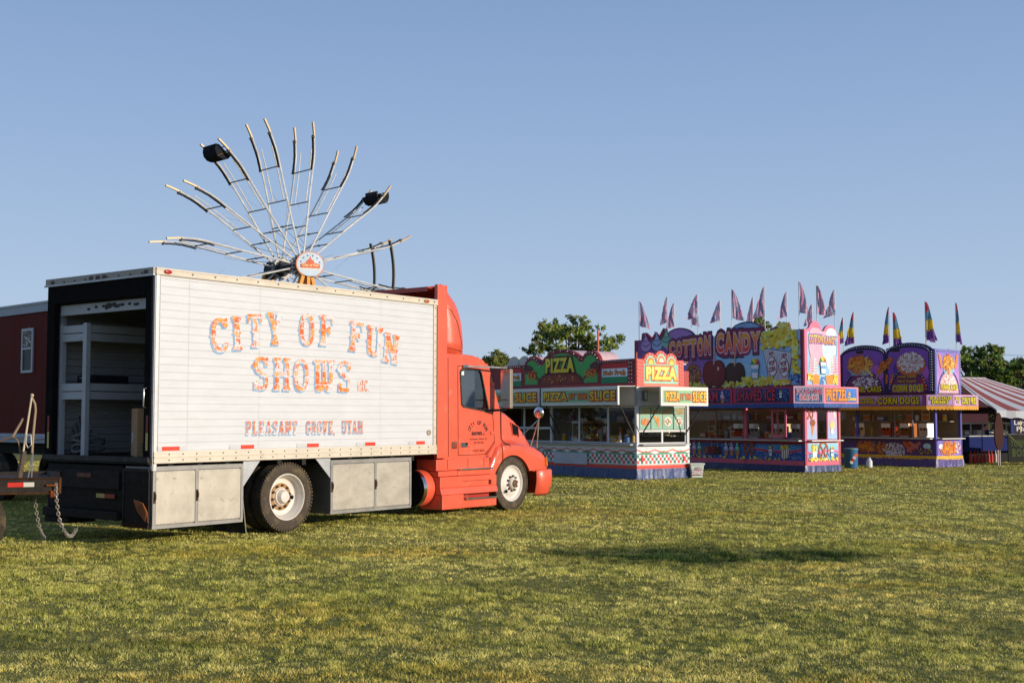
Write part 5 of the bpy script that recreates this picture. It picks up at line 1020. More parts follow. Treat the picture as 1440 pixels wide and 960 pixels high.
q = MB(); q.box(-L, -L+.08, .03, D, 2.74, 4.5, MA); q.box(-L, 0, D-.08, D, 2.74, 4.4, MA); q.build('banner_back', 'wall', ct)

# ---- 3. corn dog stand
PU, PL = hx('#4a3c9c'), hx('#8a70b8')
cn = thing('corn_dog_stand', 'purple stand with yellow awning and CORN DOGS signs under a double arch', 'food stand', (14.911, 43.474, 0), SA)
L, D = 7.2, 1.56
stand_shell(cn, L, D, 4.1, .97, 2.0, hx('#4a4aa8'), (.30, .19, .09), posts=(-3.45,), pz=2.6)
q = MB(); q.box(-L, 0, .0, .04, .3, .97, PU); q.box(-.04, .0, .04, D, .3, .97, PU); q.build('lower_panel', 'wall', cn)
FOOD = [hx('#d8841c'), hx('#e8a02c'), hx('#a8541c'), hx('#c86a1c')]
def lowl(a):
    a.rect(-L, .40, 0, .95, hx('#46326e'), .5)
    mess(a, -3.0, .68, .42, .22, FOOD, 130, 2, .03, 3, True); mess(a, -2.3, .62, .3, .2, FOOD+[hx('#8a3a10')], 60, 2, .03, 5, True); mess(a, -1.75, .58, .48, .26, [hx('#d8d8e0'), hx('#b8b8c8'), hx('#8a6a5a'), hx('#e8e8ec')], 300, 2, .03, 4)
    for k, c in enumerate(('#c8581c', '#a8401c', '#b86a5a')): a.line([(-1.35+k*.12, .88), (-1.0+k*.14, .50+.08*k)], .10, hx(c), 3+k)
    a.line([(-1.2, .55), (-.62, .86)], .12, hx('#b0605a'), 6); mess(a, -.45, .56, .3, .12, [hx('#c8a03a'), hx('#6a8a3a'), hx('#8a3a2a')], 60, 3, .03, 6); a.disc(-.36, .74, .16, .1, hx('#a8c8d0'), 4)
    mess(a, -5.3, .66, 1.2, .22, FOOD+[hx('#d8d8e0')], 260, 2, .04, 9)
board(cn, 'printed_panel', SL_, .0, lowl, 0)
board(cn, 'printed_panel', SS_, .0, lambda a: (a.rect(.08, .40, D-.08, .95, hx('#7a68b8'), .5), mess(a, .7, .66, .34, .24, FOOD, 170, 2, .03, 3, True), a.disc(.28, .72, .14, .1, (.7, .72, .72), 2), mess(a, .28, .56, .14, .1, FOOD, 30, 3, .03), mess(a, 1.25, .68, .18, .2, [hx('#e8dcd0'), hx('#e8c8b8'), hx('#c83a2a')], 80, 2, .03), [a.line([(u, .45), (u+.06, .9)], .08, hx('#e0701c'), 6) for u in (.45, 1.02)]), 0)
for nm, fc, u0, u1 in (('yellow_trim', SL_, -L, 0), ('yellow_trim', SS_, 0, D)):
    board(cn, nm, fc, .01, lambda a: (a.rect(u0, .30, u1, .395, hx('#e0a41c'), 1), scallop(a, u0, u1, .301, .045, int((u1-u0)/.16), hx('#e0a41c'), 1.5)), .0)
counter(cn, L, D, 1.02, (.62, .6, .58), .2)
frames(cn, SL_, -3.35, -.1, 1.03, 2.0, (-1.75, -1.0), (.22, .2, .24), .04); frames(cn, SL_, -L+.1, -3.5, 1.03, 2.0, (-5.3,), (.22, .2, .24), .04)
wrap(cn, L, D, .50, 2.06, 2.16, hx('#dd9a1a'), .34, zt=2.6)
CH2 = math.hypot(.50, .84); n3 = Vector((.84, -.50, 0)).normalized(); CF2 = lambda d=0: (Vector((0, -.50, 0))+n3*d, Vector((.50, .84, 0))/CH2, (0, 0, 1), n3)
YT = [(.12, hx('#2c2408')), (.035, hx('#d8c01c'))]
def ysign(words, u0, u1, bgc):
    def f(a):
        a.rect(u0+.04, 2.19, u1-.04, 2.52, bgc, 1, hx('#b898c8')); mess(a, (u0+u1)/2, 2.35, (u1-u0)*.42, .12, [hx('#9a7ab8'), hx('#c8a8c8'), hx('#7a5a9a')], int((u1-u0)*30), 1.5, .05, 8)
        for t, x, z, wd, h in words: a.text(t, u0+x*(u1-u0), z, (u1-u0)*wd, h, YT, 5)
    return f
LV = hx('#9a7cb4')
board(cn, 'sign_board', FL(.48), .02, ysign([('CORN DOGS', .34, 2.235, .60, .23), ('HAND', .04, 2.38, .22, .08), ('DIPPED', .04, 2.26, .26, .08)], -3.0, -.13, hx('#7c5c9c')), .05, box=(-3.05, 2.15, -.05, 2.55), back=hx('#8a4a78'))
board(cn, 'sign_board', FL(.48), .02, ysign([('FUNNEL CAKES', .08, 2.235, .84, .23)], -6.8, -3.2, hx('#7c5c9c')), .05, box=(-6.85, 2.15, -3.1, 2.55), back=hx('#8a4a78'))
board(cn, 'sign_board', CF2, .0, ysign([('ICE COLD', .12, 2.37, .78, .11), ('DRINKS', .2, 2.23, .6, .11)], .0, CH2, hx('#a88abc')), .05, box=(0, 2.15, CH2, 2.55), back=hx('#9a6a94'))
board(cn, 'sign_board', FS(.50), .0, ysign([('CURLY FRIES', .30, 2.235, .62, .22), ('BIG', .05, 2.38, .18, .08), ('OF', .1, 2.26, .1, .08)], .38, 1.80, hx('#b89cc4')), .05, box=(.34, 2.15, 1.84, 2.55), back=hx('#b87a9a'))
def bulbline(a, pts): bulbs(a, pts, .016, (.72, .72, .76))
def corn_long(a):
    PG_ = hx('#3a2a80')
    for c0, c1 in ((-2.04, -.12), (-4.1, -2.04), (-6.6, -4.3)):
        cu = (c0+c1)/2; ru = (c1-c0)/2-.10; a.poly([(c0+.12, 2.65), (c1-.1, 2.65), (c1-.1, 4.08)]+arcpts(cu, 4.02, ru, .24, 8, 172)+[(c0+.12, 4.08)], hx('#7448a4'), 1); a.disc(cu+.2, 3.35, ru*.8, .40, hx('#a45ab0'), 1.4); a.disc(cu-.3, 3.5, ru*.4, .3, hx('#4c3090'), 1.5)
        bulbline(a, [(cu+(ru+.05)*math.cos(R(t)), 4.09+.27*math.sin(R(t))) for t in range(6, 175, 7)])
        # lower arches
        a.disc(cu, 2.62, ru*.98, .92, hx('#1c1a50'), 2, 0, 180, 24); a.disc(cu, 2.62, ru*.86, .80, hx('#6a2a5c'), 3, 0, 180, 24); bulbline(a, [(cu+ru*.92*math.cos(R(t)), 2.64+.86*math.sin(R(t))) for t in range(8, 174, 8)])
    # tray of fries, corn dogs, funnel cake
    a.poly([(-3.75, 3.55), (-2.6, 3.48), (-2.85, 3.30), (-3.55, 3.32)], hx('#7aa0b8'), 4); mess(a, -3.2, 3.72, .52, .30, FOOD+[hx('#f0c060')], 200, 5, .045, 3, True); a.line([(-2.95, 3.6), (-2.6, 3.28)], .08, hx('#e8b860'), 9)
    for (u0, v0, u1, v1) in ((-2.15, 3.50, -1.75, 3.92), (-2.35, 3.35, -2.12, 3.82)): a.line([(u0, v0), (u1, v1)], .17, hx('#b8641c'), 5); a.line([(u0-.12, v0-.16), (u0, v0)], .03, hx('#c8a070'), 5); mess(a, (u0+u1)/2, (v0+v1)/2, .12, .18, [hx('#d8902c'), hx('#8a4410')], 26, 6, .03)
    for k in (0, 1): a.line([(-2.0+k*.18, 2.98), (-1.98+k*.26, 3.32)], .10, hx('#b8601c'), 6)
    a.disc(-.95, 3.66, .62, .42, hx('#b8642c'), 4); mess(a, -.95, 3.72, .56, .36, [hx('#e0e0e6'), hx('#c8c8d2'), hx('#ececf0'), hx('#a8785a')], 420, 5, .04, 4)
    mess(a, -2.95, 3.02, .58, .22, [hx('#dcdce4'), hx('#b8b8c6'), hx('#8a7a8a')], 170, 5, .05, 11); a.text('FUNNEL CAKES', -3.70, 2.70, 1.46, .19, YT, 8)
    a.text('Honey Dipped', -1.5, 3.16, .78, .11, [(.10, hx('#2c2408')), (.02, hx('#c8b03a'))], 8); a.text('Hand Dipped', -1.5, 3.0, .78, .10, [(.10, hx('#2c2408')), (.02, hx('#c8b03a'))], 8); a.text('CORN DOGS', -1.72, 2.70, 1.28, .20, [(.16, hx('#e8e0c0')), (.12, hx('#2c2408')), (.035, hx('#d8c01c'))], 8)
    mess(a, -.4, 2.95, .1, .2, [hx('#e0701c'), hx('#b83a1c')], 12, 6, .05)
    bulbline(a, [(-.06, 2.72+.09*k) for k in range(16)]); bulbline(a, [(-.13, 2.72+.09*k) for k in range(16)])
board(cn, 'arched_sign', SL_, .03, corn_long, .08, outline=[(-6.7, 2.6), (0, 2.6), (0, 4.17)]+arcpts(-1.05, 4.08, 1.0, .36, 15, 170)+arcpts(-3.05, 4.08, 1.0, .36, 15, 170)+[(-4.2, 4.1)]+arcpts(-5.45, 4.08, 1.1, .36, 15, 165)+[(-6.7, 4.17)], back=hx('#181a48'))
def corn_short(a):
    a.rect(.10, 2.66, D-.14, 4.06, hx('#cc8abc'), 1, hx('#7a6cbc')); a.disc(.76, 2.62, .66, .84, hx('#3c3c90'), 2, 0, 180); a.disc(.76, 2.62, .57, .74, hx('#e0a0a8'), 3, 0, 180)
    mess(a, .76, 2.95, .42, .28, [hx('#e8d8c8'), hx('#f0ece4'), hx('#d89060')], 130, 4, .05, 5); a.text('FUNNEL CAKES', .28, 2.74, .98, .17, [(.10, hx('#8a5a1c')), (.035, hx('#f0c83a'))], 8)
    mess(a, .76, 3.66, .30, .30, FOOD+[hx('#f0c060')], 170, 4, .035, 3, True); a.poly([(.42, 3.48), (1.12, 3.46), (1.0, 3.30), (.54, 3.30)], hx('#8ab4c8'), 4)
    for s_ in (-1, 1): a.line([(.76+s_*.40, 3.5), (.76+s_*.54, 4.0)], .11, hx('#e0761c'), 5)
    bulbline(a, [(u, v) for u in (.05, D-.11) for v in [2.70+.1*k for k in range(14)]]); bulbline(a, [(.12+.12*k, 4.11) for k in range(11)]); bulbline(a, [(.76+.62*math.cos(R(t)), 2.64+.79*math.sin(R(t))) for t in range(8, 174, 12)])
board(cn, 'arched_sign', SS_, .03, corn_short, .08, outline=[(0, 2.6), (D-.06, 2.6), (D-.06, 4.16), (0, 4.18)], back=hx('#6a68b0'))
q = MB(); q.box(-L, 0, D-.08, D-.06, 2.6, 4.1, hx('#181a48')); q.box(-L, -L+.05, .03, D-.06, 2.6, 4.1, hx('#181a48')); q.build('sign_back', 'wall', cn)
for x in (-1.75, -3.35): MB().box(x, x+.32, -.06, .1, 4.14, 4.24, (.05, .05, .05)).build('floodlight', 'dark', cn, bevel=.02)
q = MB(); q.box(-2.2, -1.7, .2, 1.2, 4.05, 4.3, (.6, .6, .58)); q.build('roof_vent', 'wall', cn, bevel=.03)
skirt(cn, L, D, .31, hx('#4c3f80'), .009, 7)

# ---------------------------------------------------------------- goods inside the stands: each one a thing, resting on a shelf of its stand
CN = {'red': hx('#b0281c'), 'yellow': hx('#d8a82c'), 'white': hx('#d8d4cc'), 'brown': hx('#8a4e22'), 'blue': hx('#3a6aa8'), 'green': hx('#3f8a4a'), 'orange': hx('#d8701c'), 'grey': hx('#9a9a98'), 'pink': hx('#d88aa0'), 'cream': hx('#d8c89a')}
def good(kind, cname, w_):
    c = CN[cname]; q = MB()
    if kind == 'jar': q.lathe([(0, .07), (.02, .085), (.17, .085), (.20, .06)], (0, 0, 0), (0, 0, 1), c, 14); q.lathe([(.20, .065), (.235, .065), (.235, 0)], (0, 0, 0), (0, 0, 1), CN['white'], 14); m = 'cab'
    elif kind == 'bottle': q.lathe([(0, .045), (.01, .05), (.18, .05), (.23, .02), (.28, .018), (.28, 0)], (0, 0, 0), (0, 0, 1), c, 12); m = 'cab'
    elif kind == 'box': q.box(-.14, .14, -.1, .1, 0, .20, c); q.box(-.145, .145, -.105, -.1, .05, .14, CN['white']); q.box(-.1, .1, -.02, .02, .2, .203, CN['cream']); m = 'card'
    elif kind == 'cup_stack': q.lathe([(0, .035), (.30, .045), (.31, .052), (.32, .045), (.33, .052), (.34, .045), (.35, .055), (.35, .05)], (0, 0, 0), (0, 0, 1), c, 14); m = 'paint'
    elif kind == 'display_case':
        q.box(-.26, .26, -.18, .18, 0, .10, c); q.box(-.26, .26, -.18, .18, .55, .62, c)
        for x in (-.25, .235):
            for y in (-.17, .155): q.box(x, x+.015, y, y+.015, .10, .55, c)
        q.box(-.22, .22, -.14, .14, .30, .31, CN['grey']); g = random.Random(len(cname)); 
        for k in range(26): q.ball((g.uniform(-.2, .2), g.uniform(-.12, .12), .12+g.uniform(0, .10)+(.2 if k > 13 else 0)), .035, g.choice([CN['yellow'], CN['brown'], CN['cream']]), 6)
        m = 'paint'
    elif kind == 'drinks_machine': q.box(-.2, .2, -.2, .2, 0, .5, c); q.box(-.2, .2, -.26, -.2, 0, .06, CN['grey']); q.box(-.2, .2, -.24, -.2, .34, .5, CN['white']); q.box(-.1, -.07, -.25, -.2, .25, .34, BLK); q.box(.06, .09, -.25, -.2, .25, .34, BLK); m = 'metal'
    else:   # menu card
        q.box(-.16, .16, -.008, .008, 0, .42, c); q.box(-.13, .13, -.011, -.008, .05, .22, CN['orange']); q.box(-.13, .13, -.011, -.008, .26, .38, CN['brown']); m = 'paint'
    return q.build(kind, m)
def stock(stand, sname, L, D, seed, rows):
    mw = Matrix.Translation(stand.location) @ Matrix.Rotation(stand.rotation_euler[2], 4, 'Z'); g = random.Random(seed)
    for (nm, place, y, z, x0, x1, kinds, n, ax) in rows:
        if ax == 'x': MB().box(x0-.1, x1+.1, y-.16, y+.2, z-.03, z, (.35, .3, .24)).build(nm, 'wall', stand)
        else: MB().box(y-.2, y+.2, x0-.1, x1+.1, z-.03, z, (.35, .3, .24)).build(nm, 'wall', stand)
        pos = sorted([x1-(x1-x0)*(k+.5+g.uniform(-.12, .12))/n for k in range(n)], reverse=True); last = None
        for k, x in enumerate(pos):
            kd = g.choice(kinds); 
            while (kd == last and len(kinds) > 1): kd = g.choice(kinds)
            last = kd; cn_ = g.choice(list(CN) if kd not in ('drinks_machine', 'display_case', 'menu_card') else ['grey', 'white', 'brown', 'cream', 'red'])
            o = good(kd, cn_, 1); o.location = mw @ (Vector((x, y, z+.001)) if ax == 'x' else Vector((y, x, z+.001))); o.rotation_euler = (0, 0, stand.rotation_euler[2]+(0 if ax == 'x' else PI/2)+g.uniform(-.15, .15))
            od = ['first', 'second', 'third', 'fourth', 'fifth', 'sixth', 'seventh', 'eighth', 'ninth', 'tenth', 'eleventh', 'twelfth', 'thirteenth', 'fourteenth', 'fifteenth', 'sixteenth'][k]
            tag(o, f'{cn_} {kd.replace("_", " ")}, {od} from the near corner on {sname} stand {place[4:]}', kd.replace('_', ' '), f'goods on {place} of the {sname} stand')
stock(pz, 'pizza', 8.2, 2.05, 4, [('inner_counter', 'the front counter', .30, 1.02, -3.8, -.35, ['jar', 'bottle', 'box', 'cup_stack', 'display_case'], 12, 'x'), ('back_shelf', 'the high back shelf', 1.75, 1.62, -5.2, -.4, ['jar', 'box', 'bottle', 'cup_stack'], 14, 'x'), ('low_shelf', 'the low back shelf', 1.75, 1.22, -4.4, -.4, ['box', 'drinks_machine', 'jar'], 8, 'x')])
stock(ct, 'cotton candy', 8.1, 1.74, 8, [('inner_counter', 'the front counter', .30, 1.04, -5.0, -.3, ['jar', 'display_case', 'box', 'drinks_machine', 'menu_card'], 13, 'x'), ('back_shelf', 'the high back shelf', 1.48, 1.66, -5.6, -.3, ['bottle', 'jar', 'box'], 16, 'x'), ('low_shelf', 'the low back shelf', 1.48, 1.28, -4.8, -.3, ['bottle', 'jar', 'box', 'cup_stack'], 14, 'x')])
stock(cn, 'corn dog', 7.2, 1.56, 15, [('inner_counter', 'the front counter', .28, 1.04, -3.9, -.3, ['jar', 'display_case', 'drinks_machine', 'cup_stack', 'bottle'], 9, 'x'), ('back_shelf', 'the high back shelf', 1.30, 1.62, -4.6, -.3, ['box', 'jar', 'menu_card', 'bottle'], 11, 'x')])
# the pushed-open service window of the cotton candy stand
q = Art((0, -.30, 0), (1, 0, 0), (0, 0, 1), (0, -1, 0)); q.plate([(-1.15, 1.12), (-.52, 1.12), (-.52, 2.0), (-1.15, 2.0)], [[(-1.09, 1.19), (-.59, 1.19), (-.59, 1.95), (-1.09, 1.95)]], q.fr, -.03, 0, PK); sw = q.build('open_window_sash', 'wall', ct)

# ---------------------------------------------------------------- pennant flags on the stand roofs
def flag(lx, ly, ztop, stand, kind, label, seed, ln=.98, zb=4.1, wd=.30, group=None):
    mw = Matrix.Translation(stand.location) @ Matrix.Rotation(stand.rotation_euler[2], 4, 'Z'); p = mw @ Vector((lx, ly, 0)); g = random.Random(seed)
    t = thing('pennant_flag', label, 'flag', (p.x, p.y, zb), 0, group)
    q = MB(); q.tube([(0, 0, 0), (0, 0, ztop-zb)], .013, (.62, .60, .57), 6); q.build('pole', 'paint', t)
    q = MB(); wd *= g.uniform(.8, 1.35); ln *= g.uniform(.78, 1.02); H = ztop-zb; nr, ncol = 14, 7; aa = g.uniform(0, PI)+PI*(g.random() < .5); sgn_ = g.choice((-1, 1)); rows = []; ph = g.uniform(0, 6); g0, g1 = g.uniform(6, 11), g.uniform(1, 4)
    for i in range(nr+1):
        f = i/nr; z = H-.03-ln*f-.0; w_ = wd*(.12+1.75*f**.8-.35*f*f)*g.uniform(.95, 1.05); P = []
        for k in range(ncol+1):
            s_ = k/ncol; x = sgn_*(.015+w_*s_*.7); y = .09*math.sin(s_*g0+ph+f*g1)*(.35+f); P.append((x, y, z-.10*s_*f-.09*s_*math.sin(f*3)))
        rows.append(P)
    if kind == 'candy': cs = [hx('#e8a8bc'), hx('#a8b2ca'), hx('#f0c4d0'), hx('#8c98b8')]; cf = lambda i, k: cs[int((k*.55+i*.28+seed)) % 4]
    else:
        def cf(i, k):
            f = (i+k*.35)/nr; return hx('#c04a5c') if f < .26 else (hx('#6a9ab4') if f < .5 else (hx('#dcc03c') if f < .78 else hx('#80559c')))
    q.grid(rows, (1, 1, 1), colf=cf); q.build('cloth', 'cloth', t, smooth=True); return t
L1x = [-8.0, -6.45, -4.9, -3.25, -1.75, -.28]; ordn = ['leftmost', 'second from left', 'third from left', 'fourth from left', 'fifth from left', 'rightmost']
for i, x in enumerate(L1x): flag(x, .12, 6.12+.04*(i % 2), ct, 'candy', f'pink and slate pennant on the cotton candy stand front roof edge, {ordn[i]}', 20+i, group='flags on the cotton candy stand')
L2x = [-7.6, -6.7, -5.2, -3.6, -2.05, -.95]
for i, (x, zt) in enumerate(zip(L2x, (6.1, 6.0, 6.0, 6.0, 6.05, 5.55))): flag(x, 1.55, zt, ct, 'candy', f'pink and slate pennant on the cotton candy stand rear roof edge, {ordn[i]}', 40+i, ln=.9 if i < 5 else .7, group='flags on the cotton candy stand')
flag(.0, .65, 6.05, ct, 'candy', 'wide pink and slate pennant above the short end of the cotton candy stand', 57, wd=.42, group='flags on the cotton candy stand')
flag(.0, 1.55, 5.95, ct, 'candy', 'narrow pink and slate pennant at the far corner of the cotton candy stand', 58, group='flags on the cotton candy stand')
for i, (x, y, zt, lb, w_) in enumerate(((-3.55, .12, 5.75, 'four-coloured pennant, leftmost on the corn dog stand front edge', .26), (-1.95, .12, 5.82, 'four-coloured pennant, middle one on the corn dog stand front edge', .26), (-.42, .12, 5.90, 'widest four-coloured pennant, rightmost on the corn dog stand front edge', .46),
    (-5.1, 1.4, 5.7, 'four-coloured pennant seen just above the pink cotton candy end banner', .26), (-2.75, 1.4, 5.75, 'four-coloured pennant at left on the corn dog stand rear edge', .26), (-1.3, 1.4, 5.85, 'four-coloured pennant right of it, half hidden behind the widest pennant', .26), (-.05, 1.4, 5.9, 'four-coloured pennant at the corn dog stand far right corner', .20))):
    flag(x, y, zt, cn, 'corn', lb, 70+i, ln=1.38 if i != 3 else 1.1, wd=w_, group='flags on the corn dog stand')

# ---------------------------------------------------------------- tubs beside the stands
t = thing('drinks_tub', 'white square tub lettered Cold Drinks beside the pizza stand skirt', 'tub', (5.36, 36.1, 0), R(8)); t.scale = (.8, .8, .8)
q = MB(); q.add([(x*s_, y*s_, z) for z, s_ in ((0, .8), (.46, 1)) for x, y in ((-.25, -.2), (.25, -.2), (.25, .2), (-.25, .2))], [(3, 2, 1, 0), (0, 1, 5, 4), (1, 2, 6, 5), (2, 3, 7, 6), (3, 0, 4, 7)], hx('#c8dcd0')); q.build('body', 'paint', t, bevel=.02)
MB().box(-.28, .28, -.23, .23, .46, .53, (.62, .6, .56)).build('lid', 'paint', t, bevel=.02)
a = Art((0, -.20, 0), (1, 0, 0), (0, -.09, 1), (0, -1, 0)); a.text('COLD', -.04, .30, .22, .09, [(.10, hx('#9a2a2a')), (.03, (.8, .78, .72))], 1); a.text('DRINKS', -.20, .12, .38, .15, [(.14, hx('#9a2a2a')), (.04, (.8, .78, .72))], 1); a.build('lettering', 'paint', t)
t = thing('trash_barrel', 'blue printed barrel standing between the pink and purple stands', 'barrel', (11.84, 43.2, 0), 0)
q = MB(); q.lathe([(0, .22), (.02, .23), (.6, .235), (.62, .245), (.64, .235), (.64, .0)], (0, 0, 0), (0, 0, 1), hx('#356a98'), 22); q.build('body', 'paint', t, smooth=True)
q = MB(); q.lathe([(.64, .25), (.67, .25), (.69, .2), (.70, 0)], (0, 0, 0), (0, 0, 1), hx('#6a8a90'), 22); q.build('lid', 'paint', t, smooth=True)
q = MB(); 
for k in range(6): q.ball((-.05+.03*k, -.235, .2+.05*k), .06, CN[('white', 'red', 'brown', 'white', 'pink', 'orange')[k]], 8, (1, .1, 1))
q.build('printed_picture', 'paint', t)
t = thing('water_jug', 'small white jug on the grass beside the blue barrel', 'jug', (12.5, 43.3, 0), 0)
q = MB(); q.lathe([(0, .09), (.02, .11), (.22, .11), (.32, .05)], (0, 0, 0), (0, 0, 1), (.62, .62, .62), 14); q.build('body', 'paint', t, smooth=True); q = MB(); q.lathe([(.32, .045), (.36, .045), (.36, 0)], (0, 0, 0), (0, 0, 1), (.4, .5, .6), 12); q.build('cap', 'paint', t)

# ---------------------------------------------------------------- striped game tent with its maroon trailer
tr = thing('game_trailer', 'dark maroon game trailer with blue counter under the striped awning', 'trailer', (17.45, 47.6, 0), SA)
q = MB(); q.box(-3.2, -3.0, -.6, 6.2, .35, 3.5, hx('#34101a')); q.build('back_wall', 'soot', tr)
q = MB(); q.box(-3.0, .0, -.62, -.56, .35, 3.2, hx('#34101a')); q.build('end_wall', 'soot', tr)
q = MB(); q.box(-2.9, .3, -.5, 6.2, 1.02, 1.06, (.5, .5, .48)); q.box(-.0, .3, -.5, 6.2, .45, 1.02, hx('#0b1d5c')); q.build('blue_counter', 'soot', tr)
q = MB(); q.box(-2.9, -.1, -.5, 6.2, 1.5, 1.54, (.5, .5, .5))
for k in range(9): q.box(.02, .06, -.5+.8*k, -.46+.8*k, 1.06, 1.52, (.5, .5, .5))
q.box(.0, .08, -.5, 6.2, 1.50, 1.56, (.5, .5, .5)); q.build('shelf_frame', 'soot', tr)
q = MB(); q.box(-.1, .06, -.5, 6.2, 1.90, 2.15, hx('#260810')); q.build('fascia', 'soot', tr)
MB().box(-2.9, -.1, -.5, 6.2, .02, .45, (.015, .013, .014)).build('lower_panel', 'soot', tr)  # near-black block added to darken the open space below the counter
for k, (lb, c) in enumerate((('open grey prize crate', 'grey'), ('white plush prize box', 'white'), ('blue prize box', 'blue'), ('cream prize box', 'cream'))):
    mw = Matrix.Translation(tr.location) @ Matrix.Rotation(SA, 4, 'Z'); o = good('box', c, 1); o.name = 'prize_box'; o.location = mw @ Vector((-.2, .3+.8*k, 1.062)); o.rotation_euler = (0, 0, SA+PI/2); tag(o, f'{lb} on the blue counter of the game trailer', 'box', 'prize boxes on the game trailer counter')
for k in range(9):
    o = MB().lathe([(0, .05), (.01, .06), (.26, .055), (.36, .022), (.46, .02), (.46, 0)], (0, 0, 0), (0, 0, 1), hx(('#c8301c', '#d8d0c8')[k % 2 if k > 5 else 0]), 10).build('game_bottle', 'cab'); mw = Matrix.Translation(tr.location) @ Matrix.Rotation(SA, 4, 'Z'); p = mw @ Vector((.42+.02*(k % 2), -.3+.23*k, .0)); o.location = (p.x, p.y, 0.02)
    tag(o, ('pale' if k > 5 and k % 2 else 'red')+' bottle, '+['first', 'second', 'third', 'fourth', 'fifth', 'sixth', 'seventh', 'eighth', 'ninth'][k]+' from the left in the row below the blue counter', 'bottle', 'bottles below the blue counter')
aw = thing('striped_awning', 'pink and white striped canvas awning sloping down at the right edge', 'awning', (0, 0, 0), 0)
A_, B_ = Vector((17.9, 49.9, 3.36)), Vector((19.4, 50.5, 3.36)); Dd, Cc = Vector((17.75, 45.2, 2.02)), Vector((24.3, 48.4, 1.86)); Q_ = Vector((23.5, 52.5, 2.2))
q = MB(); ns = 11; rows = []
for i in range(13):
    f = i/12; sag = -.10*math.sin(PI*f); row = []
    for k in range(ns*3+1):
        s_ = k/(ns*3); top = A_.lerp(B_, s_); bot = Dd.lerp(Cc, s_); p = top.lerp(bot, f); p = p+Vector((0, 0, sag-.03*math.sin(s_*PI*5)*f)); row.append(p)
    rows.append(row)
q.grid(rows, (1, 1, 1), colf=lambda i, k: hx('#a4504a') if (k//3) % 2 == 1 else (.66, .65, .64)); q.build('canopy', 'canvas', aw, smooth=True)
q = MB(); rows = []
for z in (0, -.14, -.30): rows.append([Dd.lerp(Cc, k/60)+Vector((0, -.01, z+(.05*abs(math.sin(k*.55)) if z < -.2 else 0))) for k in range(61)])
q.grid(rows, (1, 1, 1), colf=lambda i, k: (.42, .44, .47) if (k//4) % 2 else (.55, .57, .6)); q.build('valance', 'canvas', aw)
for P, nm in ((Dd, 0), (Cc, 1), (Dd.lerp(Cc, .42), 2)): q = MB(); q.tube([(P.x, P.y, 0), (P.x, P.y, P.z)], .03, (.35, .35, .36), 8); q.build('pole', 'paint', aw)
q = MB(); q.tube([A_, Dd], .025, (.5, .5, .5), 6); q.tube([A_, B_], .03, (.5, .5, .5), 6); q.build('frame', 'paint', aw)
# dark surfboard-shaped sign, lettered board and lettered net banner below the awning
q = MB(); P = [(.21*math.sin(R(t))*(1-.12*math.cos(R(t))), .68*math.cos(R(t))) for t in range(0, 360, 15)]
q.plate(P, [], ((0, 0, 1.25), (.92, .38, 0), (0, 0, 1), (.38, -.92, 0)), -.05, 0, hx('#3c160a')); o = q.build('surfboard_sign', 'soot'); o.location = (17.75, 45.02, 0); tag(o, 'brown surfboard shaped sign hanging from the striped awning corner', 'sign')
q = MB(); q.tube([(0, 0, -.0), (0, 0, .56)], .02, (.5, .5, .5), 6); o = q.build('stake', 'paint'); o.location = (17.75, 45.0, 0); tag(o, 'short grey stake below the brown surfboard sign', 'stake')
a = Art((0, 0, 0), (.90, .44, 0), (0, 0, 1), (.44, -.90, 0)); a.plate([(0, 0), (1.5, 0), (1.5, .50), (0, .50)], [], a.fr, -.03, 0, hx('#2a1c3a')); a.rect(0, .0, .14, .5, hx('#1c2c6a'), 1); a.text('Large', .18, .27, .8, .20, [(.03, (.6, .6, .6))], 2); a.text('Play', .30, .04, .7, .20, [(.03, (.6, .6, .6))], 2); a.rect(.47, .02, .52, .46, hx('#c8b890'), 3)
o = a.build('price_board', 'soot'); o.location = (18.35, 45.45, 1.17); tag(o, 'dark board lettered Large Play hanging under the striped awning', 'sign')
a = Art((0, 0, 0), (.90, .44, 0), (0, 0, 1), (.44, -.90, 0)); a.plate([(0, 0), (2.2, 0), (2.2, 1.02), (0, 1.02)], [], a.fr, -.03, 0, hx('#0e1208')); a.text('YUMMY', .12, .60, .95, .22, [(.05, hx('#39441e'))], 2); a.text('BOSS', .2, .22, .85, .26, [(.05, hx('#39441e'))], 2); a.line([(.05, 1.0), (.7, .55)], .03, hx('#6a7050'), 1)
o = a.build('net_banner', 'soot'); o.location = (18.3, 45.6, .10); tag(o, 'dark green banner lettered Yummy Boss standing on the grass under the awning', 'banner')

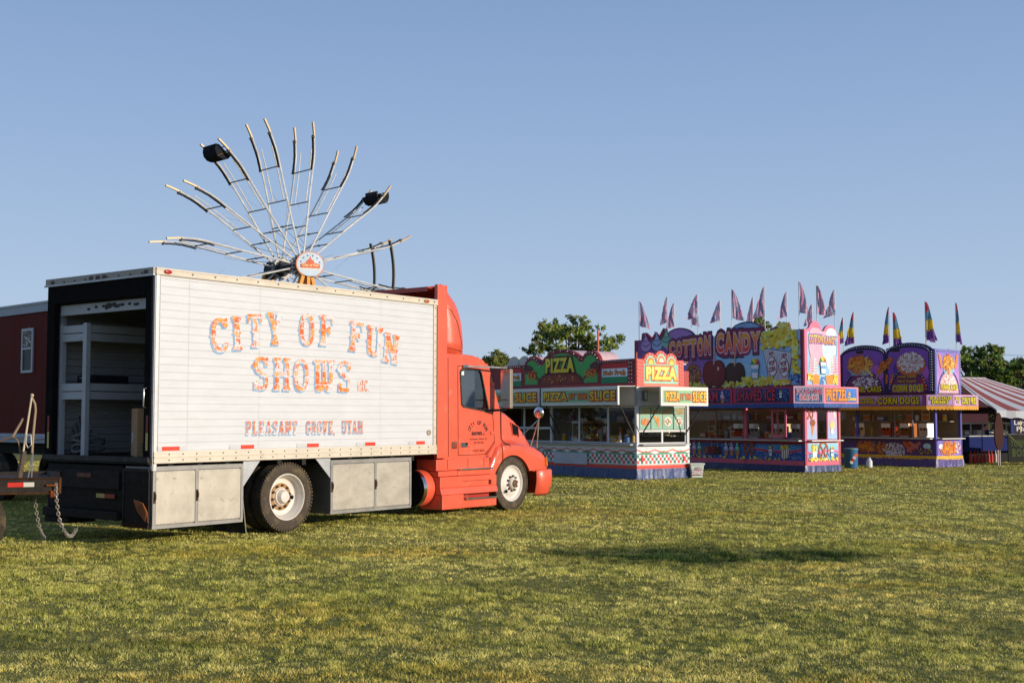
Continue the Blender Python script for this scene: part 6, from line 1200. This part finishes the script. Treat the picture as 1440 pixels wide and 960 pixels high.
# ---------------------------------------------------------------- ferris wheel, half assembled
fw = thing('ferris_wheel', 'white ferris wheel with bare spokes and only two tubs hung', 'ferris wheel', (-9.13, 53.0, 0), math.atan2(.70, .714))
RW, HZ = 6.42, 8.29; WT = (.80, .76, .70); SP = (.46, .44, .41)
def wp(r, th, y, tang=0): return Vector((r*math.sin(th)+tang*math.cos(th), y, HZ+r*math.cos(th)-tang*math.sin(th)))
def tn(f): return .20*f/.76 if f < .76 else .20-.24*((f-.76)/.24)**1.6
def yy(f, ring): return (0 if ring == 2 else 1.42)+(-.12 if ring == 2 else .12)*max(0, 1-f/.5)
for k in range(16):
    th = R(5.25+22.5*k-180); q = MB(); shs = []
    for ring in (1, 2):
        L_ = [wp(RW*f, th, yy(f, ring), tn(f)) for f in (.06, .2, .35, .5, .62, .68, .74, .80, .86, .90)]
        q.tube(L_, .038, WT, 6)
        q.tube([wp(RW*f, th, .71+(yy(f, ring)-.71)*.58, tn(f)+.04) for f in (.45, .58, .70, .82)], .026, WT, 6)
        sh = MB(); shs.append(sh)
        for a_, b_ in zip((.67, .72, .77, .82, .87), (.72, .77, .82, .87, .91)): sh.obox(wp(RW*a_, th, yy(a_, ring), tn(a_)-.09), wp(RW*b_, th, yy(b_, ring), tn(b_)-.08), .05, .09, (.03, .03, .032), up=(0, 1, 0))
        for a_, b_ in ((.89, .93), (.93, .965), (.965, 1.0)): q.obox(wp(RW*a_, th, yy(a_, ring), tn(a_)), wp(RW*b_, th, yy(b_, ring), tn(b_)), .07, .09, hx('#a08a68'), up=(0, 1, 0))
        q.tube([wp(RW*.9, th, yy(.9, ring)-.06, tn(.9)), wp(RW*.9, th, yy(.9, ring)+.06, tn(.9)-.12)], .05, (.5, .5, .45), 6)
    for f in (.28, .45, .68): q.tube([wp(RW*f, th, yy(f, 1), tn(f)), wp(RW*f, th, yy(f, 2), tn(f))], .028, (.28, .27, .26), 6)
    q.obox(wp(RW*.28, th, yy(.28, 1)*.55+yy(.28, 2)*.45, tn(.28)), wp(RW*.28, th, yy(.28, 1)*.45+yy(.28, 2)*.55, tn(.28)), .09, .07, (.2, .2, .2))
    q.tube([wp(RW*.10, th+.05, yy(.1, 1)), wp(RW*.45, th, yy(.45, 1), -.03)], .009, (.4, .4, .4), 4)
    q.tube([wp(RW*.12, th, yy(.12, 2)), wp(RW*.28, th, yy(.28, 1))], .012, (.4, .4, .4), 4)
    q.tube([wp(RW*.68, th, yy(.68, 1)), wp(RW*.45, th+.22, yy(.45, 1))], .005, (.3, .3, .3), 4)
    s_ = q.build('spoke', 'galv', fw, smooth=True); [e_.build('spoke_shoe', 'dark', s_) for e_ in shs]
for ring, f0 in ((1, .80), (2, .80)):
    q = MB(); P = [wp(RW*.80, R(72.75+a_), yy(.8, ring), .0) for a_ in range(-1, 30, 3)]
    for a_, b_ in zip(P, P[1:]): q.obox(a_, b_, .06, .16, hx('#4a4438'), up=(0, 1, 0))
    q.build('rim_segment', 'galv', fw)
q = MB(); q.lathe([(0, 0), (0, .36), (.10, .42), (.95, .36), (1.0, .2), (1.9, .16), (2.8, .14), (2.8, 0)], (0, 2.35, HZ), (0, -1, 0), (.05, .052, .058), 26); q.build('hub_drum', 'steel', fw, smooth=True)
for y in (1.5, .0):
    q = MB(); q.lathe([(0, .2), (0, .46), (.06, .46), (.06, .2)], (0, y, HZ), (0, -1, 0), (.30, .29, .27), 32)
    for k in range(16): q.box(-.04, .04, 0, 0, 0, 0, SP) if 0 else q.ball(wp(.5, R(22.5*k+11), y-.03), .06, (.5, .48, .44), 6)
    q.build('hub_flange', 'galv', fw, smooth=True)
q = MB()
for k in range(8): t0 = R(45*k+10); q.tube([wp(.42, t0, -.05), wp(.2, t0+.4, 1.3)], .02, (.5, .48, .45), 5)
q.build('hub_brace', 'galv', fw)
YW = hx('#d08a18')
for y, sx in ((-.42, 1), (2.55, 1)):
    q = MB()
    for s_ in (-1, 1): q.obox((s_*.08, y, HZ), (s_*2.6, y, .05), .20, .16, YW)
    q.obox((0, y, HZ-.1), (0, y, 4.6), .34, .16, YW); q.obox((-1.5, y, 3.6), (1.5, y, 3.6), .12, .12, YW); q.box(-2.9, 2.9, y-.15, y+.15, 0, .22, YW); q.build('support_tower', 'wall', fw)
# hub sign: pale disc with an orange tent-and-towers emblem, facing the midway
uu = Vector((math.cos(R(-22)), math.sin(R(-22)), 0)); nn = Vector((uu.y, -uu.x, 0)); oc = Vector((.02, -.66, HZ+.02))
a = Art(oc, uu, (0, 0, 1), nn); P = [(.62*math.cos(R(t)), .56*math.sin(R(t))) for t in range(-40, 221, 10)]+[(-.38, -.46), (-.22, -.50), (-.08, -.38), (0, -.34), (.08, -.38), (.22, -.50), (.38, -.46)]
a.plate(P, [], a.fr, -.05, 0, hx('#c87a4a')); a.disc(0, 0, .58, .52, hx('#b8c8d4'), 1); a.rect(-.5, -.26, .5, -.10, (.6, .58, .55), 2)
for k in range(9): t = R(20+140*k/8); a.line([(.12*math.cos(t), .12*math.sin(t)), (.54*math.cos(t), .48*math.sin(t))], .012, (.72, .72, .7), 3)
for k in range(6): t = R(15+30*k); a.disc(.42*math.cos(t), .38*math.sin(t), .035, .035, hx('#5a6a78'), 4, n=7)
a.poly([(-.16, 0), (.16, 0), (.16, .16), (.10, .16), (.08, .22), (.04, .16), (.03, .24), (0, .36), (-.03, .24), (-.04, .16), (-.08, .22), (-.10, .16), (-.16, .16)], hx('#c8603c'), 5); a.rect(-.42, -.16, .42, .0, hx('#c8603c'), 5); a.poly([(-.42, 0), (0, .12), (.42, 0)], hx('#c8603c'), 5)
a.text('City of Fun', -.34, -.12, .68, .13, [(.04, hx('#e8c890'))], 6); a.build('hub_sign', 'paint', fw)
def tub(th, face):
    t = bpy.data.objects.new('passenger_tub', None); COL.objects.link(t); t.parent = fw; c = wp(RW*.93, th, .71, tn(.93)); t.location = c+Vector((0, 0, -.12)); t.scale = (.78, .86, .74)
    q = MB(); pr = [(-.42, .32), (-.46, .02), (-.40, -.22), (-.22, -.40), (.05, -.46), (.30, -.40), (.44, -.22), (.48, .05)]
    q.grid([[(x*face, y, z) for x, z in pr] for y in (-.58, .58)], (.02, .021, .026))
    for y in (-.58, .58): q.add([(x*face, y, z) for x, z in pr[:2]+pr[2:]]+[(.1*face, y, .0), (-.25*face, y, .30)], [tuple(range(10))], (.02, .021, .026))
    q.build('tub_shell', 'dark', t, solid=.03)
    q = MB(); q.box(-.30, .22, -.5, .5, -.12, -.04, (.05, .05, .06)); q.box(-.38, -.30, -.5, .5, -.1, .3, (.05, .05, .06)); q.build('seat', 'dark', t)
    q = MB(); q.tube([(0, -.7, .2), (0, .7, .2)], .03, (.3, .3, .3), 6); q.tube([(.42*face, -.58, .06), (-.36*face, -.60, -.36)], .018, hx('#8a6a3a'), 6); q.build('hanger_bar', 'galv', t)
tub(R(-39.75), 1); tub(R(50.25), -1)

# ---------------------------------------------------------------- red trailer behind the truck
ra = math.atan2(-math.sin(R(47.5))*-1, -math.cos(R(47.5))*-1); dirx = Vector((math.cos(R(42)), -math.sin(R(42))*1, 0))
rt = thing('red_trailer', 'dark red show trailer with pale roof rail and one narrow window behind the truck', 'trailer', (-9.15, 24.0, 0), R(-43))
RD = hx('#5e150d')
q = MB(); 
for k in range(-8, 6): x0 = k*1.22; q.box(x0, x0+1.215, -.0, .05, 1.42, 3.82, RD)
q.build('side_panel', 'soot', rt)
MB().box(-9.76, 6.1, .06, 2.5, 1.4, 3.86, RD).build('body', 'soot', rt)
q = MB(); q.box(-9.8, 6.2, -.03, .06, 3.80, 3.99, (.36, .38, .42)); q.box(-9.8, 6.2, -.05, -.03, 3.96, 4.0, (.45, .47, .5)); q.build('roof_rail', 'wall', rt)
q = MB(); q.box(-9.8, 6.2, -.03, .06, 1.24, 1.42, (.36, .38, .42)); q.box(-9.8, 6.2, -.045, -.03, 1.36, 1.39, (.45, .47, .5)); q.build('bottom_rail', 'wall', rt)
q = MB(); q.plate([(-.86, 2.62), (-.38, 2.62), (-.38, 3.50), (-.86, 3.50)], [[(-.81, 2.67), (-.43, 2.67), (-.43, 3.08), (-.81, 3.08)], [(-.81, 3.12), (-.43, 3.12), (-.43, 3.45), (-.81, 3.45)]], ((0, -.0, 0), (1, 0, 0), (0, 0, 1), (0, -1, 0)), 0, .03, (.5, .5, .5)); W_n = q.build('window', 'wall', rt)
a = Art((0, -.01, 0), (1, 0, 0), (0, 0, 1), (0, -1, 0)); a.rect(-.81, 2.67, -.43, 3.08, (.02, .02, .022), 0); a.rect(-.81, 3.12, -.43, 3.45, (.30, .28, .25), 0); mess(a, -.62, 3.28, .17, .14, [(.08, .07, .06), (.45, .42, .4), (.12, .07, .05)], 60, 1, .04, 5, True); a.build('pane', 'paint', W_n)
q = MB(); q.box(-9.7, 6, .3, 2.2, 1.0, 1.24, (.02, .02, .02)); q.build('chassis', 'steel', rt)
for x in (-3.6, -2.5, 2.4):
    q = MB()
    for y in (.3, 1.95): q.lathe([(0, .2), (0, .45), (.03, .5), (.25, .5), (.28, .45), (.28, .2)], (x, y, .5), (0, 1, 0), hx('#1c1a18'), 28)
    q.build('wheel', 'rubber', rt, smooth=True)
q = MB(); q.tube([(-1.6, -.05, 1.30), (-1.0, -.08, 1.36), (-.3, -.06, 1.31), (.5, -.08, 1.35), (1.0, -.05, 1.30)], .012, (.5, .5, .5), 5); q.build('cable', 'paint', rt)

# ---------------------------------------------------------------- flatbed trailer tongue at the left edge
fb = thing('flatbed_trailer', 'rusty black flatbed trailer end with hanging safety chains, left edge', 'trailer', (-5.53, 15.2, 0), R(22))
BK = (.035, .028, .022)
q = MB(); q.box(-3.2, 0, 0, .12, .80, 1.0, BK); q.box(-3.2, 0, -.02, .0, .985, 1.0, hx('#4a2c16')); q.box(-3.2, .0, -.015, .0, .80, .815, hx('#5a3418')); q.box(-.03, .0, -.012, .12, .80, 1.0, hx('#5c3a20')); q.box(-3.2, 0, 1.9, 2.02, .80, 1.0, BK); q.box(-.12, 0, .12, 1.9, .80, 1.0, BK); q.build('deck_beam', 'steel', fb, bevel=.008)
MB().box(-3.2, -.1, .13, 1.89, .92, .96, hx('#3a2c1c')).build('deck', 'wall', fb)
a = Art((0, -.001, 0), (1, 0, 0), (0, 0, 1), (0, -1, 0)); a.rect(-.61, .89, -.43, .945, hx('#b82a1c')); a.rect(-.43, .89, -.31, .945, (.5, .48, .4)); a.build('reflective_strip', 'paint', fb)
t = MB(); RB = hx('#4a3e2c', .6); t.lathe([(.25, .3), (.26, .36), (.25, .42), (.22, .455), (.18, .463), (.10, .465), (.04, .46), (.0, .44), (-.01, .38), (-.005, .34), (.0, .29)], (-1.08, .03, .46), (0, 1, 0), RB, 44); TW = t.build('tyre', 'rubber', fb, smooth=True)
q = MB(); q.lathe([(.02, .30), (.04, .27), (.10, .22), (.09, .0)], (-1.08, .03, .46), (0, 1, 0), (.4, .38, .34), 30); q.build('rim', 'wall', TW, smooth=True)
def chain(P, nm='safety_chain'):
    q = MB(); tot = 0; pts = [Vector(p) for p in P]; seg = []
    D_ = .040; acc = 0
    for a_, b_ in zip(pts, pts[1:]):
        n_ = max(1, int((b_-a_).length/D_))
        for i in range(n_): seg.append((a_.lerp(b_, i/n_), (b_-a_).normalized()))
    for i, (c_, d_) in enumerate(seg):
        s1 = Vector((0, 1, 0)) if i % 2 else d_.cross(Vector((0, 1, 0))).normalized()
        ring = [c_+d_*math.cos(2*PI*k/8)*.031+s1*math.sin(2*PI*k/8)*.018 for k in range(9)]; q.tube(ring,   .0052, (.36, .31, .25), 5, caps=False)
    return q.build(nm, 'galv', fb, smooth=True)
def curve(P, n=10):
    out = []
    for i in range(len(P)-1):
        p0, p1, p2, p3 = P[max(i-1, 0)], P[i], P[i+1], P[min(i+2, len(P)-1)]
        for k in range(n):
            t = k/n; out.append(tuple(.5*((2*p1[j])+(-p0[j]+p2[j])*t+(2*p0[j]-5*p1[j]+4*p2[j]-p3[j])*t*t+(-p0[j]+3*p1[j]-3*p2[j]+p3[j])*t**3) for j in range(3)))
    return out+[P[-1]]
chain(curve([(-.06, -.03, .90), (-.05, -.03, .72), (-.01, -.02, .48), (.07, 0, .31), (.14, .05, .28), (.20, .15, .36)], 6)); chain(curve([(-.30, .3, .80), (-.27, .3, .55), (-.22, .3, .33), (-.17, .3, .24)], 6))
q = MB(); q.tube([(-.17, -.03, .905), (-.04, -.03, .905)], .012, hx('#8a4a20'), 6); q.box(-.12, -.06, -.03, .03, .76, .84, hx('#7a3c18')); q.build('chain_hook', 'steel', fb)
# ratchet jack handles standing on the beam
j = thing('stabiliser_jack', 'pale upright jack poles and levers standing on the flatbed trailer beam', 'jack', (-5.50, 15.06, 0), R(4))
TP = hx('#9a8466')
q = MB(); q.tube([(-.50, .06, .99), (-.45, .06, 1.32)], .032, (.10, .08, .06), 8)
for k in range(9): q.tube([(-.50+.005*k, .06, 1.02+.03*k), (-.499+.005*k, .06, 1.03+.03*k)], .038, (.2, .14, .1), 8)
q.build('screw_base', 'steel', j); q = MB(); q.tube([(-.46, .06, 1.30), (-.37, .06, 2.02)], .012, hx('#c8b89a'), 8); q.ball((-.37, .06, 2.0), .024, hx('#b8a88a'), 8); q.build('long_handle', 'paint', j, smooth=True)
q = MB(); q.tube([(-.36, .08, 1.30), (-.35, .08, 1.55), (-.33, .08, 1.82), (-.34, .08, 1.9), (-.38, .07, 1.98)], .015, TP, 8); q.tube([(-.36, .08, 1.0), (-.35, .08, 1.32)], .008, (.2, .2, .2), 5); q.tube([(-.40, .08, 1.0), (-.35, .08, 1.32)], .008, (.2, .2, .2), 5); q.build('lever', 'paint', j, smooth=True)
q = MB(); q.tube([(-.60, .1, 1.50), (-.48, .1, 1.72)], .015, TP, 8); q.tube(curve([(-.9, .1, 1.36), (-.75, .1, 1.44), (-.60, .1, 1.49), (-.53, .1, 1.42), (-.51, .1, 1.30)], 4), .010, hx('#7a6040'), 6); q.tube([(-.42, .05, 1.52), (-.37, .05, 1.52), (-.36, .05, 1.40), (-.40, .05, 1.36), (-.43, .05, 1.42), (-.42, .05, 1.52)], .007, (.5, .48, .44), 5); q.build('short_lever', 'paint', j, smooth=True)

# ---------------------------------------------------------------- load inside the truck
rk = thing('shelf_rack', 'white painted steel rack with two deep shelves at the left inside the truck', 'rack', TR_O, TR_A)
WR = (.44, .44, .44)
for x, y in ((.08, 1.74), (.08, 2.36), (1.9, 1.74), (1.9, 2.36)): MB().box(x, x+.07, y, y+.09, 1.181, 3.12, WR).build('post', 'wall', rk)
for z in (2.86, 2.0):
    q = MB()
    for dz in (0, .125): q.box(.09, .13, 1.83, 2.36, z+dz, z+dz+.11, WR); q.box(.15, 1.9, 1.76, 1.80, z+dz, z+dz+.11, WR)
    q.box(.13, 1.9, 1.80, 2.4, z+.1, z+.12, (.2, .2, .2)); q.build('shelf', 'wall', rk)
q = MB(); q.box(1.9, 1.97, .3, .36, 1.181, 3.1, WR); q.build('post', 'wall', rk)
cbx = thing('cardboard_box', 'tall brown cardboard box with a white label on the truck floor', 'box', TR_O, TR_A)
q = MB(Matrix.Translation((.50, .66, 1.181)) @ Matrix.Rotation(R(-28), 4, 'Z')); q.box(-.28, .28, -.30, .30, 0, .68, hx('#b08a60')); b_ = q.build('carton', 'card', cbx, bevel=.006)
q = MB(Matrix.Translation((.50, .66, 1.181)) @ Matrix.Rotation(R(-28), 4, 'Z')); q.box(-.285, -.2801, .08, .20, .20, .34, (.6, .6, .6)); q.build('label', 'paint', cbx)
tb = thing('tool_case', 'black tool case on the lower rack shelf', 'case', TR_O, TR_A)
q = MB(); q.box(.3, .9, 1.85, 2.3, 2.122, 2.36, (.02, .02, .022)); q.build('case', 'dark', tb, bevel=.02); q = MB(); q.tube([(.29, 2.0, 2.3), (.25, 2.02, 2.32), (.25, 2.15, 2.32), (.29, 2.17, 2.3)], .01, (.25, .25, .25), 6); q.build('handle', 'dark', tb)
hs = thing('hose_coil', 'grey hose coil lying in the left rear corner of the truck floor', 'hose', TR_O, TR_A)
q = MB(); P = [(.35+.22*math.cos(t*.5), 2.05+.24*math.sin(t*.5), 1.205+.006*t+.02*math.sin(t*1.7)) for t in range(48)]; q.tube(P, .02, (.16, .16, .16), 6); q.build('coil', 'rubber', hs, smooth=True)
hc = thing('cable_heap', 'black cable loop beside the cardboard box on the truck floor', 'cable', TR_O, TR_A)
q = MB(); P = [(.2+.10*math.cos(t*.5), .33+.12*math.sin(t*.5), 1.2+.004*t+.05*abs(math.sin(t*.25))) for t in range(40)]; q.tube(P, .014, (.05, .05, .05), 6); q.build('coil', 'rubber', hc, smooth=True)
fo = thing('folded_frame', 'folded grey folding frame leaning in the left rear corner', 'frame', TR_O, TR_A)
q = MB(); g = random.Random(5)
for k in range(7): q.tube([(.15+.05*k, 1.9+.05*k, 1.19), (.3+.04*k, 2.38-.02*k, 1.55+.1*(k % 3))], .012, (.08, .08, .08), 6)
q.build('bars', 'galv', fo)

# ---------------------------------------------------------------- trees
def tree(x, y, H, crown, seed, label, cols, leaves=5200, lf=.085, gap=.5, name='tree', trunk=.16):
    """crown: list of clump ellipsoids (dx, dy, z, rx, rz)"""
    g = random.Random(seed); t = thing(name, label, 'tree', (x, y, 0), 0); q = MB(); B = hx('#4a3a28')
    zt = min(c_[2] for c_ in crown); q.tube([(0, 0, -.05), (.04, .02, zt*.5), (0, .03, zt), (.05, 0, H*.7)], [trunk, trunk*.8, trunk*.6, trunk*.2], B, 9); tips = []
    for dx, dy, z, rx, rz in crown:
        s0 = Vector((0, 0, zt*.6+g.uniform(0, 1)*(z-zt)*.5)); e = Vector((dx, dy, z)); m = s0.lerp(e, .5)+Vector((0, 0, -.15)); q.tube([s0, m, e], [trunk*.4, trunk*.25, trunk*.1], B, 6)
        for k in range(5): d = Vector((g.gauss(0, 1), g.gauss(0, 1), g.gauss(.3, .8))).normalized(); p = e+Vector((d.x*rx, d.y*rx, d.z*rz))*.8; q.tube([m.lerp(e, .7), p], [trunk*.12, trunk*.04], B, 5); tips.append((p, rx*.42, rz*.42))
        tips.append((e, rx*.5, rz*.5))
    q.build('trunk', 'bark', t, smooth=True)
    n_ = leaves; V_ = []; Fc = []; Cl = []; tot = [r_*r_ for _, r_, _ in tips]; tw = sum(tot)
    q = MB()
    sub = []
    for p, rx, rz in tips:
        for k in range(4): d = Vector((g.gauss(0, 1), g.gauss(0, 1), g.gauss(0, 1))).normalized()*g.uniform(.5, 1.1); sub.append((p+Vector((d.x*rx, d.y*rx, d.z*rz)), rx*.42, rz*.40, g.uniform(.55, 1.35), rx*rx))
    tw = sum(s_[4] for s_ in sub)
    for p, rx, rz, br, wt in sub:
        for k in range(int(n_*wt/tw)):
            d = Vector((g.gauss(0, .55), g.gauss(0, .55), g.gauss(0, .55))); c_ = p+Vector((d.x*rx, d.y*rx, d.z*rz))
            a_ = Vector((g.gauss(0, 1), g.gauss(0, 1), g.gauss(0, 1))).normalized(); b_ = a_.orthogonal().normalized(); s_ = lf*g.uniform(.6, 1.3); cc = g.choice(cols); cc = tuple(v*br*g.uniform(.8, 1.2) for v in cc)
            q.add([c_-a_*s_, c_+b_*s_*.5, c_+a_*s_, c_-b_*s_*.5], [(0, 1, 2, 3)], cc)
    q.build('crown', 'leaf', t); return t
def clumps(w_, z0, z1, n, seed, rs=.5, dome=True):
    g = random.Random(seed); out = []
    for k in range(n):
        f = (k+.5)/n; a_ = k*2.4; rr = w_*math.sqrt(f)*.9; x = rr*math.cos(a_); y = rr*math.sin(a_)*.8; top = z0+(z1-z0)*math.sqrt(max(0, 1-(rr/w_)**2*.75)); z = g.uniform(z0+(top-z0)*.15, top-rs*.6) if k % 3 else top-rs*.5
        out.append((x, y, z, rs*g.uniform(.75, 1.2), rs*g.uniform(.7, 1.0)))
    return out
GR = [hx('#76862e'), hx('#5a7026'), hx('#8a8e36'), hx('#465c22')]
tree(3.0, 62, 6.9, clumps(2.5, 3.3, 6.85, 24, 3, .62), 3, 'rounded open-crowned tree rising behind the pizza stand', [hx('#8a9a3a'), hx('#6e8430'), hx('#a0a044'), hx('#566e2a')], 12500, .085, trunk=.2)
tree(.35, 66, 4.4, [(-1.6, 0, 4.0, .5, .4), (-.9, .3, 4.1, .5, .4), (0, 0, 4.0, .45, .35), (.9, .2, 4.15, .4, .4)], 8, 'low dark treetop just left of the pizza stand crown', GR, 2400, .09)
tree(-1.2, 70, 5.3, clumps(2.0, 3.0, 5.3, 12, 5, .65), 12, 'yellow green treetop between truck cab and pizza stand', [hx('#8a8c30'), hx('#727a28'), hx('#5c6a24')], 5200, .11)
tree(15.9, 80, 8.6, clumps(1.5, 4.5, 8.35, 12, 7, .7), 14, 'pointed treetop showing above the cotton candy banner', GR, 4200, .12)
tree(27.6, 72, 6.1, clumps(2.9, 1.8, 6.0, 26, 9, .85), 21, 'broad green tree right of the corn dog stand', [hx('#869632'), hx('#62782a'), hx('#4a6024')], 14000, .13, trunk=.25)
tree(31.5, 78, 5.6, clumps(3.4, 1.2, 5.5, 20, 10, .95), 25, 'lower dark tree behind the striped awning', [hx('#3a4a1c'), hx('#2c3a18'), hx('#4a5420')], 9000, .14, trunk=.25)
tree(36.5, 84, 5.4, clumps(3.6, 1.2, 5.3, 20, 14, 1.0), 29, 'dark tree at the far right edge beyond the striped awning', [hx('#3a4a1c'), hx('#4c5c24')], 8000, .15, trunk=.25)
# far belt of trees
def belt():
    g = random.Random(31); q = MB()
    for k in range(9000):
        a_ = g.uniform(-62, 62); rr = 150+g.uniform(-6, 6); x = rr*math.sin(R(a_)); y = rr*math.cos(R(a_)); hgt = 4.4+1.6*math.sin(a_*.8)+1.1*math.sin(a_*2.3+1)+.5*math.sin(a_*7); z = hgt*math.sqrt(g.random()); s_ = g.uniform(.4, .9)
        d1 = Vector((g.gauss(0, 1), g.gauss(0, 1), g.gauss(0, 1))).normalized()*s_; d2 = d1.orthogonal().normalized()*s_*.7; c_ = Vector((x, y, z)); cc = tuple(v*g.uniform(.6, 1.2) for v in hx('#3c4a22')); q.add([c_-d1, c_+d2, c_+d1, c_-d2], [(0, 1, 2, 3)], cc)
    o = q.build('distant_tree_belt', 'leaf'); tag(o, 'low belt of distant trees along the far edge of the field', 'trees', kind='stuff')
belt()
q = MB(); rows = []
for i in range(8):
    rr = 500+i*70; rows.append([(rr*math.sin(R(a_)), rr*math.cos(R(a_)), -1+math.sin(min(i/4, 1)*PI/2)*(17+9*math.sin(a_*.11+1)+4*math.sin(a_*.37))) for a_ in range(-75, 76, 3)])
q.grid(rows, hx('#7a8a94')); struct(q.build('far_hill', 'paint', smooth=True))
for k, (p0, p1) in enumerate((((26.0, 90, 8.6), (60, 100, 9.0)), ((26.0, 90, 8.1), (60, 100, 8.5)))):
    q = MB(); q.tube([(p0[0]+(p1[0]-p0[0])*i/10, p0[1]+(p1[1]-p0[1])*i/10, p0[2]+(p1[2]-p0[2])*i/10-.5*math.sin(PI*i/10)-1.8) for i in range(11)], .012, BLK, 4); o = q.build('power_line', 'dark'); tag(o, ('upper' if k == 0 else 'lower')+' of two thin power lines above the trees at right', 'power line', 'power lines at right')
